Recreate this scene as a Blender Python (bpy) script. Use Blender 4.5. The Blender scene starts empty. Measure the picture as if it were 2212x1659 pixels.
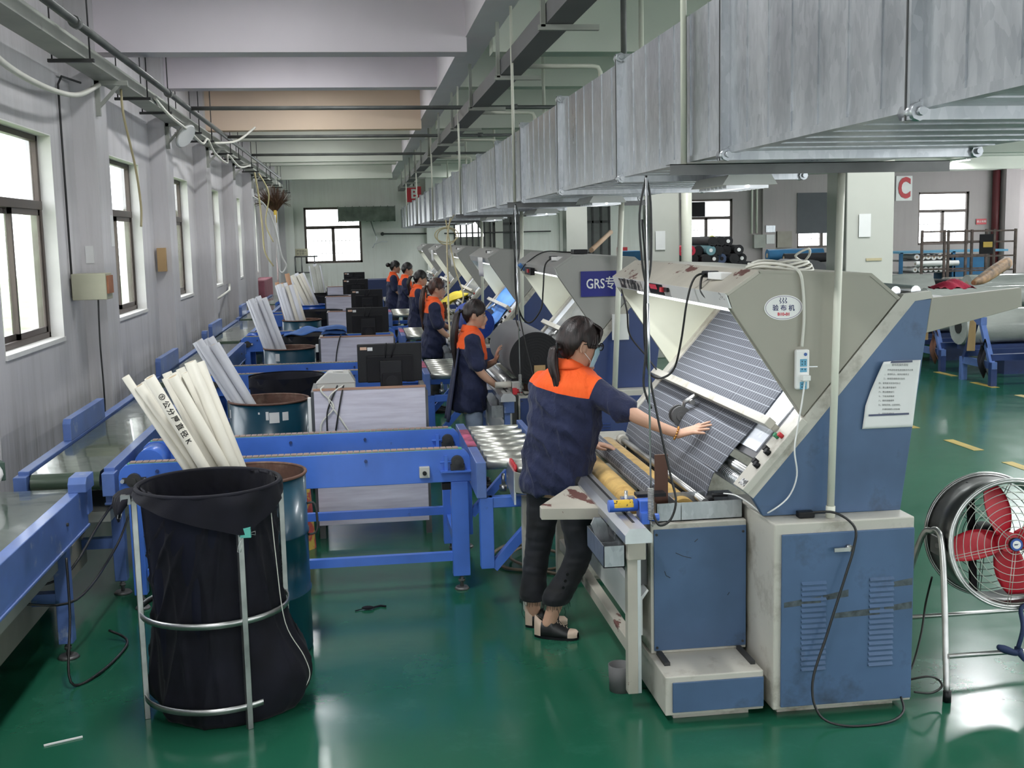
import bpy, bmesh, math, random
from math import sin, cos, pi, radians
from mathutils import Vector, Matrix, noise
random.seed(7)
SC = bpy.context.scene
COL = SC.collection

# ------------------------------------------------------------------ camera
F = 2480.0; YAW, PIT, ROLL = 0.13026444, 0.12967886, 0.02213187
cam_d = bpy.data.cameras.new('camera'); cam = bpy.data.objects.new('camera', cam_d); COL.objects.link(cam)
cam_d.sensor_width = 36.0; cam_d.lens = F / 2212 * 36.0; cam_d.clip_start = .05; cam_d.clip_end = 500
fw = Vector((sin(YAW) * cos(PIT), cos(YAW) * cos(PIT), -sin(PIT)))
rt = Vector((cos(YAW), -sin(YAW), 0)); dn = fw.cross(rt)
r2 = rt * cos(ROLL) + dn * sin(ROLL); d2 = -rt * sin(ROLL) + dn * cos(ROLL)
cam.matrix_world = Matrix(((r2.x, -d2.x, -fw.x, 0), (r2.y, -d2.y, -fw.y, 0), (r2.z, -d2.z, -fw.z, 2.05), (0, 0, 0, 1)))
SC.camera = cam

# ------------------------------------------------------------------ light
SC.view_settings.view_transform = 'Standard'; SC.view_settings.look = 'None'
SC.view_settings.exposure = 0.0; SC.view_settings.gamma = 1.0; SC.view_settings.use_curve_mapping = False
W = bpy.data.worlds.new('overcast_sky'); SC.world = W; W.use_nodes = True
bgn = W.node_tree.nodes['Background']; bgn.inputs[0].default_value = (.93, .97, 1.0, 1); bgn.inputs[1].default_value = 7.0
SC.cycles.max_bounces = 7; SC.cycles.diffuse_bounces = 4; SC.cycles.glossy_bounces = 3; SC.cycles.transmission_bounces = 4
SC.cycles.transparent_max_bounces = 6; SC.cycles.sample_clamp_indirect = 4.0; SC.cycles.use_denoising = True; SC.cycles.use_adaptive_sampling = True; SC.cycles.adaptive_threshold = .04
SC.cycles.caustics_reflective = False; SC.cycles.caustics_refractive = False
def area(name, loc, rot, sx, sy, power, col=(1, 1, 1), portal=False):
    l = bpy.data.lights.new(name, 'AREA'); l.shape = 'RECTANGLE'; l.size = sx; l.size_y = sy; l.energy = power; l.color = col
    o = bpy.data.objects.new(name, l); o.location = loc; o.rotation_euler = rot; COL.objects.link(o)
    if portal: l.cycles.is_portal = True
    return o

# ------------------------------------------------------------------ node helpers
def new_mat(name):
    m = bpy.data.materials.new(name); m.use_nodes = True; nt = m.node_tree
    return m, nt, nt.nodes['Principled BSDF']
def N(nt, typ, **kw):
    n = nt.nodes.new(typ)
    for k, v in kw.items():
        if k.startswith('i_'):
            key = k[2:]; key = int(key) if key.isdigit() else key.replace('_', ' ')
            n.inputs[key].default_value = v
        else: setattr(n, k, v)
    return n
def L(nt, a, b): nt.links.new(a, b)
def rgba(c): return (c[0], c[1], c[2], 1)
def coords(nt, scale=(1, 1, 1), kind='Object'):
    tc = N(nt, 'ShaderNodeTexCoord'); mp = N(nt, 'ShaderNodeMapping'); mp.inputs['Scale'].default_value = scale
    L(nt, tc.outputs[kind], mp.inputs['Vector']); return mp.outputs[0]
def noise_n(nt, vec, scale, detail=4, rough=.55):
    n = N(nt, 'ShaderNodeTexNoise', i_Scale=scale, i_Detail=detail, i_Roughness=rough); L(nt, vec, n.inputs['Vector']); return n.outputs['Fac']
def ramp(nt, fac, p0, p1, c0=(0, 0, 0), c1=(1, 1, 1)):
    r = N(nt, 'ShaderNodeValToRGB'); e = r.color_ramp.elements
    e[0].position = p0; e[0].color = rgba(c0); e[1].position = p1; e[1].color = rgba(c1); L(nt, fac, r.inputs[0]); return r.outputs[0]
def mix(nt, fac, a, b, mode='MIX'):
    m = N(nt, 'ShaderNodeMix', data_type='RGBA', blend_type=mode)
    for s, v in ((m.inputs[0], fac), (m.inputs[6], a), (m.inputs[7], b)):
        if hasattr(v, 'is_output'): L(nt, v, s)
        elif isinstance(v, (int, float)): s.default_value = v
        else: s.default_value = rgba(v)
    return m.outputs[2]
def math_n(nt, op, a, b=0.0, c=None):
    m = N(nt, 'ShaderNodeMath', operation=op)
    for i, v in enumerate((a, b) if c is None else (a, b, c)):
        if hasattr(v, 'is_output'): L(nt, v, m.inputs[i])
        else: m.inputs[i].default_value = v
    return m.outputs[0]
def bump(nt, bs, h, strength=.2, dist=.01):
    b = N(nt, 'ShaderNodeBump', i_Strength=strength, i_Distance=dist); L(nt, h, b.inputs['Height']); L(nt, b.outputs[0], bs.inputs['Normal'])

MATS = {}
def pm(name, col, rough=.5, metal=0.0, var=.08, vs=3.0, bmp=0.0, bs_=60, dirt=None, dt=(.6, .7), ds=2.5, st=(1, 1, 1), coat=0.0, spec=.5, vcol=None, kind='Object', dst=(1, 1, 1), trans=0, alpha=1, sheen=0):
    """procedural surface: base colour, slow tonal variation, optional dirt patches of another colour"""
    if name in MATS: return MATS[name]
    m, nt, b = new_mat(name); v = coords(nt, st, kind)
    n = noise_n(nt, v, vs)
    dk = vcol or tuple(c * (1 - var * 2.2) for c in col); lt = tuple(min(1, c * (1 + var)) for c in col)
    c = ramp(nt, n, .3, .7, dk, lt)
    if dirt:
        v2 = coords(nt, dst, kind); d = noise_n(nt, v2, ds, 6, .65); f = ramp(nt, d, dt[0], dt[1])
        c = mix(nt, f, c, dirt)
    L(nt, c, b.inputs['Base Color'])
    b.inputs['Metallic'].default_value = metal; b.inputs['Specular IOR Level'].default_value = spec
    rr = math_n(nt, 'MULTIPLY_ADD', n, .16, rough - .08); L(nt, rr, b.inputs['Roughness'])
    b.inputs['Coat Weight'].default_value = coat; b.inputs['Coat Roughness'].default_value = .12
    if trans: b.inputs['Transmission Weight'].default_value = trans
    if alpha < 1: b.inputs['Alpha'].default_value = alpha
    if sheen: b.inputs['Sheen Weight'].default_value = sheen
    if bmp: bump(nt, b, noise_n(nt, v, bs_, 3), bmp, .004)
    MATS[name] = m; return m
def emit(name, col, s):
    m, nt, b = new_mat(name); b.inputs['Base Color'].default_value = rgba(col)
    b.inputs['Emission Color'].default_value = rgba(col); b.inputs['Emission Strength'].default_value = s; MATS[name] = m; return m

# --- room
def mk_floor():
    m, nt, b = new_mat('green_epoxy_floor'); v = coords(nt)
    n1 = noise_n(nt, v, .55, 5); n2 = noise_n(nt, v, 2.6, 6, .7); n3 = noise_n(nt, v, 30, 3)
    c = ramp(nt, n1, .3, .72, (.010, .082, .046), (.017, .108, .062))
    c = mix(nt, math_n(nt, 'MULTIPLY', ramp(nt, n2, .55, .75), .35), c, (.045, .17, .12))
    # scuffs: thin stretched scratches in two directions
    sc = None
    for rz, s in ((.5, 1), (-.7, 2), (1.3, 3)):
        tc = N(nt, 'ShaderNodeTexCoord'); mp = N(nt, 'ShaderNodeMapping'); mp.inputs['Rotation'].default_value = (0, 0, rz); mp.inputs['Scale'].default_value = (1.2, 22, 1); mp.inputs['Location'].default_value = (s * 3.1, s, 0)
        L(nt, tc.outputs['Object'], mp.inputs['Vector'])
        q = ramp(nt, noise_n(nt, mp.outputs[0], 2.0, 8, .75), .66, .72)
        sc = q if sc is None else mix(nt, 1.0, sc, q, 'ADD')
    sc = mix(nt, 1.0, sc, ramp(nt, n2, .45, .62), 'MULTIPLY')
    c = mix(nt, math_n(nt, 'MULTIPLY', sc, .45), c, (.20, .32, .26))
    L(nt, c, b.inputs['Base Color'])
    L(nt, math_n(nt, 'MULTIPLY_ADD', n2, .22, .07), b.inputs['Roughness']); b.inputs['Specular IOR Level'].default_value = .42
    bump(nt, b, noise_n(nt, v, 5.5, 3), .05, .012)
    MATS['floor'] = m
mk_floor()
def mk_wall(name, base, stain):
    m, nt, b = new_mat(name)
    n1 = noise_n(nt, coords(nt), .5, 5); c = ramp(nt, n1, .3, .7, tuple(x * .86 for x in base), base)
    st = noise_n(nt, coords(nt, (5, 5, .35)), 1.6, 7, .7)              # vertical runs of dirt
    zz = N(nt, 'ShaderNodeSeparateXYZ'); L(nt, coords(nt), zz.inputs[0])
    low = ramp(nt, zz.outputs[2], .6, 2.2, (1, 1, 1), (.3, .3, .3))
    f = math_n(nt, 'MULTIPLY', ramp(nt, st, .45, .78), low); f = math_n(nt, 'MULTIPLY', f, .95)
    c = mix(nt, f, c, stain)
    sp = ramp(nt, noise_n(nt, coords(nt), 6, 6, .75), .66, .74); c = mix(nt, math_n(nt, 'MULTIPLY', sp, .3), c, tuple(x * .5 for x in stain))
    L(nt, c, b.inputs['Base Color']); b.inputs['Roughness'].default_value = .8; b.inputs['Specular IOR Level'].default_value = .25
    bump(nt, b, noise_n(nt, coords(nt), 14, 5), .15, .01); MATS[name] = m; return m
WALL = mk_wall('stained_white_plaster', (.66, .64, .65), (.26, .245, .22))
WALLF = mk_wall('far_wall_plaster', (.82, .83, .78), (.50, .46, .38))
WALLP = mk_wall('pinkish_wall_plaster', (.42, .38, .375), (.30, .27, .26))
CEIL = pm('ceiling_plaster', (.84, .775, .825), .85, var=.05, vs=.6, spec=.2)
CEILG = pm('greenish_ceiling_plaster', (.66, .68, .60), .85, var=.05, vs=.6, spec=.2)
COLM = pm('column_plaster', (.50, .505, .46), .8, var=.04, vs=1.0, spec=.25, dirt=(.5, .48, .42), dt=(.68, .8), ds=3)
# --- metals and paints
BLUE = pm('blue_conveyor_paint', (.060, .165, .60), .36, var=.07, vs=4, coat=.25, dirt=(.03, .06, .18), dt=(.66, .74), ds=5)
BLUED = pm('worn_blue_conveyor_paint', (.10, .17, .42), .38, var=.12, vs=5, coat=.2, dirt=(.30, .34, .42), dt=(.6, .72), ds=7)
NAVY = pm('dark_blue_paint', (.024, .047, .155), .4, var=.1, dirt=(.015, .02, .05), dt=(.6, .75), ds=3)
STEELB = pm('steel_blue_panel_paint', (.072, .128, .235), .42, var=.14, vs=1.6, dirt=(.028, .035, .045), dt=(.56, .78), ds=3.2, bmp=.02)
CREAM = pm('cream_machine_paint', (.52, .50, .44), .45, var=.05, vs=2, dirt=(.22, .19, .145), dt=(.52, .74), ds=5)
OLIVE = pm('beige_grey_hood_paint', (.34, .325, .27), .48, var=.06, vs=1.3, dirt=(.24, .21, .16), dt=(.66, .8), ds=3)
GREYH = pm('grey_hood_paint', (.31, .305, .285), .5, var=.05, vs=1.4, dirt=(.2, .19, .17), dt=(.66, .8), ds=3)
CHIP = pm('chipped_cream_paint', (.46, .43, .365), .5, var=.08, vs=3, dirt=(.13, .055, .045), dt=(.60, .615), ds=4.5, dst=(1, .45, 1))
PEEL = pm('peeling_white_paint', (.66, .67, .65), .45, var=.05, vs=2, dirt=(.20, .19, .18), dt=(.60, .62), ds=3, dst=(1, .7, 2))
ALU = pm('brushed_aluminium', (.72, .73, .75), .3, metal=.9, var=.12, vs=4, st=(1, .05, 1))
STEEL = pm('worn_steel', (.50, .50, .49), .32, metal=.9, var=.2, vs=5)
ROLL = pm('zinc_roller_steel', (.62, .62, .56), .33, metal=.8, var=.15, vs=8)
DSTEEL = pm('dull_dark_steel', (.16, .16, .16), .5, metal=.6, var=.2)
def mk_galv():
    m, nt, b = new_mat('galvanised_sheet'); v = coords(nt, (1, 1, .45))
    vo = N(nt, 'ShaderNodeTexVoronoi', i_Scale=55.0); L(nt, v, vo.inputs['Vector'])
    n = noise_n(nt, coords(nt, (1, 1, .3)), 3.0, 6, .65)
    c = mix(nt, .35, ramp(nt, n, .3, .7, (.27, .29, .31), (.55, .56, .58)), ramp(nt, vo.outputs['Color'], 0, 1, (.25, .27, .29), (.58, .60, .62)))
    L(nt, c, b.inputs['Base Color']); b.inputs['Metallic'].default_value = .82
    L(nt, math_n(nt, 'MULTIPLY_ADD', n, .3, .17), b.inputs['Roughness']); bump(nt, b, noise_n(nt, coords(nt, (1, 1, .35)), 2.2, 3), .35, .04)
    MATS['galv'] = m; return m
GALV = mk_galv()
TRAYG = pm('pale_green_tray_paint', (.36, .37, .33), .6, var=.1, vs=2, dirt=(.2, .19, .17), dt=(.62, .75))
TRAYD = pm('dark_grey_tray_paint', (.16, .155, .16), .5, var=.1, vs=2)
IRON = pm('dark_iron', (.05, .05, .05), .6, metal=.3, var=.2)
PVC = pm('off_white_pvc', (.70, .70, .60), .42, var=.03)
BLACK = pm('black_plastic', (.006, .006, .008), .42, var=.2, spec=.3)
BLACKM = pm('matt_black_plastic', (.007, .007, .009), .6, var=.2, spec=.25)
GREYP = pm('light_grey_plastic', (.50, .50, .47), .45, var=.04)
WHITEP = pm('white_plastic', (.78, .78, .76), .4, var=.03)
WHITEG = pm('white_acrylic_light_panel', (.78, .82, .90), .25, var=.02)
PAPER = pm('white_paper', (.72, .72, .71), .8, var=.03)
CARD = pm('brown_card', (.50, .33, .16), .8, var=.06)
WIRE = pm('black_cable', (.012, .012, .012), .45, var=.1)
WIREW = pm('white_cable', (.66, .65, .58), .5, var=.05)
WIREY = pm('yellowish_cable', (.55, .47, .27), .5, var=.05)
RED = pm('red_paint', (.50, .02, .03), .45, var=.05)
REDF = pm('red_fan_plastic', (.52, .018, .035), .35, var=.05)
YEL = pm('yellow_paint', (.62, .42, .06), .5, var=.1)
LINEY = pm('yellow_floor_line', (.45, .33, .08), .4, var=.2, dirt=(.02, .10, .06), dt=(.62, .66), ds=12)
TUBE = pm('white_cardboard_tube', (.58, .555, .48), .6, var=.05, vs=2, bmp=.06, bs_=12)
TUBEB = pm('bluish_white_cardboard_tube', (.56, .57, .61), .55, var=.05, vs=2)
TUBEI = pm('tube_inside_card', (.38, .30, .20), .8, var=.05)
TEAL = pm('teal_drum_paint', (.003, .045, .078), .3, var=.12, vs=3, coat=.25, dirt=(.003, .03, .05), dt=(.68, .8))
TEALB = pm('blue_drum_paint', (.01, .07, .36), .35, var=.1)
RUST = pm('rusty_drum_inside', (.14, .07, .05), .75, var=.25, vs=7, dirt=(.28, .20, .15), dt=(.55, .8), ds=5)
BAG = pm('black_cloth', (.0075, .0075, .013), .75, var=.25, vs=6, bmp=.12, bs_=250, spec=.2, sheen=.03)
BAGB = pm('navy_cloth_lining', (.007, .008, .018), .75, var=.2, vs=6, bmp=.1, bs_=200, spec=.2)
CLOTHB = pm('blue_cloth', (.035, .11, .33), .8, var=.2, vs=5)
VELV = pm('yellow_velour', (.62, .40, .13), .85, var=.12, vs=12, bmp=.2, bs_=120, dirt=(.42, .24, .07), dt=(.56, .75), ds=9, sheen=.2)
BROWN = pm('brown_painted_plate', (.09, .035, .02), .5, var=.15)
TOOLB = pm('bright_blue_tool_plastic', (.06, .16, .62), .35, var=.05)
SKIN = pm('skin', (.56, .33, .23), .5, var=.06, vs=9, spec=.35)
HAIR = pm('dark_brown_hair', (.022, .012, .011), .42, var=.5, vs=3, st=(18, 18, 3), bmp=.5, bs_=9)
HAIRB = pm('black_hair', (.010, .008, .008), .42, var=.5, vs=3, st=(18, 18, 3), bmp=.3, bs_=6)
HAIRR = pm('reddish_brown_hair', (.07, .028, .018), .45, var=.5, vs=3, st=(18, 18, 3), bmp=.3, bs_=6)
PANTS = pm('black_denim', (.010, .011, .017), .75, var=.5, vs=5, bmp=.2, bs_=40, sheen=.05)
JEAN = pm('light_denim', (.30, .36, .48), .8, var=.15)
SHOEB = pm('black_shoe_leather', (.010, .010, .011), .5, var=.2)
SHOEC = pm('beige_shoe_leather', (.52, .40, .31), .6, var=.06)
MASK = pm('pale_blue_mask_cloth', (.42, .66, .74), .8, var=.03)
GOLD = pm('gold_beads', (.55, .28, .08), .3, metal=.8)
LENS = pm('clear_lens', (.8, .8, .8), .05, trans=.9, alpha=.35)
GLASS = pm('window_glass', (.9, .95, .95), .03, trans=1.0, alpha=.22)
ALUF = pm('bronze_window_frame', (.085, .065, .055), .45, metal=.2, var=.15)
DOORM = pm('dark_metal_door', (.10, .105, .10), .5, var=.1)
WRAP = pm('plastic_wrapped_fabric', (.42, .44, .41), .2, var=.07, vs=5, bmp=.9, bs_=22, st=(.35, 1, 1), coat=.7)
BLACKR = pm('black_fabric_roll', (.010, .010, .012), .8, var=.2)
GREYR = pm('dark_grey_fabric', (.085, .085, .092), .85, var=.06, vs=4, sheen=.1)
SCREEN = pm('dark_glass_table', (.16, .165, .17), .25, var=.1, vs=3)
DARKT = pm('dark_steel_table', (.13, .13, .14), .32, metal=.5, var=.2, vs=4)
WOODT = pm('reddish_wood_edge', (.42, .24, .16), .6, var=.1)
FLAGR = pm('red_cloth', (.45, .02, .06), .8, var=.1)
TEALC = pm('blue_canvas', (.02, .12, .25), .7, var=.15)
def mk_lam():
    m, nt, b = new_mat('lilac_white_wood_laminate')
    n = noise_n(nt, coords(nt, (1.2, 1, 14)), 2.2, 5, .6)
    c = ramp(nt, n, .35, .62, (.50, .47, .54), (.62, .60, .67)); L(nt, c, b.inputs['Base Color']); b.inputs['Roughness'].default_value = .4
    MATS['lam'] = m; return m
LAM = mk_lam()
def mk_belt():
    m, nt, b = new_mat('dark_green_pvc_belt'); n = noise_n(nt, coords(nt), 3, 4)
    L(nt, ramp(nt, n, .3, .7, (.035, .060, .040), (.06, .085, .062)), b.inputs['Base Color'])
    L(nt, math_n(nt, 'MULTIPLY_ADD', n, .2, .06), b.inputs['Roughness']); b.inputs['Coat Weight'].default_value = .4
    bump(nt, b, noise_n(nt, coords(nt), 3.5, 2), .25, .03); MATS['belt'] = m; return m
BELT = mk_belt()
def stripe(nt, x, n, w):
    f = math_n(nt, 'FRACT', math_n(nt, 'MULTIPLY', x, n)); d = math_n(nt, 'ABSOLUTE', math_n(nt, 'SUBTRACT', f, .5))
    return math_n(nt, 'LESS_THAN', d, w / 2)
def mk_plaid():
    m, nt, b = new_mat('grey_plaid_fabric'); tc = N(nt, 'ShaderNodeTexCoord'); s = N(nt, 'ShaderNodeSeparateXYZ'); L(nt, tc.outputs['UV'], s.inputs[0])
    base = ramp(nt, noise_n(nt, coords(nt, (1, 1, 1)), 300, 2), .3, .7, (.042, .046, .062), (.068, .074, .092))
    l1 = stripe(nt, s.outputs[0], 1 / .030, .085); l2 = stripe(nt, s.outputs[1], 1 / .042, .07)
    l3 = stripe(nt, s.outputs[0], 1 / .010, .22)
    c = mix(nt, math_n(nt, 'MULTIPLY', l3, .22), base, (.17, .18, .20))
    c = mix(nt, math_n(nt, 'MULTIPLY', math_n(nt, 'MAXIMUM', l1, l2), .8), c, (.42, .45, .50))
    L(nt, c, b.inputs['Base Color']); b.inputs['Roughness'].default_value = .85; b.inputs['Sheen Weight'].default_value = .1
    MATS['plaid'] = m; return m
PLAID = mk_plaid()
def mk_shirt(navy=(.014, .019, .055)):
    m, nt, b = new_mat('orange_and_navy_work_shirt'); at = N(nt, 'ShaderNodeAttribute', attribute_name='yoke')
    f = math_n(nt, 'GREATER_THAN', at.outputs['Fac'], 0.0)
    n = noise_n(nt, coords(nt), 9, 4)
    c = mix(nt, f, ramp(nt, n, .3, .7, tuple(x * .8 for x in navy), tuple(x * 1.25 for x in navy)), ramp(nt, n, .3, .7, (.85, .095, .012), (.95, .13, .02)))
    L(nt, c, b.inputs['Base Color']); b.inputs['Roughness'].default_value = .75; b.inputs['Sheen Weight'].default_value = .1; b.inputs['Specular IOR Level'].default_value = .3
    rg = math_n(nt, 'ABSOLUTE', math_n(nt, 'SUBTRACT', noise_n(nt, coords(nt, (1, 1, .6)), 9, 5, .6), .5)); rg = math_n(nt, 'POWER', math_n(nt, 'SUBTRACT', 1.0, math_n(nt, 'MULTIPLY', rg, 2.0)), 4.0)
    bump(nt, b, rg, .45, .010); MATS['shirt'] = m; return m
SHIRT = mk_shirt()

# ------------------------------------------------------------------ mesh building
class MB:
    """collects faces, then links them as ONE mesh object; coordinates are world ones minus the origin o"""
    def __init__(s, o=(0, 0, 0)): s.v = []; s.f = []; s.m = []; s.uv = {}; s.sm = []; s.o = Vector(o); s.mi = 0; s.smooth = False
    def mat(s, i): s.mi = i; return s
    def face(s, idx, uv=None, sm=None):
        s.f.append(idx); s.m.append(s.mi); s.sm.append(s.smooth if sm is None else sm)
        if uv: s.uv[len(s.f) - 1] = uv
    def verts(s, pts): b = len(s.v); s.v += [Vector(p) - s.o for p in pts]; return b
    def box(s, a, c, rz=0, piv=None):
        x0, y0, z0 = a; x1, y1, z1 = c; P = [(x, y, z) for z in (z0, z1) for y in (y0, y1) for x in (x0, x1)]
        if rz:
            px, py = piv or ((x0 + x1) / 2, (y0 + y1) / 2)
            P = [(px + (x - px) * cos(rz) - (y - py) * sin(rz), py + (x - px) * sin(rz) + (y - py) * cos(rz), z) for x, y, z in P]
        b = s.verts(P)
        for q in ((0, 2, 3, 1), (4, 5, 7, 6), (0, 1, 5, 4), (2, 6, 7, 3), (0, 4, 6, 2), (1, 3, 7, 5)): s.face([b + i for i in q], sm=False)
        return s
    def beam(s, p, q, w, h, up=(0, 0, 1)):
        """box bar from p to q, w across, h along up"""
        p = Vector(p); q = Vector(q); d = (q - p).normalized(); u = Vector(up); sd = d.cross(u)
        if sd.length < 1e-4: sd = d.cross(Vector((1, 0, 0)))
        sd.normalize(); u = sd.cross(d).normalized(); P = []
        for e in (p, q):
            for a, c in ((-1, -1), (1, -1), (1, 1), (-1, 1)): P.append(e + sd * w / 2 * a + u * h / 2 * c)
        b = s.verts(P)
        for k in range(4): j = (k + 1) % 4; s.face([b + k, b + j, b + 4 + j, b + 4 + k], sm=False)
        s.face([b + 3, b + 2, b + 1, b], sm=False); s.face([b + 4, b + 5, b + 6, b + 7], sm=False); return s
    def prism(s, poly, y0, y1, plane='xz'):
        """2D outline pushed along the third axis"""
        def P(a, c, t): return (a, t, c) if plane == 'xz' else ((t, a, c) if plane == 'yz' else (a, c, t))
        n = len(poly); b = s.verts([P(a, c, y0) for a, c in poly] + [P(a, c, y1) for a, c in poly])
        s.face([b + i for i in range(n)], sm=False); s.face([b + n + i for i in reversed(range(n))], sm=False)
        for i in range(n): j = (i + 1) % n; s.face([b + i, b + n + i, b + n + j, b + j], sm=False)
        return s
    def cyl(s, p, q, r, r2=None, n=16, caps=True, hole=0.0):
        p = Vector(p); q = Vector(q); r2 = r if r2 is None else r2; d = (q - p).normalized()
        a = d.orthogonal().normalized(); c = d.cross(a)
        ring = lambda e, rr: [e + (a * cos(2 * pi * k / n) + c * sin(2 * pi * k / n)) * rr for k in range(n)]
        b = s.verts(ring(p, r) + ring(q, r2))
        for k in range(n): j = (k + 1) % n; s.face([b + k, b + j, b + n + j, b + n + k], sm=True)
        if hole:
            h = s.verts(ring(p, hole) + ring(q, hole))
            for k in range(n):
                j = (k + 1) % n
                s.face([h + k, h + n + k, h + n + j, h + j], sm=True); s.face([b + j, b + k, h + k, h + j], sm=False); s.face([b + n + k, b + n + j, h + n + j, h + n + k], sm=False)
        elif caps:
            s.face([b + k for k in reversed(range(n))], sm=False); s.face([b + n + k for k in range(n)], sm=False)
        return s
    def tube(s, pts, r, n=8, closed=False, caps=True):
        pts = [Vector(p) for p in pts]; m = len(pts); rr = r if isinstance(r, (list, tuple)) else [r] * m
        prev = None; b = len(s.v); R = []
        for i, p in enumerate(pts):
            if closed: d = pts[(i + 1) % m] - pts[i - 1]
            else: d = pts[min(i + 1, m - 1)] - pts[max(i - 1, 0)]
            if d.length < 1e-9: d = Vector((0, 0, 1))
            d.normalize()
            a = d.orthogonal().normalized() if prev is None else (prev - d * prev.dot(d))
            if a.length < 1e-5: a = d.orthogonal()
            a.normalize(); prev = a; c = d.cross(a)
            R += [p + (a * cos(2 * pi * k / n) + c * sin(2 * pi * k / n)) * rr[i] for k in range(n)]
        s.verts(R)
        for i in range(m if closed else m - 1):
            i2 = (i + 1) % m
            for k in range(n): j = (k + 1) % n; s.face([b + i * n + k, b + i * n + j, b + i2 * n + j, b + i2 * n + k], sm=True)
        if caps and not closed:
            s.face([b + k for k in reversed(range(n))], sm=False); s.face([b + (m - 1) * n + k for k in range(n)], sm=False)
        return s
    def lathe(s, prof, c=(0, 0), n=32, sm=True, a0=0, a1=2 * pi, wob=None):
        """profile of (r, z) turned about the vertical through c"""
        full = abs(a1 - a0 - 2 * pi) < 1e-6; k_ = n if full else n + 1; P = []
        for r, z in prof:
            for k in range(k_):
                a = a0 + (a1 - a0) * k / n; rr = r + (wob(a, z) if wob else 0); P.append((c[0] + rr * cos(a), c[1] + rr * sin(a), z))
        b = s.verts(P)
        for i in range(len(prof) - 1):
            for k in range(n): j = (k + 1) % k_ if full else k + 1; s.face([b + i * k_ + k, b + i * k_ + j, b + (i + 1) * k_ + j, b + (i + 1) * k_ + k], sm=sm)
        return s
    def ell(s, c, r, n=12, m=8, rot=None):
        c = Vector(c); P = []
        for i in range(m + 1):
            t = pi * i / m
            for k in range(n):
                v = Vector((r[0] * sin(t) * cos(2 * pi * k / n), r[1] * sin(t) * sin(2 * pi * k / n), r[2] * cos(t)))
                P.append(c + (rot @ v if rot else v))
        b = s.verts(P)
        for i in range(m):
            for k in range(n): j = (k + 1) % n; s.face([b + i * n + k, b + (i + 1) * n + k, b + (i + 1) * n + j, b + i * n + j], sm=True)
        return s
    def grid(s, fn, nu, nv, sm=True, uvfn=None):
        P = [fn(i / nu, j / nv) for j in range(nv + 1) for i in range(nu + 1)]; b = s.verts(P)
        for j in range(nv):
            for i in range(nu):
                q = [b + j * (nu + 1) + i, b + j * (nu + 1) + i + 1, b + (j + 1) * (nu + 1) + i + 1, b + (j + 1) * (nu + 1) + i]
                uv = [uvfn(a / nu, c / nv) for a, c in ((i, j), (i + 1, j), (i + 1, j + 1), (i, j + 1))] if uvfn else None
                s.face(q, uv, sm)
        return s
    def quad(s, a, b_, c, d): b = s.verts([a, b_, c, d]); s.face([b, b + 1, b + 2, b + 3], sm=False); return s
    def mesh(s, name, mats):
        me = bpy.data.meshes.new(name); me.from_pydata([tuple(v) for v in s.v], [], s.f)
        for m in (mats if isinstance(mats, (list, tuple)) else [mats]): me.materials.append(m)
        me.polygons.foreach_set('material_index', s.m); me.polygons.foreach_set('use_smooth', s.sm)
        if s.uv:
            ul = me.uv_layers.new(name='UVMap')
            for fi, uv in s.uv.items():
                for li, c in zip(me.polygons[fi].loop_indices, uv): ul.data[li].uv = c
        me.update(); return me
    def build(s, name, mats, parent=None, bevel=0, solid=0, rz=0):
        me = s.mesh(name, mats)
        bm = bmesh.new(); bm.from_mesh(me); bmesh.ops.remove_doubles(bm, verts=bm.verts, dist=1e-6); bmesh.ops.recalc_face_normals(bm, faces=bm.faces); bm.to_mesh(me); bm.free()
        o = bpy.data.objects.new(name, me); COL.objects.link(o); o.parent = parent
        if parent is None: o.location = s.o
        if solid: md = o.modifiers.new('thickness', 'SOLIDIFY'); md.thickness = solid; md.offset = 0
        if bevel: md = o.modifiers.new('bevel', 'BEVEL'); md.width = bevel; md.segments = 2; md.limit_method = 'ANGLE'; md.harden_normals = False
        return o
def tag(o, label=None, cat=None, group=None, kind=None):
    if label: o['label'] = label
    if cat: o['category'] = cat
    if group: o['group'] = group
    if kind: o['kind'] = kind
    return o
def thing(name, label, cat, loc, group=None, rz=0):
    o = bpy.data.objects.new(name, None); o.location = loc; o.rotation_euler.z = rz; o.empty_display_size = .1; COL.objects.link(o)
    return tag(o, label, cat, group)
def struct(name, mb, mats, **k): return tag(mb.build(name, mats, **k), kind='structure')
def base_name(n): return n.rsplit('.', 1)[0] if n[-3:].isdigit() else n
def copy_tree(o, parent=None):
    c = o.copy(); COL.objects.link(c)
    if parent is not None: c.parent = parent
    for ch in [x for x in bpy.data.objects if x.parent == o]: copy_tree(ch, c)
    return c
def place(proto, loc, label, rz=None, scale=None, group=None):
    c = copy_tree(proto); c.location = loc; c['label'] = label
    if group: c['group'] = group
    if rz is not None: c.rotation_euler.z = rz
    if scale: c.scale = scale if isinstance(scale, (tuple, list)) else (scale,) * 3
    return c
def spline(pts, k=6):
    """smooth path through points"""
    P = [Vector(p) for p in pts]; out = []
    for i in range(len(P) - 1):
        a = P[max(i - 1, 0)]; b = P[i]; c = P[i + 1]; d = P[min(i + 2, len(P) - 1)]
        for t in range(k):
            t = t / k; out.append(.5 * ((2 * b) + (c - a) * t + (2 * a - 5 * b + 4 * c - d) * t * t + (3 * b - a - 3 * c + d) * t ** 3))
    out.append(P[-1]); return out
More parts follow.
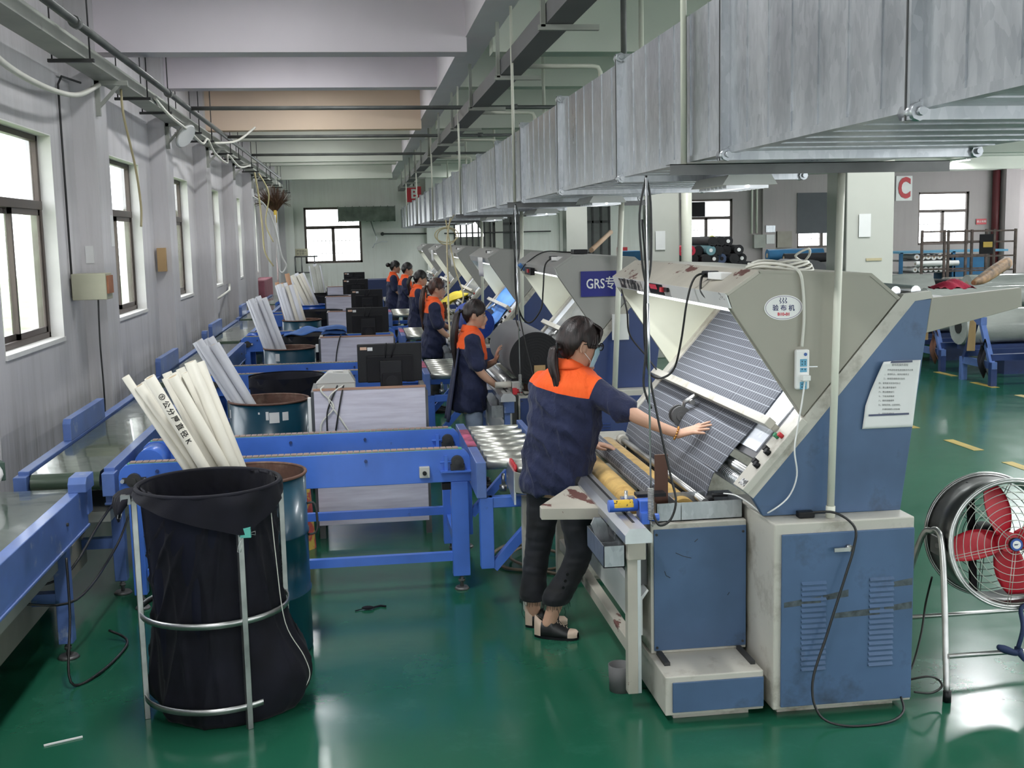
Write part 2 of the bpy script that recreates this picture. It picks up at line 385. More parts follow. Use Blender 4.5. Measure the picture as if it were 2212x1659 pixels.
def text(name, s, size, mat, loc, right, up, parent=None, o=(0, 0, 0), ext=.001, bold=0.0, sx=1.0, align='CENTER'):
    """raised lettering: right and up give the plane it stands in"""
    cu = bpy.data.curves.new(name, 'FONT'); cu.body = s; cu.size = size; cu.extrude = ext; cu.align_x = align; cu.align_y = 'CENTER'; cu.offset = bold; cu.resolution_u = 3
    t = bpy.data.objects.new('t', cu); COL.objects.link(t)
    dg = bpy.context.evaluated_depsgraph_get(); me = bpy.data.meshes.new_from_object(t.evaluated_get(dg)); bpy.data.objects.remove(t); bpy.data.curves.remove(cu)
    r = Vector(right).normalized(); u = Vector(up).normalized(); nn = r.cross(u)
    M = Matrix(((r.x * sx, u.x, nn.x, 0), (r.y * sx, u.y, nn.y, 0), (r.z * sx, u.z, nn.z, 0), (0, 0, 0, 1)))
    off = Vector(loc) - Vector(o); me.transform(Matrix.Translation(off) @ M); me.materials.clear(); me.materials.append(mat); me.name = name
    ob = bpy.data.objects.new(name, me); COL.objects.link(ob); ob.parent = parent
    return ob

# ================================================================== the room
XL, YF, ZC = -2.4, 37.0, 4.45
XR = 24.0
BAY = 3.75
struct('floor', MB().box((-2.65, -4, -.1), (XR, YF + .3, 0)), MATS['floor'])
lawn = pm('outdoor_grass', (.30, .38, .22), .9, var=.25, vs=.6)
struct('lawn_outside', MB().box((-70, -20, -.5), (-2.7, 90, -.4)), lawn)
hedge = pm('outdoor_hedge', (.20, .26, .16), .9, var=.4, vs=1.5)
hb = MB((-30, 0, -.4))
hb.grid(lambda u, v: (-30 + 1.5 * sin(v * 3.1) + 1.2 * noise.noise((u * 40, v * 5, 0)), -20 + 110 * u, -.4 + 3.6 * v + v * 1.4 * noise.noise((u * 60, 3, v))), 110, 6)
struct('hedge_outside', hb, hedge)

def wall_left():
    m = MB(); x0, x1 = XL - .25, XL; zs, zt = 1.30, 2.915
    wins = [(8.15 + BAY * k, 9.75 + BAY * k) for k in range(-3, 8)]
    m.box((x0, -4, 0), (x1, YF, zs)); m.box((x0, -4, zt), (x1, YF, ZC))
    y = -4
    for a, b in wins:
        if a > YF - 1: break
        m.box((x0, y, zs), (x1, a, zt)); y = b
    m.box((x0, y, zs), (x1, YF, zt))
    for k in range(-3, 8): m.box((XL - .01, 10.52 + BAY * k, 0), (-2.21, 11.03 + BAY * k, ZC))       # the pilasters of the same wall
    for a, b in wins:                                                                        # thin cornice lines above
        pass
    struct('wall_left', m, WALL)
    return wins
wins = wall_left()
sillm = pm('white_window_reveal', (.78, .77, .74), .7, var=.04)
GRN = pm('green_blind_cloth', (.30, .38, .36), .8, var=.08)
def side_window(n, y0, y1, z0=1.30, z1=2.915):
    x = XL - .14
    r = thing('window_%d' % n, None, None, (x, y0, z0)); r['kind'] = 'structure'; o = (x, y0, z0)
    m = MB(o); w = .05; zm = z0 + (z1 - z0) * .66
    for a, b in (((x - .04, y0, z0), (x + .04, y1, z0 + w)), ((x - .04, y0, z1 - w), (x + .04, y1, z1)), ((x - .04, y0, z0), (x + .04, y0 + w, z1)), ((x - .04, y1 - w, z0), (x + .04, y1, z1)), ((x - .045, y0, zm - .04), (x + .045, y1, zm + .03))): m.box(a, b)
    m.build('window_frame', ALUF, r, bevel=.004)
    yc = (y0 + y1) / 2
    for s, (a, b) in enumerate(((y0 + w, yc + .04), (yc - .04, y1 - w))):
        xs = x + (.018 if s else -.018); mm = MB(o)
        for c in (((xs - .012, a, z0 + w), (xs + .012, a + .04, zm - .04)), ((xs - .012, b - .04, z0 + w), (xs + .012, b, zm - .04)), ((xs - .012, a, z0 + w), (xs + .012, b, z0 + w + .045)), ((xs - .012, a, zm - .085), (xs + .012, b, zm - .04))): mm.box(*c)
        sf = mm.build('sash', ALUF, r)
        MB(o).box((xs - .003, a + .04, z0 + .09), (xs + .003, b - .04, zm - .08)).build('pane', GLASS, sf)
    MB(o).box((x - .003, y0 + w, zm + .03), (x + .003, y1 - w, z1 - w)).build('pane', GLASS, r)
    MB(o).box((XL - .25, y0, z0 - .03), (XL + .015, y1, z0 + .004)).build('window_sill', sillm, r)
    m2 = MB(o); m2.box((XL - .25, y1 - .006, z0), (XL + .003, y1 + .003, z1)).box((XL - .25, y0 - .003, z0), (XL + .003, y0 + .006, z1)).box((XL - .25, y0, z1 - .006), (XL + .003, y1, z1 + .003))
    m2.build('reveal', sillm, r)
k = 0
for a, b in wins:
    if a > YF - 1: continue
    k += 1; side_window(k, a, b)

# far wall: windows as (x0, x1, z0, z1)
FW = [(-1.64, .15, 1.27, 3.02), (10.55, 12.32, 1.35, 3.05), (14.55, 16.3, 1.38, 3.17), (18.81, 20.63, 1.38, 3.15)]
OPEN = FW + [(3.1, 4.25, 1.5, 2.75)]
def wall_far():
    m = MB(); xs = XL
    for (a, b, z0, z1) in sorted(OPEN):
        m.box((xs, YF, 0), (a, YF + .25, ZC)); m.box((a, YF, 0), (b, YF + .25, z0)); m.box((a, YF, z1), (b, YF + .25, ZC)); xs = b
    m.box((xs, YF, 0), (9.2, YF + .25, ZC)) if xs < 9.2 else None
    return m
m = MB(); xs = XL
for (a, b, z0, z1) in sorted(OPEN):
    if a > 9: break
    m.box((xs, YF, 0), (a, YF + .25, ZC)).box((a, YF, 0), (b, YF + .25, z0)).box((a, YF, z1), (b, YF + .25, ZC)); xs = b
m.box((xs, YF, 0), (9.3, YF + .25, ZC)).box((-2.21, YF - .2, 0), (-1.95, YF, ZC)).box((2.2, YF - .25, 0), (2.75, YF, ZC))
struct('wall_far', m, WALLF)
m = MB(); xs = 9.3
for (a, b, z0, z1) in sorted(OPEN):
    if a < 9: continue
    m.box((xs, YF, 0), (a, YF + .25, ZC)).box((a, YF, 0), (b, YF + .25, z0)).box((a, YF, z1), (b, YF + .25, ZC)); xs = b
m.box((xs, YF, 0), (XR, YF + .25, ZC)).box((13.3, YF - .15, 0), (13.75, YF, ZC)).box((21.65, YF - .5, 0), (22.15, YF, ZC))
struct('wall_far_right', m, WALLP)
struct('trim_1', MB().box((4.4, YF - .12, 0), (4.65, YF, ZC)).box((6.5, YF - .1, 0), (6.75, YF, ZC)), COLM)
GRILL = pm('pale_window_bars', (.52, .52, .52), .6)
BLIND = pm('grey_roller_blind', (.10, .105, .115), .8, var=.05)
for i, (a, b, z0, z1) in enumerate(FW):
    y = YF + .12; r = thing('window_%d' % (k + 1 + i), None, None, (a, y, z0)); r['kind'] = 'structure'; o = (a, y, z0); zm = z0 + (z1 - z0) * .64; xc = (a + b) / 2; w = .07
    m = MB(o)
    for p, q in (((a, y - .05, z0), (b, y + .05, z0 + w)), ((a, y - .05, z1 - w), (b, y + .05, z1)), ((a, y - .05, z0), (a + w, y + .05, z1)), ((b - w, y - .05, z0), (b, y + .05, z1)), ((a, y - .055, zm - .05), (b, y + .055, zm + .05)), ((xc - .05, y - .055, z0), (xc + .05, y + .055, zm))): m.box(p, q)
    m.build('window_frame', ALUF, r)
    MB(o).box((a + w, y - .004, z0 + w), (b - w, y + .004, z1 - w)).build('pane', GLASS, r)
    g = MB(o)
    for q in range(1, 14): x = a + (b - a) * q / 14; g.cyl((x, y + .5, z0), (x, y + .5, z0 + 1.0 + (.3 if q % 6 in (2, 3) else 0)), .012, n=5)
    for zz in (.3, .7): g.cyl((a, y + .5, z0 + zz), (b, y + .5, z0 + zz), .012, n=5)
    g.build('grille', GRILL, r)
    if i == 2: MB(o).box((a - .02, YF - .03, 1.86), (b + .02, YF - .02, z1 + .03)).build('roller_blind', BLIND, r)
    if i == 1: MB(o).box((a + .05, YF - .04, zm + .05), (a + .82, YF - .01, z1 - .08)).build('blackout_board', BLACKM, r)
for i, (a, b, z0, z1, mt) in enumerate(((7.32, 8.15, 0, 3.0, DOORM), (4.35, 5.2, 0, 2.75, DOORM))):
    r = thing('door_%d' % (i + 1), None, None, (a, YF - .03, z0)); r['kind'] = 'structure'; o = (a, YF - .03, z0)
    MB(o).box((a, YF - .05, 0), (b, YF - .01, z1)).build('door_panel', mt, r)
    g = MB(o); n = 3
    for q in range(n + 1): x = a + (b - a) * q / n; g.box((x - .03, YF - .08, 0), (x + .03, YF - .05, z1))
    for zz in (.02, 2.35, z1 - .08): g.box((a, YF - .08, zz), (b, YF - .05, zz + .08))
    g.build('door_frame', IRON, r)
# corrugated opening beside the first door, with bars
g = thing('barred_opening', 'barred opening onto a stairwell behind the farthest machines', 'window', (3.1, YF, 1.5)); o = (3.1, YF, 1.5); m = MB(o)
for q in range(7): x = 3.1 + 1.15 * q / 6; m.box((x - .025, YF - .04, 1.5), (x + .025, YF + .02, 2.75))
m.box((3.1, YF - .04, 2.7), (4.25, YF + .02, 2.78)).box((3.1, YF - .04, 1.45), (4.25, YF + .02, 1.53)); m.build('bars', IRON, g)
MB(o).prism([(3.1, 1.5), (4.25, 1.5), (4.25, 2.75), (3.6, 2.75), (4.1, 2.0), (3.1, 2.0)], YF + .1, YF + .16).build('corrugated_sheet', TRAYG, g)

struct('ceiling', MB().box((-2.65, -4, ZC), (XR, YF + .3, ZC + .25)), CEIL)
struct('wall_right', MB().box((XR, -4, 0), (XR + .2, YF, 1.0)).box((XR, -4, 3.4), (XR + .2, YF, ZC)), WALLF)
m = MB(); m.box((XL, -4.2, 0), (XR, -4, 1.1)).box((XL, -4.2, 2.9), (XR, -4, ZC))
for a, b in ((-2.4, -1.4), (.6, 1.8), (3.8, 5.2), (7.2, 8.6), (10.6, 12.0), (14, 15.4), (17.4, 18.8), (20.8, 24)): m.box((a, -4.2, 1.1), (b, -4, 2.9))
struct('wall_back', m, WALLF)
SUNTINT = pm('painted_warm_light_plaster', (.86, .68, .53), .85, var=.05, vs=.6, spec=.2)  # warm reflected sunlight put into the plaster colour of one beam
for q in range(-2, 8):
    y = 10.74 + BAY * q
    mt = SUNTINT if q == 2 else (CEIL if q < 2 else CEILG)
    zb = 3.87 if q % 2 else 3.71
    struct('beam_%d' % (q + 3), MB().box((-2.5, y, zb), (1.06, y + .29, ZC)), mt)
    struct('beam_right_%d' % (q + 3), MB().box((1.30, y, zb), (XR, y + .29, ZC)), CEILG)
struct('beam_long', MB().box((1.05, -4, 3.84), (1.31, YF, ZC)), CEIL)
for q in range(3):
    y = 10.6 + 2 * BAY * q
    struct('column_%d' % (q + 1), MB().box((4.66, y, 0), (5.14, y + .48, ZC)), COLM, bevel=.01)
m = MB((5.02, 10.55, 0)); m.cyl((5.2, 17.9, 0), (5.2, 17.9, 3.7), .085, n=14)
tag(m.build('drain_pipe', PVC), 'thick off-white drain pipe beside the middle column', 'pipe')
tag(MB((21.56, 36.9, 0)).cyl((21.5, 36.85, 0), (21.5, 36.85, ZC), .13, n=12).build('red_riser_pipe', pm('dark_red_pipe_paint', (.10, .012, .015), .5)), 'dark red vertical pipe beside the wall pilaster at right', 'pipe')
m = MB((10, 36.7, 3.85)); m.cyl((9.3, 36.75, 3.80), (XR, 36.75, 3.90), .05, n=8)
tag(m.build('wall_pipe', TRAYG), 'long grey pipe running across the far wall above the windows', 'pipe')
for x in (12.95, 13.12): tag(MB((x, 36.95, 0)).cyl((x, 36.93, 1.9), (x, 36.93, ZC), .035, n=8).build('conduit', PVC), 'white conduit pair running up the pinkish far wall', 'pipe', 'conduits on the pinkish wall')

# yellow dashed aisle marks (painted pieces of line, each flat on the floor)
dsh = [(5.565, 10.9, 11.35), (5.55, 9.66, 10.22), (5.5, 8.5, 9.12), (7.9, 13.4, 13.95), (7.8, 12.2, 12.75), (8.0, 14.6, 15.1), (8.05, 15.8, 16.3)]
for i, (x, a, b) in enumerate(dsh):
    tag(MB((x, a, 0)).box((x - .05, a, .0005), (x + .05, b, .003)).build('floor_dash', LINEY), 'yellow painted floor dash of the aisle line', 'floor marking', 'yellow dashes of the aisle line')
for x, s, a in ((.12, .25, .3), (-.9, .06, 1.2)):
    pass

# ================================================================== overhead
# left cable tray on brackets with the water pipe above it
o = (-2.1, 5, 3.45); t = thing('cable_tray', 'long pale grey cable tray hung beside the left wall above the windows', 'cable tray', o)
TB = MB(o); TB.box((-2.2, 2, 3.45), (-2.0, 33, 3.56)); TB.build('channel', TRAYG, t)
for q in range(-1, 7):
    y = 10.62 + BAY * q; b = MB(o)
    b.box((-2.22, y - .02, 3.15), (-2.17, y + .02, 3.45)).box((-2.21, y - .02, 3.41), (-1.93, y + .02, 3.45)).beam((-2.19, y, 3.22), (-2.0, y, 3.42), .02, .03)
    b.build('wall_bracket', TRAYG, t)
    for dy in (1.2, 2.5):
        if q < 0 and dy < 2: continue
        b = MB(o); b.box((-2.28, y + dy - .02, 3.425), (-1.94, y + dy + .02, 3.45)); h = b.build('hanger_bar', IRON, t)
        MB(o).cyl((-1.97, y + dy, 3.43), (-1.97, y + dy, 4.45), .007, n=6).build('threaded_rod', IRON, h); MB(o).cyl((-2.25, y + dy, 3.43), (-2.25, y + dy, 4.45), .007, n=6).build('threaded_rod', IRON, h)
GP = pm('grey_pipe_paint', (.10, .105, .10), .45, var=.2)
m = MB((-1.85, 5, 3.6)); m.cyl((-1.88, 2, 3.57), (-1.88, 30, 3.60), .03, n=10)
for y in (8.5, 12.5): m.cyl((-1.88, y, 3.575), (-1.88, y + .1, 3.575), .042, n=10)
w = tag(m.build('water_pipe', GP), 'dark grey water pipe running along the top of the left cable tray', 'pipe')
for y, z in ((14.05, 3.585), (17.9, 3.585), (21.8, 3.59)):
    tag(MB((0, y, z)).cyl((-1.88, y, z), (3.2, y, z - .02), .024, n=8).cyl((1.9, y, z - .01), (1.98, y, z - .01), .034, n=8).build('branch_pipe', GP), {14.05: 'nearest dark pipe crossing under the ceiling, in front of the beam painted with warm light', 17.9: 'middle dark pipe crossing under the ceiling', 21.8: 'farthest dark pipe crossing under the ceiling'}[y], 'pipe')
# right tray (dark) with flat hangers
o = (1.35, 5, 3.45); t = thing('cable_tray', 'dark grey cable tray hung under the long ceiling beam above the duct', 'cable tray', o)
MB(o).box((1.27, 2, 3.40), (1.45, 35, 3.53)).build('channel', TRAYD, t)
for q in range(12):
    y = 5.2 + 2.4 * q; h = MB(o); h.box((1.22, y - .02, 3.36), (1.62, y + .02, 3.395)).box((1.235, y - .02, 3.38), (1.265, y + .02, ZC if q % 2 else 3.84)); h.build('hanger', TRAYG, t)
# white poles carrying the duct, two branches of conduit
for i, y in enumerate((4.42, 9.3, 14.2, 19.4, 24.4, 29.4)):
    tag(MB((1.24, y, 2.3)).cyl((1.274, y, 2.3), (1.274, y, 3.85), .0125, n=10).build('duct_hanger_pole', PVC), ['nearest white hanger pole at the left side of the duct', 'second white hanger pole from the camera left of the duct', 'third white hanger pole from the camera left of the duct', 'fourth white hanger pole from the camera left of the duct', 'fifth white hanger pole from the camera left of the duct', 'farthest white hanger pole left of the duct'][i], 'pole')
    if i: tag(MB((2.3, y, 2.3)).cyl((2.33, y, 2.3), (2.33, y, 4.4), .021, n=10).build('duct_hanger_pole', PVC), 'white hanger pole on the right side of the duct', 'pole', 'hanger poles behind the duct')
for i, y in enumerate((6.5, 9.9, 13.6, 17.4, 21.2)):
    m = MB((1.6, y, 3.3)); m.tube([(1.45, y, 3.46), (2.05, y, 3.46), (2.1, y, 3.45), (2.12, y, 3.41), (2.12, y, 2.86)], .02, 8)
    tag(m.build('bent_conduit', PVC), ['nearest bent white conduit from the dark tray down to the duct', 'second bent white conduit from the dark tray down to the duct', 'third bent white conduit from the dark tray down to the duct', 'fourth bent white conduit from the dark tray down to the duct', 'farthest bent white conduit from the dark tray down to the duct'][i], 'conduit')
m = MB((1.95, 8.3, 3)); m.cyl((1.95, 8.3, 2.85), (1.95, 8.3, 4.4), .022, n=8); tag(m.build('steel_drop_rod', GP), 'dark steel rod between the duct top and the ceiling near the nearest beam', 'rod')
# ------------------------------------------------------------------ the air duct
DX0, DX1, DZ0, DZ1 = 1.30, 2.20, 2.32, 2.87
o = (DX0, 2.0, DZ0); t = thing('air_duct', 'long galvanised air duct hung over the row of inspection machines', 'air duct', o)
cuts = [1.1, 2.56, 3.95, 5.58, 7.26, 8.94]
while cuts[-1] < 34.5: cuts.append(cuts[-1] + 1.68)
n = 0
for y, y1 in zip(cuts, cuts[1:]):
    SEC = y1 - y; b = MB(o); x0, x1 = DX0 + .002 * (y - 4), DX1 + .002 * (y - 4)
    b.box((x0, y + .005, DZ0), (x1, y1 - .005, DZ1))
    if y < 20:
        for q in range(1, 7):                                   # pressed cross ribs
            yy = y + SEC * q / 7; b.box((x0 - .004, yy - .004, DZ0 + .01), (x0, yy + .004, DZ1)); b.box((x0 + .02, yy - .004, DZ0 - .004), (x1 - .02, yy + .004, DZ0))
        b.box((x0 - .006, y + .02, DZ0 - .006), (x0 + .03, y1 - .02, DZ0 + .016))
    b.build('duct_section', GALV, t)
    if y1 < 35.5:
        f = MB(o); e = .03
        for a, c in (((x0 - e, y1 - .018, DZ0 - e), (x0, y1 + .018, DZ1 + e)), ((x1, y1 - .018, DZ0 - e), (x1 + e, y1 + .018, DZ1 + e)), ((x0, y1 - .018, DZ0 - e), (x1, y1 + .018, DZ0)), ((x0, y1 - .018, DZ1), (x1, y1 + .018, DZ1 + e))): f.box(a, c)
        for px, pz in ((x0 - .012, DZ0 - .012), (x1 + .012, DZ0 - .012), (x0 - .012, DZ1 + .012)):
            if y < 14: f.cyl((px, y1 - .035, pz), (px, y1 + .035, pz), .022, n=8).cyl((px, y1 - .05, pz), (px, y1 - .035, pz), .011, n=8)
        f.build('flange', GALV, t)
        MB(o).box((x0 - e - .002, y1 - .003, DZ0 - e), (x0 - .001, y1 + .003, DZ1 + e)).build('gasket', IRON, t)
    n += 1
for i, yy in enumerate((4.42, 9.3, 14.2, 19.4, 24.4)):
    h = MB((1.2, yy, 2.26)); h.box((1.21, yy - .03, 2.262), (2.36, yy - .027, 2.305)).box((1.21, yy - .03, 2.302), (2.36, yy + .03, 2.305))
    tag(h.build('duct_support_angle', DSTEEL), ['nearest angle bar crossing under the duct', 'second angle bar crossing under the duct', 'third angle bar crossing under the duct', 'fourth angle bar crossing under the duct', 'fifth angle bar crossing under the duct'][i], 'bracket')
# lamps under the duct
LAMPE = emit('fluorescent_tube_light', (.95, .98, 1), 5)
for i, (x, y, w_) in enumerate(((1.78, 5.35, .5), (1.7, 8.0, .5), (1.9, 11.9, .8), (1.85, 15.9, .8), (1.85, 20.0, .8))):
    o = (x, y, 2.26); t = thing('louvre_lamp', ['nearest louvred strip lamp fixed under the duct', 'second louvred strip lamp under the duct', 'white louvred strip lamp under the duct with a pole below', 'small louvred lamp under the duct, fourth from the camera', 'farthest louvred lamp under the duct'][i], 'lamp', o)
    b = MB(o); b.prism([(x - .13, 2.25), (x + .13, 2.25), (x + .10, 2.295), (x - .10, 2.295)], y - w_ / 2, y + w_ / 2); b.build('lamp_housing', WHITEP, t)
    g = MB(o)
    for q in range(8): yy = y - w_ / 2 + .04 + (w_ - .08) * q / 7; g.box((x - .10, yy - .004, 2.235), (x + .10, yy + .004, 2.25))
    g.build('louvre', ALU, t)
    MB(o).cyl((x, y - w_ / 2 + .03, 2.245), (x, y + w_ / 2 - .03, 2.245), .008, n=6).build('tube', LAMPE, t)
# unseen twin-tube fill lamps, added between the ceiling beams to brighten the hall
CL = emit('fill_tube_light', (.97, .99, 1), 5)
def fill_lamp(x, y, power=80, z=3.95):
    o = (x, y, z); t = thing('fill_lamp', 'unseen twin-tube fill lamp added between the ceiling beams', 'lamp', o, 'unseen fill lamps between the ceiling beams')
    MB(o).box((x - .09, y - .62, z), (x + .09, y + .62, z + .05)).build('lamp_housing', WHITEP, t)
    for s in (-.045, .045): MB(o).cyl((x + s, y - .6, z - .02), (x + s, y + .6, z - .02), .013, n=8).build('tube', CL, t)
    for s in (-.45, .45): MB(o).cyl((x, y + s, z + .05), (x, y + s, ZC), .006, n=6).build('rod', IRON, t)
    a = area('fill_lamp_light', (0, 0, -.04), (0, 0, 0), .2, 1.25, power, (.97, .99, 1)); a.parent = t
for x, ys in ((-.6, (1.2, 5.0)), (5.0, (1.2, 5.0, 8.8, 16.2, 23.7)), (7.4, (1.2, 5.0, 8.8, 12.6, 20.1, 27.6, 33)), (12.5, (5.0, 12.6, 20.1, 27.6, 33)), (18, (12.6, 23.8, 33))):
    for y in ys: fill_lamp(x, y)
for q in range(0, 6): fill_lamp(-.75, 12.75 + BAY * q, 46, 4.36)  # extra row hidden above the beams, added to lift the left bays
fill_lamp(-.75, 8.9, 32, 4.36)
for x, y in ((3.5, 33), (5.6, 29.5)): fill_lamp(x, y, 110)  # added behind the duct to brighten the far wall
# round-faced flood lamp on the left tray bracket
o = (-1.98, 14.3, 3.3); t = thing('flood_lamp', 'round white flood lamp on the second bracket of the left cable tray', 'lamp', o)
ax = Vector((.75, -.35, -.55)).normalized()
MB(o).cyl(Vector(o) - ax * .05, Vector(o) + ax * .01, .10, .16, n=20).build('lamp_housing', TRAYG, t)
MB(o).cyl(Vector(o) + ax * .01, Vector(o) + ax * .03, .155, .14, n=20).build('lens', WHITEP, t)
# hanging cables along the left wall
def cable(name, label, pts, r, mat, k=6, group=None): 
    p = pts[0]; return tag(MB(p).tube(spline(pts, k), r, 6).build(name, mat), label, 'cable', group)
cable('drooping_cable', 'thick white cable drooping under the near end of the left tray', [(-2.15, 6.9, 3.42), (-2.17, 7.6, 3.22), (-2.18, 8.6, 3.17), (-2.17, 9.7, 3.22), (-2.15, 10.5, 3.40)], .022, WIREW)
cable('yellowed_cable', 'yellowish cable dangling in front of the second left window', [(-2.1, 11.2, 3.45), (-2.08, 11.15, 3.2), (-2.05, 11.4, 2.75), (-2.04, 11.5, 2.4), (-2.05, 11.5, 2.2)], .012, WIREY)
cable('white_tray_cable', 'white cable winding around the left tray farther back', [(-1.98, 12.3, 3.5), (-1.95, 13, 3.4), (-1.95, 14.5, 3.36), (-1.93, 15.5, 3.30), (-1.96, 16.3, 3.42), (-1.95, 17, 3.28), (-1.92, 18.2, 3.22), (-1.98, 19, 3.40), (-1.95, 20.5, 3.3), (-1.9, 22, 3.42)], .016, WIREW)
cable('slanting_cable', 'short white cable slanting from the left tray up to a beam', [(-1.98, 17.2, 3.44), (-1.7, 17.6, 3.5), (-1.45, 17.9, 3.72)], .018, WIREW)
cable('hanging_hose', 'pale hose hanging in a long loop before the last left window', [(-2.0, 24, 3.4), (-1.95, 24.2, 2.9), (-1.92, 24.3, 2.3), (-1.9, 24.4, 1.8), (-1.75, 24.5, 1.5)], .018, WIREY)
cable('hanging_hose', 'second thin pale hose hanging left of the broom', [(-1.95, 24.4, 3.4), (-1.78, 24.6, 3.0), (-1.88, 24.7, 2.4), (-1.75, 24.8, 2.0)], .014, WIREY)
cable('looped_white_hose', 'white hose looped at the foot under the broom', [(-2.23, 25.7, 3.0), (-2.0, 26.3, 2.8), (-1.82, 26.6, 2.3), (-1.72, 26.7, 1.7), (-1.62, 26.7, 1.45), (-1.72, 26.7, 1.3), (-1.8, 26.7, 1.5), (-1.82, 26.7, 2.6)], .022, WHITEP)
m = MB((-2.3, 10.2, 2)); m.tube([(-2.38, 10.05, 1.6), (-2.38, 10.05, 3.35), (-2.36, 10.1, 3.42), (-2.3, 10.5, 3.42)], .010, 6); tag(m.build('wall_conduit', IRON), 'thin dark conduit running up the wall between the first two windows', 'cable')
# switch box on the first pilaster
o = (-2.19, 10.5, 1.55); t = thing('switch_box', 'beige electrical box on the left wall pilaster between the first two windows', 'electrical box', o)
MB(o).box((-2.38, 10.02, 1.58), (-2.10, 10.26, 1.80)).build('box_body', pm('beige_box_paint', (.42, .41, .30), .5), t, bevel=.006)
MB(o).box((-2.10, 10.04, 1.63), (-2.085, 10.24, 1.78)).build('rusty_cover', pm('rusty_cover_paint', (.35, .14, .07), .7, var=.3), t)
cable('box_cable', 'thin grey cable running down from the beige electrical box', [(-2.2, 10.15, 1.58), (-2.22, 10.2, 1.2), (-2.24, 10.3, .6), (-2.3, 10.3, .1)], .008, IRON)
for (nm, a_, c_, mt, lb, ct) in (('notice', (-2.211, 10.88, 2.02), (-2.205, 11.0, 2.30), PAPER, 'faded paper notice on the first left pilaster', 'notice'), ('card_box', (-2.37, 14.20, 1.70), (-2.27, 14.268, 1.98), CARD, 'brown card box hung on the second left pilaster', 'box'), ('notice', (-2.36, 10.512, 1.88), (-2.29, 10.519, 2.03), PAPER, 'small paper note above the beige electrical box', 'notice')):
    tag(MB(a_).box(a_, c_).build(nm, mt), lb, ct)
m = MB((-2.3, 16, 1.3)); m.tube([(-2.38, 18.3, 1.0), (-2.34, 18.35, 1.08), (-2.22, 19, 1.15), (-2.2, 20.2, 1.2), (-2.36, 21.7, 1.25)], .02, 6); tag(m.build('wall_hose', WIREW), 'thin pale pipe along the left wall below the third window', 'pipe')
# broom hung high at the far end
o = (-1.93, 28.5, 1.4); t = thing('broom', 'long-handled twig broom standing head up in the far left corner', 'broom', o)
MB(o).cyl((-1.95, 28.5, .02), (-1.93, 28.5, 2.5), .02, n=8).build('handle', pm('red_white_striped_handle', (.62, .50, .48), .6, vs=30), t)
MB(o).cyl((-1.93, 28.5, 2.45), (-1.93, 28.5, 2.75), .03, .045, n=8).build('binding', YEL, t)
b = MB(o)
for q in range(330):
    a = random.uniform(0, 2 * pi); e = random.random() ** .5; dx, dy = cos(a) * e * .55, sin(a) * e * .25
    p0 = Vector((-1.93, 28.5, 2.68)); p1 = p0 + Vector((dx * .45 - .03, dy * .4, .25)); p2 = p0 + Vector((dx * random.uniform(.7, 1) - .08, dy, random.uniform(.3, .72) - abs(dx) * .35)); b.tube([p0, p1, p2], [.010, .008, .003], 3, caps=False)
b.build('bristles', pm('brown_twigs', (.12, .06, .035), .9, var=.3), t)
# far wall fittings
def far_sign(name, x0, x1, z0, z1, mat, label, cat='sign', y=YF - .02):
    return tag(MB((x0, y, z0)).box((x0, y - .012, z0), (x1, y + .005, z1)).build(name, mat), label, cat)
o = (17.96, YF - .03, 2.9); t = thing('letter_sign', 'white sign with a big red letter C on the far wall', 'sign', o)
MB(o).box((17.98, YF - .03, 2.88), (18.55, YF - .01, 3.70)).build('board', WHITEP, t); text('letter', 'C', .92, RED, (18.27, YF - .04, 3.27), (1, 0, 0), (0, 0, 1), t, o, .005, .035, .68)
o = (1.6, YF - .4, 3.1); t = thing('letter_sign', 'red sign with a white letter at the far end behind the duct', 'sign', o)
MB(o).box((1.6, YF - .42, 3.12), (2.05, YF - .40, 3.6)).build('board', RED, t); MB(o).box((1.8, YF - .415, 3.6), (1.84, YF - .405, 4.46)).build('hanger_strip', IRON, t); text('letter', 'B', .4, WHITEP, (1.83, YF - .43, 3.36), (1, 0, 0), (0, 0, 1), t, o, .004, .01)
o = (20.88, YF - .02, 2.03); t = thing('small_sign', 'small red sign with white writing right of the far window', 'sign', o)
MB(o).box((20.88, YF - .03, 2.03), (21.25, YF - .01, 2.22)).build('board', RED, t); text('lettering', '禁止吸烟', .085, WHITEP, (21.065, YF - .035, 2.125), (1, 0, 0), (0, 0, 1), t, o)
o = (-2.2, YF - .22, 1.5); t = thing('wall_notice', 'cream notice with two lines of writing in the far left corner', 'notice', o)
MB(o).box((-1.94, YF - .03, 1.5), (-1.55, YF - .01, 1.74)).build('board', pm('cream_notice_card', (.62, .58, .42), .7), t); text('lettering', '严禁烟火\n安全第一', .08, DSTEEL, (-1.745, YF - .035, 1.62), (1, 0, 0), (0, 0, 1), t, o)
far_sign('door_notice', 8.4, 8.75, 1.3, 1.55, RED, 'red notice with writing right of the dark metal door')
for i, (a, b, c, d, lb, mt) in enumerate(((13.0, 13.4, 1.42, 1.86, 'grey wall cabinet left of the warning notice', TRAYG), (13.8, 14.3, 1.42, 1.95, 'beige wall cabinet left of the blind window', pm('beige_cabinet_paint', (.34, .31, .26), .6)), (13.42, 13.7, 1.55, 1.85, 'round warning notice on the pilaster', PAPER), (13.4, 13.72, 1.93, 2.15, 'shiny framed notice above the warning notice', GALV))):
    tag(MB((a, YF - .3, c)).box((a, YF - (.17 if i < 2 else .18), c), (b, YF - (.0 if i < 2 else .15), d)).build('wall_cabinet' if i < 2 else 'wall_notice', mt), lb, 'cabinet' if i < 2 else 'notice')
m = MB((-2, 36.9, 1.2))
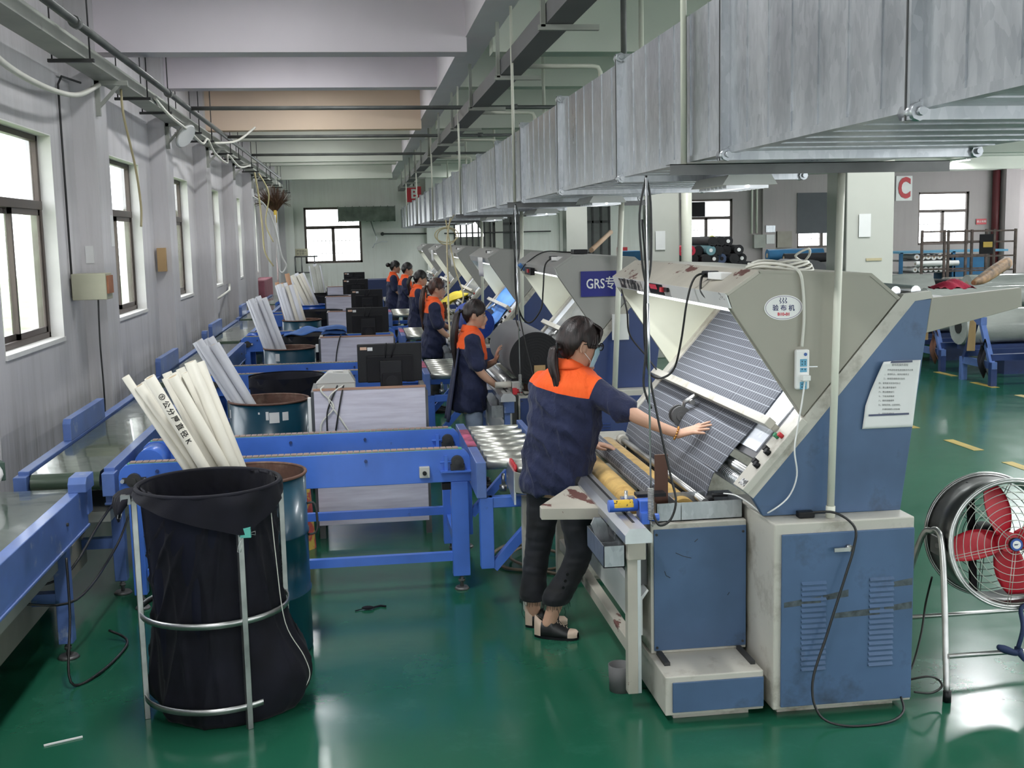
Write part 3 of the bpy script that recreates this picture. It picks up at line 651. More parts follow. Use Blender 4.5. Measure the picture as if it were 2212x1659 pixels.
for z in (1.0, 1.5): m.cyl((-1.95, 36.78, z), (-1.25, 36.78, z), .025, n=6)
for x in (-1.95, -1.75, -1.35): m.cyl((x, 36.78, 1.0), (x, 36.78, 1.5), .022, n=6)
for z in (1.0, 1.5):
    for x in (-1.95, -1.35): m.cyl((x, 36.78, z), (x, YF, z), .018, n=6)
tag(m.build('wall_rack', DSTEEL), 'small dark bar rack fixed below the cream notice on the far wall', 'rack')
m = MB((1.9, 36.7, 2.2)); m.tube([(.8, 36.9, 2.15), (3.0, 36.9, 2.12), (6.2, 36.85, 2.12)], .022, 6).cyl((.8, 37, 2.15), (.8, 36.8, 2.15), .06, n=8); tag(m.build('curtain_rail', IRON), 'thin dark rail across the far wall behind the machines', 'rail')
# green ventilation duct from the far window to the main duct
m = MB((.1, 36.3, 2.6)); gd = pm('grey_green_duct_cloth', (.20, .235, .20), .6, var=.2, vs=3)
m.box((-.55, 36.3, 2.56), (1.2, 36.98, 3.0))
for q in range(9): x = -.55 + 1.75 * q / 8; m.box((x - .012, 36.28, 2.54), (x + .012, 36.3, 3.02)).box((x - .012, 36.28, 2.54), (x + .012, 36.98, 2.56))
m.box((-.55, 36.285, 2.77), (1.2, 36.3, 2.785)); tag(m.build('branch_duct', gd), 'grey-green branch duct reaching from the far window to the main duct', 'air duct')
m = MB((.45, 36.9, 1.9)); m.tube([(.45, 36.9, 2.55), (.62, 36.85, 2.0), (.55, 36.8, 1.85), (.8, 36.8, 1.92), (.95, 36.8, 1.9)], .018, 5).tube([(.55, 36.8, 1.85), (.47, 36.8, 1.72)], .02, 5); tag(m.build('pipe_bracket', ALU), 'white bent pipe bracket right of the far left window', 'bracket')

# ================================================================== left side: conveyors, drums, desks
MB3 = 4.15                                                   # distance from one inspection station to the next
DR = -.075                                                   # the row drifts a little towards the wall
def foot(o, x, y, parent, r=.045):
    MB(o).cyl((x, y, .0), (x, y, .014), r, r * .8, n=14).cyl((x, y, .014), (x, y, .09), .011, n=8).cyl((x, y, .045), (x, y, .06), .02, n=6).build('foot', DSTEEL, parent)

def belt_conveyor(y0, y1, x0=-1.92, x1=-1.40, z=.80, label='', near=False):
    o = ((x0 + x1) / 2, y0, 0); t = thing('belt_conveyor', label, 'conveyor', o, 'belt conveyors along the left wall')
    b = MB(o); R = .055; zb = z - .015; pts = []
    n = 8                                                    # the belt wraps its end rollers
    prof = [(y0 + R - R * sin(a) - 0, zb - R + R * cos(a)) for a in [pi * i / n for i in range(n + 1)]]
    prof2 = [(y1 - R + R * sin(a), zb - R - R * cos(a)) for a in [pi * i / n for i in range(n + 1)]]
    loop = prof + prof2
    q = len(loop); bb = b.verts([(x0 + .075, a, c) for a, c in loop] + [(x1 - .075, a, c) for a, c in loop])
    for i in range(q): j = (i + 1) % q; b.face([bb + i, bb + j, bb + q + j, bb + q + i], sm=True)
    b.build('belt', BELT, t)
    for s, xa in (('l', x0), ('r', x1 - .06)):
        r = MB(o); r.box((xa, y0 + .06, z - .20), (xa + .06, y1 - .06, z)).box((xa - .008, y0 + .06, z - .215), (xa + .068, y1 - .06, z - .20)); rr = r.build('side_rail', BLUED, t, bevel=.004)
        m = MB(o)
        for yy in (y0 + .55, (y0 + y1) / 2, y1 - .5): m.cyl((xa - .008, yy, z - .10), (xa + .068, yy, z - .10), .010, n=6)
        m.build('bolts', IRON, rr)
    for yy in (y0 + .04, y1 - .04):
        for xa in (x0 - .01, x1 - .06): MB(o).box((xa, yy - .05, z - .15), (xa + .07, yy + .05, z - .02)).build('bearing_plate', BLUED, t, bevel=.004)
    for yy in (y0 + .30, y1 - .45):
        for xx in (x0 + .03, x1 - .05):
            MB(o).box((xx - .035, yy - .035, .08), (xx + .035, yy + .035, z - .2)).build('leg', BLUED, t, bevel=.004); foot(o, xx, yy, t, .055)
        MB(o).box((x0 + .06, yy - .03, .28), (x1 - .08, yy + .03, .34)).build('crossbar', BLUED, t)
    m = MB(o); m.box((x0 + .06, y0 + .15, z - .33), (x1 - .06, y1 - .2, z - .27)); m.build('return_tray', TRAYG, t)
    return t
bc = belt_conveyor(6.52, 10.35, label='green belt conveyor behind the nearest one, joined by the blue twin-rail conveyor')
BCL = ['third green belt conveyor from the camera along the left wall', 'fourth green belt conveyor from the camera along the left wall', 'fifth green belt conveyor from the camera along the left wall', 'farthest green belt conveyor along the left wall']
for k_, lb in enumerate(BCL):
    place(bc, (bc.location.x + DR * .35 * (k_ + 1), 6.52 + MB3 * (k_ + 1), 0), lb)
bc0 = belt_conveyor(2.2, 6.22, x0=-2.05, x1=-1.46, z=.79, label='nearest green belt conveyor at the left edge with a blue frame')
o = (-1.8, 3, .02); t = thing('cable_trunking', 'long beige open trunking lying under the nearest belt conveyor', 'trunking', o)
BEI = pm('beige_trunking_paint', (.30, .28, .23), .7, var=.1, dirt=(.12, .11, .10), dt=(.6, .7), ds=2)
MB(o).box((-1.95, 2.3, .30), (-1.66, 6.9, .36)).box((-1.95, 2.3, .0), (-1.92, 6.9, .30)).box((-1.70, 2.3, .18), (-1.66, 6.9, .30)).build('trunking_body', BEI, t)
MB(o).box((-1.80, 2.6, .36), (-1.77, 6.2, .365)).build('slot', BLACKM, t)
cable('floor_cable', 'black cable hanging from the nearest belt conveyor to the floor', [(-1.43, 5.55, .57), (-1.42, 5.5, .3), (-1.40, 5.35, .03), (-1.3, 5.5, .012), (-1.25, 5.9, .012), (-1.36, 6.0, .05)], .007, WIRE)
cable('loose_wires', 'black wires looping between the trunking and the second conveyor leg', [(-1.70, 5.7, .38), (-1.5, 5.8, .42), (-1.44, 6.3, .55), (-1.40, 6.6, .62)], .007, WIRE)
cable('loose_wires', 'second loop of black wire under the joint of the first two belt conveyors', [(-1.66, 5.6, .34), (-1.45, 5.75, .30), (-1.40, 6.4, .36), (-1.36, 6.7, .5)], .007, WIRE)
# guide blocks on the rails
def block(x0, y0, x1, y1, z, h, label, m=None):
    tag(MB((x0, y0, z)).prism([(y0, z), (y1, z), (y1, z + h), (y0 + .03, z + h), (y0, z + h - .03)], x0, x1, 'yz').build('guide_block', m or BLUED, bevel=.003), label, 'guide block')
block(-1.91, 7.55, -1.86, 8.55, .80, .14, 'long blue guide block on the wall-side rail of the second belt conveyor')
block(-1.93, 11.1, -1.88, 12.2, .80, .16, 'long blue guide block on the wall-side rail of the third belt conveyor')
block(-1.95, 15.2, -1.90, 16.3, .80, .18, 'long blue guide block on the wall-side rail of the fourth belt conveyor')
block(-1.98, 19.4, -1.93, 20.2, .80, .18, 'long blue guide block on the wall-side rail of the fifth belt conveyor')
block(-1.51, 5.98, -1.42, 6.16, .79, .075, 'small blue block on the near corner of the first belt conveyor')
block(-1.45, 10.2, -1.38, 10.34, .80, .16, 'short dark blue block at the end of the second belt conveyor', NAVY)
block(-1.995, 14.85, -1.93, 15.0, .80, .12, 'short blue block on the wall side at the fourth belt conveyor')
o = (-1.95, 6.35, .8); t = thing('tied_sensor_box', 'small green box tied with white cloth at the start of the second belt', 'box', o)
m = MB(o); m.box((-2.00, 6.33, .80), (-1.93, 6.41, .90), rz=.5); m.build('box_body', pm('dull_green_paint', (.05, .09, .07), .6), t, bevel=.004)
m = MB(o); m.tube(spline([(-1.97, 6.33, .89), (-1.94, 6.31, .84), (-1.97, 6.30, .76), (-2.0, 6.31, .70), (-2.03, 6.33, .74), (-2.0, 6.34, .82)], 4), [.02, .022, .024, .025, .025, .02, .018, .02, .03, .035, .03, .02, .02, .03, .04, .035, .03, .02, .02, .02, .02][:21], 7); m.build('cloth_strip', PAPER, t)
tag(MB((-2.0, 5.4, .79)).box((-2.04, 5.55, .79), (-1.98, 5.9, .90)).build('green_guide_block', pm('dull_green_paint', (.05, .09, .07), .6), bevel=.004), 'dull green block on the wall side of the nearest belt at the left edge', 'guide block')

# --- twin-rail transfer conveyor
def transfer():
    o = (-.4, 6.5, 0); t = thing('transfer_conveyor', 'nearest bright blue twin-rail transfer conveyor running to the roller table', 'conveyor', o, 'blue transfer conveyors')
    for ya, yb in ((6.47, 6.53), (7.19, 7.25)):
        r = MB(o); x0, x1, zt, zb = -1.36, .60, .835, .645; pr = [(x0 + .07, zb), (x1, zb), (x1, zt - .07)]
        pr += [(x1 - .07 + .07 * cos(a), zt - .07 + .07 * sin(a)) for a in (radians(30), radians(60), radians(90))]
        pr += [(x0 + .07 + .07 * cos(a), zt - .07 + .07 * sin(a)) for a in (radians(90), radians(120), radians(150), radians(180))] + [(x0, zb)]
        r.prism(pr, ya, yb); rr = r.build('rail', BLUE, t, bevel=.003)
        c = MB(o); n = 52                                       # slat chain on top
        for i in range(n): a = x0 + .06 + (x1 - x0 - .13) * i / n; c.box((a + .002, ya + .003, zt), (a + (x1 - x0 - .13) / n - .002, yb - .003, zt + .008))
        c.build('slat_chain', pm('dusty_brown_chain_slats', (.30, .22, .19), .7, var=.15), rr)
        MB(o).box((x0 + .05, ya + .002, zt - .004), (x1 - .05, yb - .002, zt + .002)).build('chain_guide', pm('green_plastic_guide', (.10, .34, .22), .5), rr)
        h = MB(o)                                              # flange bearing at the wall end, pillow block at the other
        h.cyl((x0 + .085, ya - .03, .745), (x0 + .085, ya, .745), .040, n=16).cyl((x0 + .085, ya - .045, .745), (x0 + .085, ya - .03, .745), .018, n=6).box((x0 + .02, ya - .014, .73), (x0 + .15, ya, .76))
        h.build('flange_bearing', IRON, rr)
        s = MB(o)
        for dx in (.025, .145): s.cyl((x0 + dx, ya - .035, .745), (x0 + dx, ya - .01, .745), .012, n=6)
        s.build('bearing_nuts', ALU, rr)
        p = MB(o); p.cyl((x1 - .08, ya - .035, .765), (x1 - .08, ya, .765), .036, n=16).cyl((x1 - .08, ya - .045, .765), (x1 - .08, ya - .03, .765), .016, n=6).box((x1 - .12, ya - .03, .718), (x1 - .04, ya, .75)); p.build('pillow_block', IRON, rr)
        p = MB(o); p.box((x1 - .18, ya - .045, .708), (x1 - .0, ya, .716)).box((x1 - .155, ya - .02, .716), (x1 - .135, ya, .80)).cyl((x1 - .18, ya - .015, .765), (x1 - .10, ya - .015, .765), .006, n=6); p.build('tensioner', BLUE, rr)
        q = MB(o)
        for xx in (-1.15, -.46, .0): q.cyl((xx, ya - .012, .79), (xx, ya, .79), .010, n=6)
        q.build('bolts', NAVY, rr)
    m = MB(o); m.cyl((-1.275, 6.53, .745), (-1.275, 7.19, .745), .014, n=10); m.build('drive_shaft', STEEL, t)
    m = MB(o); m.cyl((-1.275, 6.93, .745), (-1.275, 7.19, .745), .085, n=20); m.build('drive_drum', BLUE, t)
    for xx in (-1.28, .53):
        for yy, z1 in ((6.50, .645), (7.22, .645)):
            if xx < 0: a, c = xx - .035, xx + .035
            else: a, c = xx - .05, xx + .05
            MB(o).box((a, yy - .035, .085), (c, yy + .035, z1)).build('leg', BLUE, t, bevel=.004); foot(o, (a + c) / 2, yy, t)
        MB(o).box((xx - .03, 6.53, .22), (xx + .03, 7.19, .28)).build('end_bar', BLUE, t)
    for yy, z in ((6.50, .20), (7.22, .30)):
        MB(o).box((-1.24, yy - .02, z - .025), (.48, yy + .02, z + .025)).build('crossbar', BLUE, t)
    s = MB(o); s.box((.30, 6.44, .68), (.36, 6.47, .745)); sb = s.build('switch_box', GREYP, t, bevel=.004)
    MB(o).cyl((.33, 6.425, .71), (.33, 6.44, .71), .012, n=12).build('knob', BLACK, sb)
    m = MB(o); m.box((.43, 6.47, .60), (.52, 6.53, .638)); m.build('end_socket', BLACKM, t)
    return t
tc_ = transfer()
TCL = ['second blue twin-rail transfer conveyor, behind the nearest wood-effect panel', 'third blue twin-rail transfer conveyor from the camera', 'fourth blue twin-rail transfer conveyor from the camera', 'farthest blue twin-rail transfer conveyor']
for k_, lb in enumerate(TCL): place(tc_, (-.4 + DR * (k_ + 1), 6.5 + MB3 * (k_ + 1), 0), lb)

# --- roller table
def roller_table():
    o = (.83, 6.2, 0); t = thing('roller_table', 'nearest roller table of shiny rollers beside the standing woman with the mask', 'roller table', o, 'roller tables')
    for i in range(7):
        y = 6.24 + .175 * i; m = MB(o); m.cyl((.665, y, .79), (.985, y, .79), .036, n=16).cyl((.65, y, .79), (1.0, y, .79), .010, n=6); m.build('roller', ROLL, t)
    m = MB(o); m.box((.595, 6.12, .62), (.65, 7.45, .82)); m.build('side_rail', BLUED, t, bevel=.004)
    m = MB(o); m.box((1.0, 6.55, .74), (1.035, 7.45, .83)); m.build('side_rail', BLUED, t, bevel=.004)
    MB(o).box((.595, 6.6, .8201), (.65, 7.2, .822)).build('red_paint_patch', pm('pink_red_paint_smear', (.45, .09, .18), .5, var=.4, vs=8), t)
    for yy in (6.16, 7.4):
        MB(o).box((.61, yy - .035, .22 if yy < 7 else .09), (.685, yy + .035, .62)).build('leg', BLUE, t, bevel=.004); (foot(o, .645, yy, t) if yy > 7 else None)
        MB(o).box((.66, yy - .03, .56), (1.03, yy + .03, .62)).build('cross_beam', BLUE, t, bevel=.004)
        MB(o).beam((.68, yy, .22), (1.0, yy, .57), .05, .055, (0, 1, 0)).build('brace', BLUE, t)
    MB(o).cyl((.76, 6.28, .66), (.76, 6.28, .72), .01, n=6).cyl((.76, 6.28, .62), (.76, 6.28, .655), .022, n=8).build('bolt', STEEL, t)
    return t
rtb = roller_table()
for k_, lb in enumerate(['second roller table, beside the woman with the long ponytail', 'third roller table from the camera', 'fourth roller table from the camera', 'farthest roller table beside the far women']): place(rtb, (.83 + DR * (k_ + 1) * .6, 6.2 + MB3 * (k_ + 1), 0), lb)
# red-ended feed rollers on a grey bracket
o = (.95, 5.95, 0); t = thing('feed_roller_bracket', 'grey bracket with red-ended rollers between the nearest roller table and the woman', 'bracket', o)
m = MB(o); m.prism([(.78, .69), (1.12, .62), (1.12, .69), (.78, .80)], 5.92, 5.94); m.build('front_plate', TRAYG, t)
m = MB(o); m.prism([(5.93, .62), (6.25, .68), (6.25, .80), (5.93, .80)], .775, .785, 'yz'); m.build('side_plate', ALU, t)
for i in range(4):
    y = 6.0 + .055 * i; MB(o).cyl((.79, y, .80), (1.1, y, .80), .022, n=14).build('roller', ROLL, t); MB(o).cyl((.785, y, .80), (.80, y, .80), .027, n=14).build('end_cap', RED, t)
m = MB(o); m.box((.83, 6.02, .0), (.88, 6.07, .64)); m.build('post', CREAM, t)
cable('coiled_floor_cable', 'brownish cable coiled on the floor under the nearest roller table', [(1.0, 6.6, .3), (.95, 6.75, .02), (1.1, 7.1, .012), (.95, 7.35, .015), (.78, 7.1, .02), (.85, 6.8, .012), (1.15, 6.75, .015), (1.2, 7.05, .02), (1.0, 7.2, .03), (.88, 6.95, .03), (1.1, 6.65, .012), (1.35, 6.6, .012)], .010, pm('brownish_cable', (.16, .12, .08), .6))

# --- desks with wood-effect panels
def desk():
    o = (.05, 7.75, 0); t = thing('work_desk', 'nearest work desk with a lilac-white wood-effect back panel', 'desk', o, 'work desks with wood-effect panels')
    MB(o).box((-.33, 7.78, .10), (.42, 7.80, 1.03)).build('back_panel', LAM, t)
    MB(o).box((-.335, 7.775, 1.03), (.425, 7.805, 1.043)).build('wood_edge', WOODT, t); MB(o).box((-.335, 7.805, .955), (.425, 8.32, .970)).build('desk_top', pm('grey_desk_top', (.30, .29, .30), .5), t)
    MB(o).box((-.35, 7.80, .08), (-.32, 8.3, 1.02)).build('side_panel', pm('dark_grey_cabinet', (.07, .075, .08), .5), t)
    MB(o).box((.40, 7.80, .08), (.43, 8.3, 1.02)).build('side_panel', DSTEEL, t)
    for xx in (-.31, .42):
        for yy in (7.83, 8.28): MB(o).box((xx - .02, yy - .02, 0), (xx + .02, yy + .02, 1.0)).build('leg', DSTEEL, t)
    MB(o).box((-.32, 7.9, .45), (.40, 8.28, .47)).build('shelf', DSTEEL, t)
    return t
dk = desk()
DKL = ['second work desk with a wood-effect panel, carrying a blue folded cloth', 'third work desk with a wood-effect panel', 'fourth work desk with a wood-effect panel', 'farthest work desk with a wood-effect panel']
DKX = [-.085, -.11, -.25, -.33]
for k_, lb in enumerate(DKL): place(dk, (.05 + DKX[k_], 7.75 + 4.2 * (k_ + 1), 0), lb)
def monitor():
    o = (.19, 7.88, 1.001); t = thing('monitor', 'nearest black monitor seen from behind on the first wood-panelled desk', 'monitor', o, 'black monitors on the desks')
    z = 1.09; s = MB(o); s.box((-.03, 7.90, z), (.41, 7.925, z + .265)); s.build('screen_shell', BLACK, t, bevel=.006)
    s = MB(o); s.box((.03, 7.875, z + .0), (.35, 7.90, z + .185)); s.build('rear_housing', BLACKM, t, bevel=.008)
    s = MB(o); s.box((.12, 7.86, z - .03), (.27, 7.877, z + .15)); s.build('stand_plate', BLACK, t, bevel=.004)
    s = MB(o); s.prism([(.125, 1.01), (.275, 1.01), (.265, 1.155), (.135, 1.155)], 7.842, 7.862); s.build('stand_neck', BLACKM, t, bevel=.004)
    s = MB(o); s.cyl((.20, 7.838, 1.10), (.20, 7.843, 1.10), .042, n=20); c = s.build('cable_hole', BLACK, t); c.scale = (1, 1, 1)
    s = MB(o); s.box((.10, 7.83, 1.001), (.30, 7.99, 1.011)); s.build('base', BLACKM, t, bevel=.003)
    MB(o).box((-.01, 7.898, z + .225), (.035, 7.8995, z + .245)).build('label', pm('orange_white_label', (.65, .42, .30), .6), t)
    MB(o).box((.04, 7.898, z + .218), (.075, 7.8995, z + .242)).build('label', PAPER, t)
    for x0, x1 in ((.16, .17), (.20, .235)): MB(o).tube([(x0, 7.87, z + .17), (x1, 7.885, z + .27)], .004, 6).build('antenna', BLACKM, t)
    return t
mon = monitor(); mon.location.z -= .03
MNL = ['second black monitor, on the desk with the blue folded cloth', 'third black monitor from the camera, seen from behind', 'fourth black monitor from the camera, seen from behind', 'farthest black monitor against the white wall']
for k_, (x, z, lb) in enumerate(((.075, 1.046, 0), (.105, 1.046, 0), (-.06, 1.046, 0), (-.09, 1.046, 0))): place(mon, (x, 7.88 + 4.2 * (k_ + 1), .971), MNL[k_])
# label printer on the first desk
o = (-.18, 7.95, 1.001); t = thing('label_printer', 'light grey label printer on the nearest desk left of the monitor', 'printer', o)
m = MB(o); m.prism([(-.31, 1.001), (-.05, 1.001), (-.05, 1.10), (-.085, 1.165), (-.23, 1.172), (-.31, 1.10)], 7.84, 8.06); m.build('printer_body', GREYP, t, bevel=.012)
m = MB(o); m.prism([(-.318, 1.098), (-.045, 1.098), (-.055, 1.115), (-.09, 1.170), (-.23, 1.178), (-.31, 1.112)], 7.835, 7.90); m.build('lid', GREYP, t, bevel=.006)
MB(o).box((-.20, 7.86, 1.178), (-.13, 7.90, 1.181)).build('label', PAPER, t); t.location.z -= .03
def pcable(nm, lb, pts, mt, r=.006): return cable(nm, lb, pts, r, mt)
pcable('panel_cable', 'white cable looping down the front of the nearest panel', [(-.26, 7.80, 1.06), (-.28, 7.765, 1.03), (-.20, 7.76, .92), (-.29, 7.765, .80), (-.28, 7.765, .62)], WIREW)
pcable('panel_cable', 'second white cable crossing the front of the nearest panel', [(-.13, 7.80, 1.06), (-.2, 7.765, 1.02), (-.23, 7.76, .96), (-.16, 7.765, .84), (-.10, 7.765, .74)], WIREW)
pcable('panel_cable', 'left black cable hanging down the nearest panel', [(-.17, 7.80, 1.06), (-.20, 7.765, 1.0), (-.245, 7.76, .88), (-.25, 7.765, .72)], WIRE)
pcable('panel_cable', 'right black cable hanging down the nearest panel', [(-.13, 7.80, 1.06), (-.145, 7.765, 1.0), (-.17, 7.76, .88), (-.20, 7.765, .72)], WIRE)
pcable('panel_cable', 'black cable hanging down the second wood-effect panel', [(-.20, 12.0, 1.06), (-.22, 11.96, 1.02), (-.25, 11.96, .90), (-.27, 11.96, .76)], WIRE)
# folded blue cloths, baskets and small things beside desks
o = (-.27, 12.2, .971); t = thing('folded_cloth', 'stack of folded blue cloth on the second desk beside the monitor', 'cloth', o)
for i in range(4):
    z = .971 + .045 * i; s = .012 * sin(i * 2.1); m = MB(o)
    m.grid(lambda u, v, z=z, s=s: (-.40 + .26 * u + s, 12.1 + .22 * v, z + .034 * (1 - abs(2 * u - 1) ** 6) * (1 - abs(2 * v - 1) ** 6) + .004 * sin(u * 9 + z * 99)), 12, 8); m.grid(lambda u, v, z=z, s=s: (-.40 + .26 * u + s, 12.1 + .22 * v, z), 1, 1)
    m.build('fold', CLOTHB, t)
# power things on the left face of each desk
tag(MB((-.36, 8.0, .6)).box((-.375, 7.82, .55), (-.352, 7.86, .98)).build('socket_strip', WHITEP, bevel=.003), 'white socket strip on the left side of the nearest desk', 'socket strip')
tag(MB((-.5, 12, .8)).box((-.47, 12.02, .88), (-.44, 12.06, .96)).build('socket_strip', WHITEP, bevel=.003), 'white plug on the left side of the second desk', 'plug')
# red/yellow bag on the floor behind the front drum
o = (-.44, 7.6, 0); t = thing('printed_sack', 'red and yellow printed sack standing at the left foot of the nearest desk', 'bag', o)
m = MB(o); m.grid(lambda u, v: (-.46 + .11 * cos(2 * pi * u) * (1 - .25 * v), 7.6 + .09 * sin(2 * pi * u) * (1 - .2 * v), .52 * v), 14, 6); m.build('sack_body', pm('red_yellow_print', (.45, .05, .04), .6, var=.1, dirt=(.55, .38, .06), dt=(.5, .56), ds=6), t)
m = MB(o); m.ell((-.46, 7.6, .55), (.09, .08, .06), 12, 8); m.build('green_plastic_top', pm('green_film', (.05, .24, .13), .3), t)

# --- drums
def drum(c, r, h, mat, label, cat='drum', name='steel_drum'):
    o = (c[0], c[1], 0); t = thing(name, label, cat, o, 'steel drums holding tubes')
    m = MB(o); m.lathe([(r * .97, .0), (r, .012), (r, h * .33), (r + .006, h * .335), (r + .006, h * .345), (r, h * .35), (r, h * .66), (r + .006, h * .665), (r + .006, h * .675), (r, h * .68), (r, h), (r - .006, h), (r - .006, .02), (0, .02)], c, 40); m.build('drum_wall', [mat], t)
    m = MB(o); m.lathe([(r - .008, .025), (r - .008, h - .004)], c, 40); m.build('rusty_lining', RUST, t)
    m = MB(o); m.tube([(c[0] + r * cos(a), c[1] + r * sin(a), h) for a in [2 * pi * i / 40 for i in range(40)]], .008, 8, closed=True); m.build('rim', RUST if mat is TEAL else mat, t)
    return t
DR1 = (-.575, 5.72); DR2 = (-.68, 8.42); DR3 = (-.76, 12.45); DR4 = (-.83, 16.7); DR5 = (-.86, 20.8)
d1 = drum(DR1, .275, .90, TEAL, 'nearest teal steel drum with a rusty inside, behind the black cloth bag')
d2 = drum(DR2, .285, .90, TEAL, 'teal drum with torn paper labels, behind the twin-rail conveyor')
d3 = drum(DR3, .275, .90, TEAL, 'third teal drum from the camera with one white label')
d4 = drum(DR4, .275, .90, TEAL, 'fourth teal drum from the camera, half behind a dark bin')
d5 = drum(DR5, .275, .88, TEALB, 'bright blue drum near the far end holding tubes')
def label_on(t, c, r, a, z, w, h, mat=PAPER):
    o = t.location; m = MB(o); m.grid(lambda u, v: (c[0] + (r + .0015) * cos(a + (u - .5) * w / r), c[1] + (r + .0015) * sin(a + (u - .5) * w / r), z + h * (v - .5)), 4, 1); return m.build('paper_label', mat, t)
for a, z, w, h in ((-1.55, .82, .02, .06), (-1.38, .805, .07, .075), (-1.1, .81, .045, .06), (-2.75, .82, .025, .06), (-1.75, .84, .012, .015)): label_on(d2, DR2, .285, a, z, w, h)
label_on(d3, DR3, .275, -2.0, .82, .05, .08); label_on(d4, DR4, .275, -1.6, .8, .03, .05)
for t, c, r in ((d2, DR2, .285), (d1, DR1, .275), (d3, DR3, .275)):
    o = t.location
    for a in (0.05, pi - .05):
        if t is d1 and a > 1: continue
        m = MB(o); ca, sa = cos(a), sin(a); m.tube(spline([(c[0] + r * ca, c[1] + r * sa - .03, .74), (c[0] + (r + .04) * ca, c[1] + (r + .04) * sa - .03, .73), (c[0] + (r + .045) * ca, c[1] + (r + .045) * sa - .03, .60), (c[0] + r * ca, c[1] + r * sa - .03, .58)], 4), .006, 6); m.build('wire_handle', IRON, t)

# --- cardboard tubes leaning in the drums: each its own thing
def lean_tube(name, p0, p1, r, mat, label, group):
    o = p0; t = thing(name, label, 'tube', o, group)
    MB(o).cyl(p0, p1, r, n=20, hole=r * .82).build('tube_wall', mat, t)
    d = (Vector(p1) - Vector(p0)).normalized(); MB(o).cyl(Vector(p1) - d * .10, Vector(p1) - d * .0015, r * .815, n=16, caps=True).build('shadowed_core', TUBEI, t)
    return t
def tube_mesh(p0, p1, r): pass
# tubes of the first drum: (foot x, y), (head x, y, z), radius
def tubes(c, heads, group, mats, labels, sl=None):
    ends = []
    for i, (hx, hy, hz, r) in enumerate(heads):
        k_ = sl[i] if isinstance(sl, (list, tuple)) else sl                  # sideways run per metre of height
        zf = .03; fx = hx + k_ * (hz - zf); lim = c[0] + .235 - r
        if fx > lim: fx = lim; zf = hz - (lim - hx) / k_                     # it rests against the far side of the drum
        fy = c[1] + (hy - c[1]) * .25 + (.05 if i % 2 else -.05)
        lb = labels[i] if isinstance(labels, list) else labels
        lean_tube('cardboard_tube', (fx, fy, zf), (hx, hy, hz), r, mats[i % len(mats)], lb, group); ends.append(((fx, fy, zf), (hx, hy, hz), r))
    return ends
H1 = [(-1.094, 5.5, 1.433, .019), (-1.036, 5.5, 1.388, .024), (-1.042, 5.7, 1.387, .024), (-.975, 5.44, 1.432, .026), (-.925, 5.60, 1.410, .025), (-.956, 5.8, 1.411, .024), (-.905, 5.72, 1.42, .023), (-.882, 5.5, 1.425, .027), (-.890, 5.8, 1.43, .023), (-.85, 5.7, 1.42, .023), (-.809, 5.58, 1.482, .028), (-.790, 5.78, 1.46, .022)]
L1 = ['leftmost thin white cardboard tube in the nearest drum, leaning far left', 'second white tube from the left in the nearest drum', 'white tube behind the written one in the nearest drum', 'white cardboard tube with black handwriting in the nearest drum', 'white tube just right of the handwritten one', 'short white tube end showing behind the middle of the nearest bundle', 'second tube end showing behind the middle of the nearest bundle', 'thick white tube in the middle front of the nearest bundle', 'tube at the back right of the middle of the nearest bundle', 'tube just left of the tallest in the nearest bundle', 'tallest thick white tube at the right of the nearest bundle', 'thin tube right behind the tallest of the nearest bundle']
E1 = tubes(DR1, H1, 'tubes in the nearest drum', [TUBE], L1, [.54, .53, .47, .463, .42, .38, .42, .45, .40, .39, .337, .323])
def bundle(c, x0, x1, z0, z1, y, n, group, label, mats, r=.024, sl=.5):
    hs = [(x0 + (x1 - x0) * i / (n - 1) + .008 * ((i * 7) % 3 - 1), y + (.0 if i % 2 else .09), z0 + (z1 - z0) * i / (n - 1) + .02 * ((i * 5) % 3 - 1) + (.0 if i % 2 else .02), r) for i in range(n)]
    tubes(c, hs, group, mats, label, sl)
bundle(DR2, -1.165, -1.03, 1.335, 1.315, 8.35, 7, 'tubes in the second drum', 'bluish white cardboard tube in the drum behind the twin-rail conveyor', [TUBEB], .029, .53)
bundle(DR3, -1.16, -1.00, 1.41, 1.42, 12.4, 8, 'tubes in the third drum', 'white cardboard tube in the third drum from the camera', [TUBEB], .03, .315)
bundle(DR4, -1.155, -.94, 1.40, 1.38, 16.7, 9, 'tubes in the fourth drum', 'white cardboard tube in the fourth drum from the camera', [TUBEB, TUBEB, TUBE], .032, .25)
bundle(DR5, -1.19, -1.0, 1.39, 1.42, 20.8, 9, 'tubes in the blue drum', 'white cardboard tube in the bright blue drum near the far end', [TUBEB, TUBE], .034, .42)
d6 = drum((-.85, 25.0), .28, .9, BLACKM, 'farthest black drum holding greyish tubes below the far window')
bundle((-.85, 25.0), -1.01, -.84, 1.47, 1.46, 25.0, 9, 'tubes in the farthest drum', 'pale tube in the farthest drum below the far window', [TUBEB, TRAYG], .038, .15)
for x, z, w in ((-1.17, 1.44, .03), (-1.10, 1.43, .03), (-1.02, 1.56, .035)):
    lean_tube('cardboard_tube', (x + .28, 16.85, .03), (x, 16.88, z), w, pm('brown_cardboard', (.38, .22, .13), .8), {-1.17: 'left brown tube end behind the fourth bundle', -1.10: 'right brown tube end behind the fourth bundle', -1.02: 'tall brown tube behind the fourth bundle'}[x], 'brown tubes')
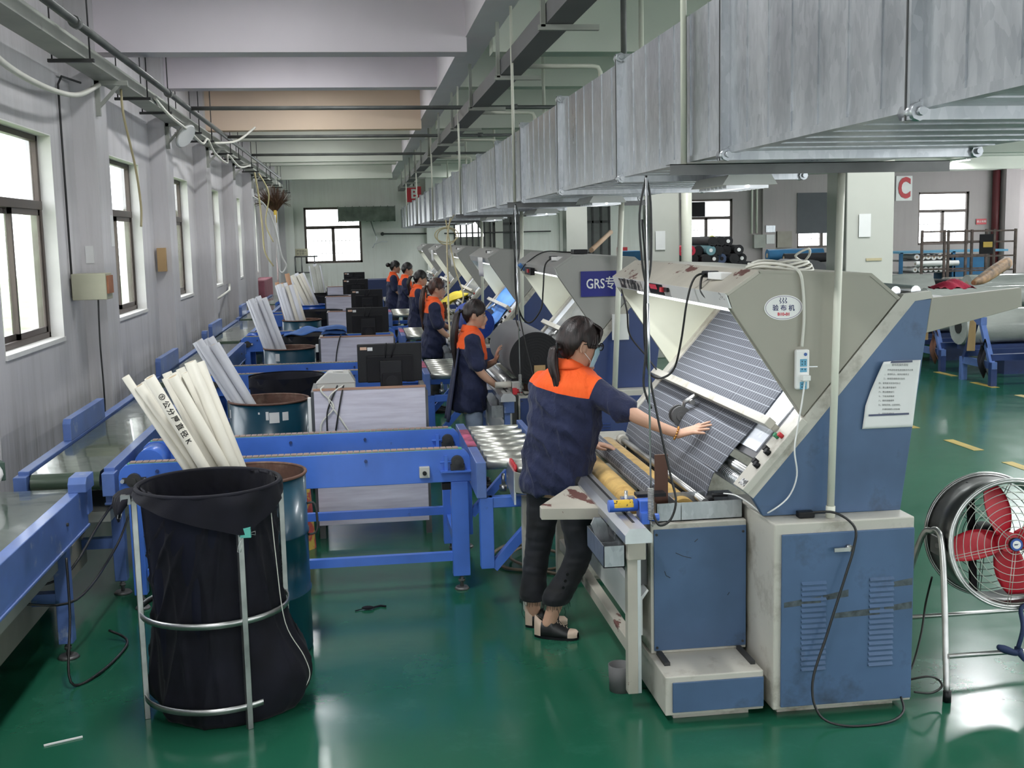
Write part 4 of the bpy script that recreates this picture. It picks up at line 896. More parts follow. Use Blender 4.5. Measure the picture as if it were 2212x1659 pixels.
# handwriting on the fourth tube of the first drum
def on_tube(p0, p1, r, t0, s, size):
    p0, p1 = Vector(p0), Vector(p1); d = (p1 - p0).normalized(); c = p0.lerp(p1, t0); v = (Vector((0, 0, 2.05)) - c); n = (v - d * v.dot(d)).normalized()
    up = -n.cross(-d); return c + n * (r + .0008), -d, n
for j, ch in enumerate('⑤公分厚直径K'):
    c, d, n = on_tube(E1[3][0], E1[3][1], .025, .93 - .028 * j, ch, .045)
    w = text('handwriting', ch, .034, BLACK, c, d, n.cross(d), None, c, .0006, .0006)
    w.location = c; tag(w, 'black handwritten character on the marked white cardboard tube', 'writing', 'handwriting on the marked tube')

# --- black cloth bag on a round steel stand
BC = (-.68, 5.02); BR = .30
o = (BC[0], BC[1], 0); t = thing('bag_stand', 'round stainless steel stand holding the big black cloth bag in the foreground', 'stand', o)
def ring(z, r, rad=.011, a0=0, a1=2 * pi, n=48): return [(BC[0] + r * cos(a0 + (a1 - a0) * i / n), BC[1] + r * sin(a0 + (a1 - a0) * i / n), z) for i in range(n if abs(a1 - a0 - 2 * pi) < 1e-6 else n + 1)]
MB(o).tube(ring(1.0, BR), .010, 8, closed=True).build('top_ring', STEEL, t)
def band(z, r, a0, a1):
    m = MB(o); m.grid(lambda u, v: (BC[0] + (r + (0 if v in (0, 1) else 0)) * cos(a0 + (a1 - a0) * u), BC[1] + r * sin(a0 + (a1 - a0) * u), z + .026 * (v - .5)), 40, 1); ob = m.build('hoop', STEEL, t, solid=.006); return ob
band(.47, BR + .018, 0, 2 * pi); band(.10, BR + .018, -3.05, -.75)
for a in (-2.86, -1.07, .35, 1.9):
    lx, ly = BC[0] + (BR + .014) * cos(a), BC[1] + (BR + .014) * sin(a); MB(o).box((lx - .012, ly - .012, 0), (lx + .012, ly + .012, .985), rz=a).build('upright', STEEL, t, bevel=.002)
o2 = (BC[0], BC[1], .0); t2 = thing('cloth_bag', 'big black cloth bag hanging in the round steel stand and bulging at the floor', 'bag', o2)
def bump_(a, c, w): d = (a - c + pi) % (2 * pi) - pi; return math.exp(-(d / w) ** 2)
def bag_r(a, z):
    up = 1.0
    for ai in (-2.86, -1.07, .35, 1.9): up = min(up, 1 - bump_(a, ai, .13))
    g = math.exp(-((z - .17) / .17) ** 2)
    side = bump_(a, -.15, .75) + .75 * bump_(a, 2.75, .55) + .5 * bump_(a, 1.4, .6)
    # folds fan out downward from the front clip and hang from the rim
    dv = ((a + 1.07 + pi) % (2 * pi) - pi); fan = dv * 6.0 / (.35 + 1.15 * max(0, .95 - z))
    ridge = (1 - abs(sin(fan))) ** 2.2; ridge2 = (1 - abs(sin(a * 6.5 + 1.3 * z + .4))) ** 2.5
    k = min(1, (1.0 - z) * 5); inner = .014 + .014 * sin(pi * min(1, z))
    return BR - inner - .004 + (.105 * side * g * (.25 + .75 * up)) + k * (.024 * ridge * up + .017 * ridge2 * up * (1 if z > .2 else .5)) * (.5 + .5 * (1 - z)) + .003 * noise.noise((a * 5, z * 8, 1))
prof = []
m = MB(o2); nz, na = 60, 200
def bagp(u, v):
    a = 2 * pi * u; z = 1.005 * v + .004; r = bag_r(a, z)
    if z < .09: r *= 1 - .10 * (1 - z / .09) ** 2
    sx = .03 * (1 - v)
    return (BC[0] + r * cos(a) + sx, BC[1] + r * sin(a), z + (.03 * max(0, sin(a * 2 + .6)) * v if v < 1 else 0))
m.grid(bagp, na, nz); b = m.verts([bagp(i / na, 0) for i in range(na)]); m.face([b + i for i in reversed(range(na))]); bg = m.build('outer_cloth', BAG, t2)
m = MB(o2); m.grid(lambda u, v: (BC[0] + (BR - .010 - .05 * (1 - v) + .016 * sin(2 * pi * u * 7 + 2 * v) * (1 - v) + .008 * sin(2 * pi * u * 17) * (1 - v)) * cos(2 * pi * u), BC[1] + (BR - .010 - .05 * (1 - v) + .016 * sin(2 * pi * u * 7 + 2 * v) * (1 - v) + .008 * sin(2 * pi * u * 17) * (1 - v)) * sin(2 * pi * u), .25 + .76 * v), 120, 12); m.build('inner_cloth', BAGB, t2)
m = MB(o2); m.grid(lambda u, v: (BC[0] + .26 * v * cos(2 * pi * u), BC[1] + .26 * v * sin(2 * pi * u), .26 + .02 * sin(u * 20) * v), 24, 4); m.build('bag_bottom', BAGB, t2)
def cuff(u, v):
    a = 2 * pi * u; e = (a - (-2.86)) % (2 * pi)                             # the hem slants from the left rim down to the front clip
    w = .015 + .150 * min(1, e / 1.79) ** 1.2 if e < 1.79 else max(.03, .165 - .135 * (e - 1.79) / 1.1)
    r = BR + .012 + .016 * v * (1 if e < 2.6 else .3) + .003 * sin(a * 13 + v * 3) + .024 * bump_(a, -1.07, .22) * min(1, v * 9)
    return (BC[0] + r * cos(a), BC[1] + r * sin(a), 1.010 - w * v)
m = MB(o2); m.grid(cuff, 96, 6); m.build('turned_cuff', BAG, t2)
m = MB(o2); m.tube(ring(1.010, BR + .003), .0105, 8, closed=True); m.build('cuff_roll', BAG, t2)
m = MB(o2)
for i in range(5): m.tube(spline([(BC[0] - .29, BC[1] - .06, 1.0), (BC[0] - .335 - .012 * i, BC[1] - .10 + .02 * i, .965), (BC[0] - .36 - .004 * i, BC[1] - .12 + .018 * i, .915 - .012 * i)], 4), [.022, .024, .024, .022, .020, .018, .014, .010, .004], 6)
m.build('knotted_corner', BAG, t2)
for (nm, a, z, mt, lb) in (('binder_clip', -1.03, .855, pm('turquoise_clip_paint', (.12, .50, .42), .4), 'turquoise binder clip on the black cloth bag at its front upright'), ('binder_clip', -2.85, .975, STEEL, 'silver clip on the left rim of the black cloth bag')):
    x, y = BC[0] + (BR + .045) * cos(a), BC[1] + (BR + .045) * sin(a); o3 = (x, y, z); c = thing(nm, lb, 'clip', o3)
    MB(o3).prism([(x - .022, z - .02), (x + .022, z - .02), (x + .020, z + .02), (x - .020, z + .02)], y - .012, y + .012).build('clip_body', mt, c)
    MB(o3).tube([(x - .012, y - .014, z - .015), (x - .03, y - .02, z - .05), (x - .035, y - .02, z - .075), (x - .022, y - .02, z - .078), (x - .014, y - .016, z - .04)], .0015, 5).tube([(x + .022, y - .01, z), (x + .04, y - .01, z + .006), (x + .04, y - .01, z - .01), (x + .022, y - .01, z - .006)], .0015, 5).build('wire_arm', STEEL, c)
cable('loose_thread', 'pale frayed thread hanging down the right side of the black bag', [(BC[0] + .27, BC[1] - .16, .98), (BC[0] + .285, BC[1] - .17, .7), (BC[0] + .31, BC[1] - .17, .42), (BC[0] + .38, BC[1] - .13, .25), (BC[0] + .40, BC[1] - .10, .15), (BC[0] + .37, BC[1] - .12, .09)], .0022, WIREW)

# --- black bins with cloth linings behind the second and third drums
def bin_(c, r, h, mat, lin, label, name='cloth_lined_bin'):
    o = (c[0], c[1], 0); t = thing(name, label, 'bin', o)
    m = MB(o); m.lathe([(r * .9, 0), (r * .93, .1), (r, h * .9), (r + .012, h * .93), (r + .012, h), (r, h), (r * .95, h * .7), (r * .9, .05), (0, .05)], c, 40, wob=lambda a, z: .004 * sin(a * 11 + z * 9)); m.build('bin_wall', mat, t)
    m = MB(o); m.grid(lambda u, v: (c[0] + (r + .018 + .006 * sin(2 * pi * u * 9)) * cos(2 * pi * u), c[1] + (r + .018 + .006 * sin(2 * pi * u * 9)) * sin(2 * pi * u), h + .012 - (.10 + .03 * sin(2 * pi * u * 3)) * v), 60, 3); m.build('cloth_cuff', lin, t)
    m = MB(o); m.grid(lambda u, v: (c[0] + (r + .017) * cos(2 * pi * u) * (1 - .12 * v), c[1] + (r + .017) * sin(2 * pi * u) * (1 - .12 * v), h + .012 - .45 * v), 48, 4); m.build('cloth_lining', BAGB, t)
    return t
bin_((-.62, 9.55), .29, .93, BAG, BAG, 'black cloth-lined bin behind the drum with torn labels')
bin_((-.56, 13.35), .33, .95, BLACKM, BLACKM, 'large black bin with blue cloth on top, behind the third drum')
bin_((-.62, 17.8), .34, .95, BLACKM, BLACKM, 'black bin behind the fourth drum')
bin_((-.55, 22.2), .33, .95, BLACKM, BLACKM, 'farthest black bin between the desks')
o = (-.6, 13.2, .95); m = MB(o); m.grid(lambda u, v: (-.86 + .5 * u, 13.1 + .5 * v, .965 + .05 * max(0, sin(u * 3.1)) * (1 - abs(2 * v - 1)) + .015 * sin(u * 11 + v * 5) + .05 * u), 18, 8)
tag(m.build('blue_cloth_heap', CLOTHB, solid=.01), 'crumpled blue cloth lying over the large black bin', 'cloth')
# small litter on the floor
tag(MB((-1.3, 4.75, 0)).beam((-1.36, 4.72, .004), (-1.22, 4.78, .004), .008, .006).build('paper_scrap', PAPER), 'thin white scrap on the green floor at lower left', 'scrap')
m = MB((.02, 5.9, 0)); m.ell((-.02, 6.22, .012), (.035, .018, .010), 10, 6).tube([(.01, 6.23, .008), (.05, 6.26, .006), (.08, 6.24, .006)], .006, 6).tube([(-.05, 6.22, .006), (-.09, 6.20, .004)], .003, 5)
tag(m.build('rag_scrap', BAG), 'small black scrap on the floor in front of the twin-rail conveyor', 'scrap')
# things in the far left corner
tag(MB((-2.2, 27, 0)).box((-2.39, 26.15, .0), (-2.08, 28.6, 1.15)).build('pink_box', pm('dusty_pink_cover', (.30, .10, .13), .7, var=.15), bevel=.02), 'dusty pink covered box by the left wall near the far end', 'box')
tag(MB((.3, 26, 0)).box((.10, 24.6, .0), (.62, 25.3, 1.16)).build('storage_crate', pm('dark_blue_crate', (.02, .035, .10), .6), bevel=.01), 'dark blue crate at the far end left of the last woman', 'crate')

# ================================================================== inspection machines
TB_A = radians(48.5); TBX, TBZ = 1.60, .99                       # the sloping table passes through (TBX, TBZ)
def tpl(s, y, off=0.0):
    """point on the sloping table: s metres up the slope, off metres above it"""
    return (TBX + s * cos(TB_A) - off * sin(TB_A), y, TBZ + s * sin(TB_A) + off * cos(TB_A))
REFO = (1.5, 4.56, 0)
def slab(mb, s0, s1, y0, y1, o0, o1):
    P = [tpl(s, y, o) for o in (o0, o1) for y in (y0, y1) for s in (s0, s1)]; b = mb.verts(P)
    for q in ((0, 2, 3, 1), (4, 5, 7, 6), (0, 1, 5, 4), (2, 6, 7, 3), (0, 4, 6, 2), (1, 3, 7, 5)): mb.face([b + i for i in q], sm=False)
    return mb
HEX = [(1.488, 1.79), (1.629, 1.881), (2.117, 1.855), (2.243, 1.751), (1.827, 1.262), (1.51, 1.73)]
SIDE = [(1.655, .845), (2.268, .838), (2.385, 1.742), (2.30, 1.738), (1.835, 1.20), (1.60, .94)]
def machine(label, side, hood, hood2, frame, panel, near=False):
    o = REFO; t = thing('inspection_machine', label, 'fabric inspection machine', o, 'inspection machines in the row')
    yn, yf = 4.56, 6.64
    for s, (ya, yb) in enumerate(((yn, yn + .035), (yf, yf + .035))):
        MB(o).prism(SIDE, ya, yb).build('side_panel', side, t, bevel=.004)
        b = MB(o); b.prism([(1.568, .962), (1.61, .925), (1.85, 1.195), (2.31, 1.735), (2.39, 1.745), (2.38, 1.775), (2.26, 1.765), (1.827, 1.258)], ya - .004, yb + .004); b.build('cream_edge', CREAM, t)
        MB(o).prism(HEX, ya + (.004 if s else 0), yb - (.004 if s else .0)).build('hood_side', [hood], t, bevel=.004)
        MB(o).prism([(x * .995 + .008, z * .995 + .006) for x, z in HEX], ya - .008 if s else yb, ya + .004 if s else yb + .004).build('hood_inner_side', pm('pale_cream_inner_paint', (.66, .67, .55), .45, var=.03), t)
    m = MB(o); m.prism([(1.486, 1.79), (1.627, 1.883), (1.640, 1.870), (1.50, 1.779)], yn - .003, yf + .038); m.build('hood_front_top', hood2, t, bevel=.003)
    m = MB(o); m.prism([(1.627, 1.881), (2.117, 1.857), (2.245, 1.752), (2.235, 1.742), (2.11, 1.845), (1.63, 1.870)], yn - .003, yf + .038); m.build('hood_top', hood, t)
    m = MB(o); m.prism([(1.487, 1.79), (1.497, 1.79), (1.517, 1.728), (1.507, 1.728)], yn, yf + .035); fa = m.build('hood_fascia', PEEL if near else GREYP, t)
    m = MB(o); m.prism([(1.507, 1.728), (1.517, 1.735), (2.15, 1.665), (2.15, 1.655)], yn + .035, yf); m.build('hood_ceiling', CREAM, t)
    L1_ = emit('hood_tube_light', (.95, .98, 1), 2.2) if 'hood_tube_light' not in MATS else MATS['hood_tube_light']
    MB(o).cyl((1.60, yn + .15, 1.705), (1.60, yf - .15, 1.705), .010, n=8).build('hood_tube', L1_, t)
    hl_ = area('hood_tube_light', (.13, 1.04, 1.69), (0, radians(-28), 0), .05, 1.7, 11 if near else 6, (.95, .98, 1)); hl_.parent = t
    # table
    slab(MB(o), .10, .93, yn + .035, yf, -.03, 0).build('table_plate', DARKT if near else SCREEN, t)
    slab(MB(o), .13, .80, yn + .17, yf - .13, 0, .006).build('light_panel', WHITEG, t)
    if not near: slab(MB(o), .10, .9, yn + .36, yf - .36, .006, .010).build('glass_plate', SCREEN, t)
    slab(MB(o), .235, .275, yn + .10, yf - .05, .045, .085).build('crossbar', CREAM, t, bevel=.003)
    for yy in (yn + .11, yf - .07): slab(MB(o), .24, .27, yy, yy + .02, 0, .05).build('crossbar_bracket', CREAM, t)
    m = slab(MB(o), -.045, .345, yn - .03, yn + .095, -.01, .022); cs = m.build('control_strip', CREAM, t, bevel=.003)
    for s, yy, mt, r in ((.075, yn + .0, BLACK, .013), (.085, yn + .035, BLACK, .013), (.145, yn + .0, BLACK, .013), (.155, yn + .035, BLACK, .013), (.235, yn + .005, RED, .010), (.225, yn + .04, pm('green_button', (.04, .25, .12), .4), .010)):
        p, q = tpl(s, yy, .022), tpl(s, yy, .045); MB(o).cyl(p, q, r, n=14).build('knob' if mt is BLACK else 'push_button', mt, cs)
    slab(MB(o), -.03, .0, yn - .02, yn + .05, .022, .0235).build('rating_plate', pm('printed_plate', (.10, .10, .10), .6, dirt=(.6, .6, .6), dt=(.5, .55), ds=60), cs)
    slab(MB(o), -.05, .93, yf - .10, yf, -.005, .020).build('far_table_rail', CREAM, t)
    MB(o).cyl((1.652, yn + .04, .998), (1.652, yf, .998), .024, n=18).build('guide_roller', STEEL, t)
    m = MB(o); m.cyl((1.655, yn + .08, .935), (1.655, yf, .935), .031, n=20)
    pts = []
    for i in range(95 * 10): a = 2 * pi * i / 10; pts.append((1.655 + .032 * cos(a), yn + .09 + (yf - yn - .15) * i / 950, .935 + .032 * sin(a)))
    m.tube(pts, .0048, 5); m.build('spiral_roller', ALU, t)
    # rear tray running away from the table
    for ya in (yn, yf): MB(o).prism([(2.385, 1.745), (2.79, 1.778), (2.795, 1.695), (2.365, 1.598)], ya, ya + .03).build('rear_tray_side', hood, t, bevel=.003)
    MB(o).prism([(2.30, 1.73), (2.36, 1.62), (2.79, 1.70), (2.79, 1.71)], yn + .03, yf).build('rear_tray_floor', DSTEEL, t)
    for xx in (2.25, 2.34): MB(o).cyl((xx, yn + .05, 1.775), (xx, yf, 1.775), .022, n=12).build('rear_roller', ALU, t)
    # cabinets at both ends
    for s, dy in ((0, 0), (1, 2.0)):
        z = .0; e = MB(o); e.box((1.66, 4.44 + dy, .035), (2.272, 5.0 + dy, .84)); ec = e.build('electric_cabinet', CREAM, t, bevel=.006)
        if s == 0:
            d = MB(o); d.box((1.69, 4.428, .05), (2.268, 4.44, .795)); dd = d.build('door', panel, ec, bevel=.003)
            for x0 in (1.775, 2.072):
                lv = MB(o)
                for q in range(17): zz = .205 + .0232 * q; lv.prism([(4.428, zz), (4.418, zz + .003), (4.428, zz + .014)], x0, x0 + .107, 'yz')
                lv.build('louvres', panel, dd)
            if near:
                TR = pm('tape_residue', (.075, .095, .105), .7, var=.3, vs=30)
                for x0, x1, z0, sl in ((1.70, 1.86, .485, .06), (1.87, 1.98, .505, .10), (2.18, 2.262, .545, .04), (1.92, 2.12, .425, .02), (2.14, 2.262, .44, .05)): MB(o).prism([(x0, z0), (x1, z0 + (x1 - x0) * sl), (x1, z0 + .030 + (x1 - x0) * sl), (x0, z0 + .022)], 4.4268, 4.4285).build('tape_residue', TR, dd)
            h = MB(o); h.cyl((1.975, 4.425, .728), (1.975, 4.405, .728), .014, n=12).box((1.905, 4.40, .718), (1.985, 4.408, .734)); h.build('door_handle', STEEL, dd)
        MB(o).box((1.70, 4.50 + dy, 0), (2.22, 4.95 + dy, .035)).build('plinth', CREAM, t)
        lc = MB(o); lc.box((1.215, 4.75 + dy, .20), (1.648, 5.12 + dy, .785)); lo = lc.build('side_cabinet', CREAM, t, bevel=.005)
        if s == 0:
            MB(o).box((1.228, 4.742, .215), (1.645, 4.75, .762)).build('blue_cover_panel', panel, lo, bevel=.002)
            if near:
                for P in ([(1.325, 4.7405, .655), (1.36, 4.7405, .638), (1.395, 4.7405, .628)], [(1.275, 4.7405, .575), (1.282, 4.7405, .555), (1.30, 4.7405, .545)], [(1.41, 4.7405, .70), (1.425, 4.7405, .712)], [(1.56, 4.7405, .45), (1.568, 4.7405, .462)]): MB(o).tube(P, .0013, 5).build('scratch', IRON, lo)
            MB(o).cyl((1.24, 4.738, .74), (1.24, 4.742, .74), .006, n=6).cyl((1.63, 4.738, .735), (1.63, 4.742, .735), .006, n=6).cyl((1.24, 4.738, .23), (1.24, 4.742, .23), .006, n=6).cyl((1.63, 4.738, .235), (1.63, 4.742, .235), .006, n=6).build('screws', IRON, lo)
        dr = MB(o); dr.box((1.205, 4.477 + dy, .03), (1.632, 5.1 + dy, .20)); do = dr.build('base_box', CREAM, t, bevel=.005)
        if s == 0:
            MB(o).box((1.235, 4.468, .045), (1.630, 4.477, .175)).build('blue_cover_panel', panel, do, bevel=.002)
            MB(o).box((1.235, 4.6, .2), (1.26, 4.74, .215)).build('slide_rail', IRON, do); MB(o).box((1.60, 4.55, .2), (1.62, 4.74, .215)).build('slide_rail', IRON, do)
        MB(o).box((1.25, 4.52 + dy, 0), (1.58, 4.9 + dy, .03)).build('plinth', CREAM, t)
    # front frame with velour rollers
    for yy in (4.66, 6.46):
        MB(o).box((1.09, yy, .06), (1.135, yy + .05, .70)).build('front_post', frame, t, bevel=.003); MB(o).box((1.135, yy + .005, .06), (1.15, yy + .045, .70)).build('post_steel_strip', ALU, t)
        MB(o).box((1.085, yy - .03, .665), (1.165, yy + .06, .765)).build('rail_block', frame, t, bevel=.004)
    MB(o).box((1.105, 4.71, .215), (1.155, 6.46, .275)).build('bottom_tube', frame, t, bevel=.003)
    f = MB(o); f.prism([(1.16, .30), (1.17, .30), (1.17, .46), (1.198, .50), (1.192, .507), (1.16, .47)], 4.72, 6.46); f.build('front_skirt', PEEL if near else GREYP, t)
    MB(o).box((1.165, 4.80, .50), (1.212, 6.46, .74)).build('inner_beam', DSTEEL, t)
    al = MB(o); al.prism([(1.045, .775), (1.16, .775), (1.16, .81), (1.135, .838), (1.065, .838), (1.045, .81)], 4.50, 6.30); rl = al.build('aluminium_rail', ALU, t)
    MB(o).box((1.098, 4.60, .8381), (1.110, 6.30, .8392)).build('rail_slot', BLACKM, rl)
    ar = MB(o); ar.prism([(1.06, 5.04), (.79, 5.09), (.79, 5.14), (1.0, 5.52), (1.06, 5.52)], .745, .80, 'xy'); ao = ar.build('side_arm', CHIP if near else frame, t, bevel=.003)
    st = MB(o)                                                     # small open steel tray under the rail
    for a, c in (((.988, 4.66, .63), (1.080, 5.02, .634)), ((.988, 4.66, .63), (.991, 5.02, .725)), ((1.077, 4.66, .63), (1.080, 5.02, .725)), ((.988, 4.66, .63), (1.080, 4.663, .725)), ((.988, 5.017, .63), (1.080, 5.02, .725)), ((.988, 4.78, .634), (1.080, 4.782, .71))): st.box(a, c)
    so = st.build('steel_tray', GALV, t); MB(o).box((1.075, 4.85, .70), (1.085, 4.95, .78)).build('tray_strap', ALU, t)
    MB(o).prism([(1.02, .64), (1.065, .64), (1.045, .77), (1.02, .80), (.99, .80), (.975, .77)], 4.86, 4.875).build('tray_plate', GALV, t)
    VR = VELV if near else STEEL
    for x in (1.215, 1.415): MB(o).cyl((x, 4.92, .79), (x, 6.55, .79), .062, n=28).cyl((x, 4.86, .79), (x, 6.6, .79), .012, n=8).build('velour_roller' if near else 'steel_roller', VR, t)
    MB(o).cyl((1.495, 4.86, .845), (1.495, 6.50, .845), .017, n=14).build('tension_bar', STEEL, t); MB(o).cyl((1.495, 6.45, .845), (1.495, 6.52, .845), .030, n=16).build('bar_collar', CREAM, t)
    MB(o).box((1.17, 6.52, .70), (1.62, 6.58, .84)).build('far_bearing_plate', CREAM, t)
    MB(o).box((1.15, 4.86, .765), (1.56, 4.90, .80)).build('near_bearing_plate', CREAM, t, bevel=.003)
    MB(o).cyl((1.52, 4.88, .80), (1.52, 4.88, .85), .006, n=8).cyl((1.52, 4.88, .84), (1.52, 4.88, .865), .022, n=10).build('star_knob', BLACK, t)
    # counter wheels on an arm from the crossbar
    cw = MB(o); q = tpl(.10, 5.74, .05); cwo = None
    for dy in (-.03, .02):
        p = Vector(q) + Vector((0, dy, 0)); m = MB(o); m.cyl(p, p + Vector((0, .018, 0)), .050, n=28).cyl(p - Vector((0, .006, 0)), p, .026, n=16).cyl(p - Vector((0, .010, 0)), p, .008, n=8); m.build('counter_wheel', DSTEEL, t)
    m = MB(o); m.tube([Vector(q) + Vector((0, -.005, 0)), Vector(q) + Vector((.02, -.02, .07)), Vector(tpl(.24, 5.70, .06))], [.008, .012, .014], 8).cyl(Vector(tpl(.19, 5.68, .06)), Vector(tpl(.19, 5.74, .06)), .014, n=10); m.build('counter_arm', STEEL, t)
    # seam cutter on the aluminium rail
    cu = MB(o); cu.box((1.165, 4.735, .815), (1.225, 4.80, .895)); c_ = cu.build('cutter_body', TOOLB if near else GREYP, t, bevel=.004)
    MB(o).cyl((1.035, 4.77, .872), (1.16, 4.77, .872), .027, n=20).build('cutter_motor', TOOLB if near else CREAM, c_)
    if near: m = MB(o); m.grid(lambda u, v: (1.055 + .085 * u, 4.77 - .0275 * sin(.1 + 1.6 * v), .872 + .0275 * cos(.1 + 1.6 * v)), 1, 8); m.build('yellow_label', pm('yellow_label_print', (.70, .45, .04), .5, dirt=(.05, .04, .02), dt=(.58, .6), ds=50), c_)
    MB(o).cyl((1.19, 4.72, .825), (1.245, 4.72, .825), .017, n=16).box((1.165, 4.70, .80), (1.20, 4.74, .85)).build('cutter_grip', TOOLB if near else RED, c_, bevel=.002)
    MB(o).cyl((1.175, 4.72, .765), (1.175, 4.72, .80), .004, n=6).cyl((1.12, 4.80, .84), (1.12, 4.80, .93), .008, n=8).box((1.10, 4.80, .87), (1.16, 4.83, .90)).build('cutter_bracket', STEEL, c_)
    MB(o).box((1.17, 4.80, .895), (1.30, 4.86, .91)).build('blade_holder', BLACK, c_)
    MB(o).box((1.285, 4.935, .80), (1.345, 4.945, 1.055)).build('brown_stop_plate', BROWN, t)
    # plug on the hood
    MB(o).box((1.535, 4.80, 1.835), (1.60, 4.93, 1.865), rz=.15).build('socket_block', WHITEP, t, bevel=.003)
    MB(o).box((1.525, 4.93, 1.84), (1.575, 5.0, 1.87), rz=.3).build('black_plug', BLACK, t, bevel=.006)
    # panels and switches in the fascia
    if near:
        for a, b, mt in ((6.0, 6.52, pm('worn_black_sign', (.02, .02, .02), .5, dirt=(.45, .43, .40), dt=(.5, .56), ds=16)), (5.56, 5.84, BLACKM)):
            f = MB(o); sl = .02 / .062
            f.quad((1.4855 + .004 * sl, a, 1.785), (1.4855 + .004 * sl, b, 1.785), (1.5035, b, 1.734), (1.5035, a, 1.734)); f.build('fascia_panel', mt, fa, solid=.002)
        f = MB(o); f.quad((1.483, 5.66, 1.782), (1.483, 5.80, 1.782), (1.492, 5.80, 1.757), (1.492, 5.66, 1.757)); f.build('red_display', pm('red_display_film', (.75, .06, .10), .4), fa)
        MB(o).box((1.48, 5.44, 1.755), (1.49, 5.50, 1.775)).build('toggle_switch', BLACK, fa); MB(o).box((1.47, 5.50, 1.752), (1.489, 5.54, 1.775)).build('rocker_switch', RED, fa)
    return t
mA = machine('nearest fabric inspection machine, cream and steel blue, checking plaid cloth', STEELB, OLIVE, CHIP, CHIP, STEELB, near=True)
mB = machine('second inspection machine, grey hood and royal blue side, with a blue sign', NAVY, GREYH, GREYH, BLUED, NAVY)
MDX = [.0, -.05, -.04, -.08, -.10]
mB.location = (1.5, 4.56 + MB3, 0)
MLB = ['third inspection machine with bright blue cloth on its sloping table', 'fourth inspection machine with a white paper on the hood', 'fifth inspection machine from the camera', 'farthest inspection machine in the row']
for k_ in range(4): place(mB, (1.5 + MDX[k_ + 1], 4.56 + MB3 * (k_ + 2), 0), MLB[k_])

# --- things on the first machine
def drape(u, v):
    """plaid cloth: down the table, over the roller, hanging in front of it"""
    y = 4.93 + u * 1.62
    edge = .06 * (1 - v) * (u - .2)
    s = .82 - 1.02 * v / .72
    wr = .006 * sin(v * 26 + u * 3) * max(0, v - .35) + .008 * max(0, sin(u * 7 + 2)) * max(0, sin((v - .38) * 11)) * (v > .38)
    if v < .72:
        off = .012 + wr + (.030 * math.exp(-((v - .50) / .05) ** 2) * math.exp(-((u - .42) / .25) ** 2)); yy = y + (.12 * max(0, .45 - v) if u < .5 else 0) * (1 - u) - (.05 * v if u < .3 else 0)
        if v < .18: pass
        return tpl(max(s, -.04), yy, off)
    w = (v - .72) / .28; p = tpl(-.04 - .0, y, .012)
    hang = .30 * w; sw = -.06 * sin(min(1, w * 1.3) * pi / 2)
    return (p[0] - .055 * w ** .5 * .6 + .018 * sin(u * 15) * w + sw * .4, y + .015 * sin(w * 3), p[2] - hang)
m = MB((1.6, 5.7, 1.1)); m.grid(drape, 60, 90, uvfn=lambda u, v: (u * 1.62, v * 1.42))
tag(m.build('plaid_cloth', PLAID, solid=.0015), 'grey plaid cloth running down the sloping table of the nearest machine', 'cloth')
m = MB((1.315, 5.7, .85))
n = 28; m.grid(lambda u, v: (1.315 + (.043 + .0012 * sin(u * 60)) * cos(2 * pi * v), 5.02 + 1.42 * u, .858 + (.043 + .0012 * sin(u * 60)) * sin(2 * pi * v)), 50, n, uvfn=lambda u, v: (v * .27, u * 1.42))
m.cyl((1.315, 5.021, .858), (1.315, 5.02, .858), .043, n=24).cyl((1.315, 6.43, .858), (1.315, 6.439, .858), .043, n=24)
tag(m.build('plaid_cloth_roll', PLAID), 'thin roll of dark plaid cloth winding between two yellow velour rollers', 'fabric roll')
# steel parts tray on the side cabinet
o = (1.45, 4.9, .785); t = thing('parts_tray', 'long galvanised tray on top of the blue side cabinet of the nearest machine', 'tray', o); m = MB(o)
for a, c in (((1.25, 4.78, .787), (1.64, 4.98, .79)), ((1.25, 4.78, .787), (1.64, 4.783, .868)), ((1.25, 4.977, .787), (1.64, 4.98, .868)), ((1.25, 4.78, .787), (1.253, 4.98, .868)), ((1.637, 4.78, .787), (1.64, 4.98, .868)), ((1.36, 4.78, .787), (1.363, 4.98, .855))): m.box(a, c)
m.build('tray_body', GALV, t)
tag(MB((1.58, 4.86, .86)).box((1.53, 4.86, .865), (1.60, 4.885, .878), rz=-.1).build('phone_charger', BLACK, bevel=.003), 'small black plug lying across the galvanised tray', 'plug')
# white pole on the cabinet
tag(MB((1.93, 4.50, .84)).cyl((1.925, 4.497, .84), (1.955, 4.50, 2.30), .0155, n=16).cyl((1.925, 4.497, .842), (1.9262, 4.497, .89), .0195, n=16).build('white_pipe', PVC), 'white plastic pipe rising from the nearest blue cabinet to the duct', 'pipe')
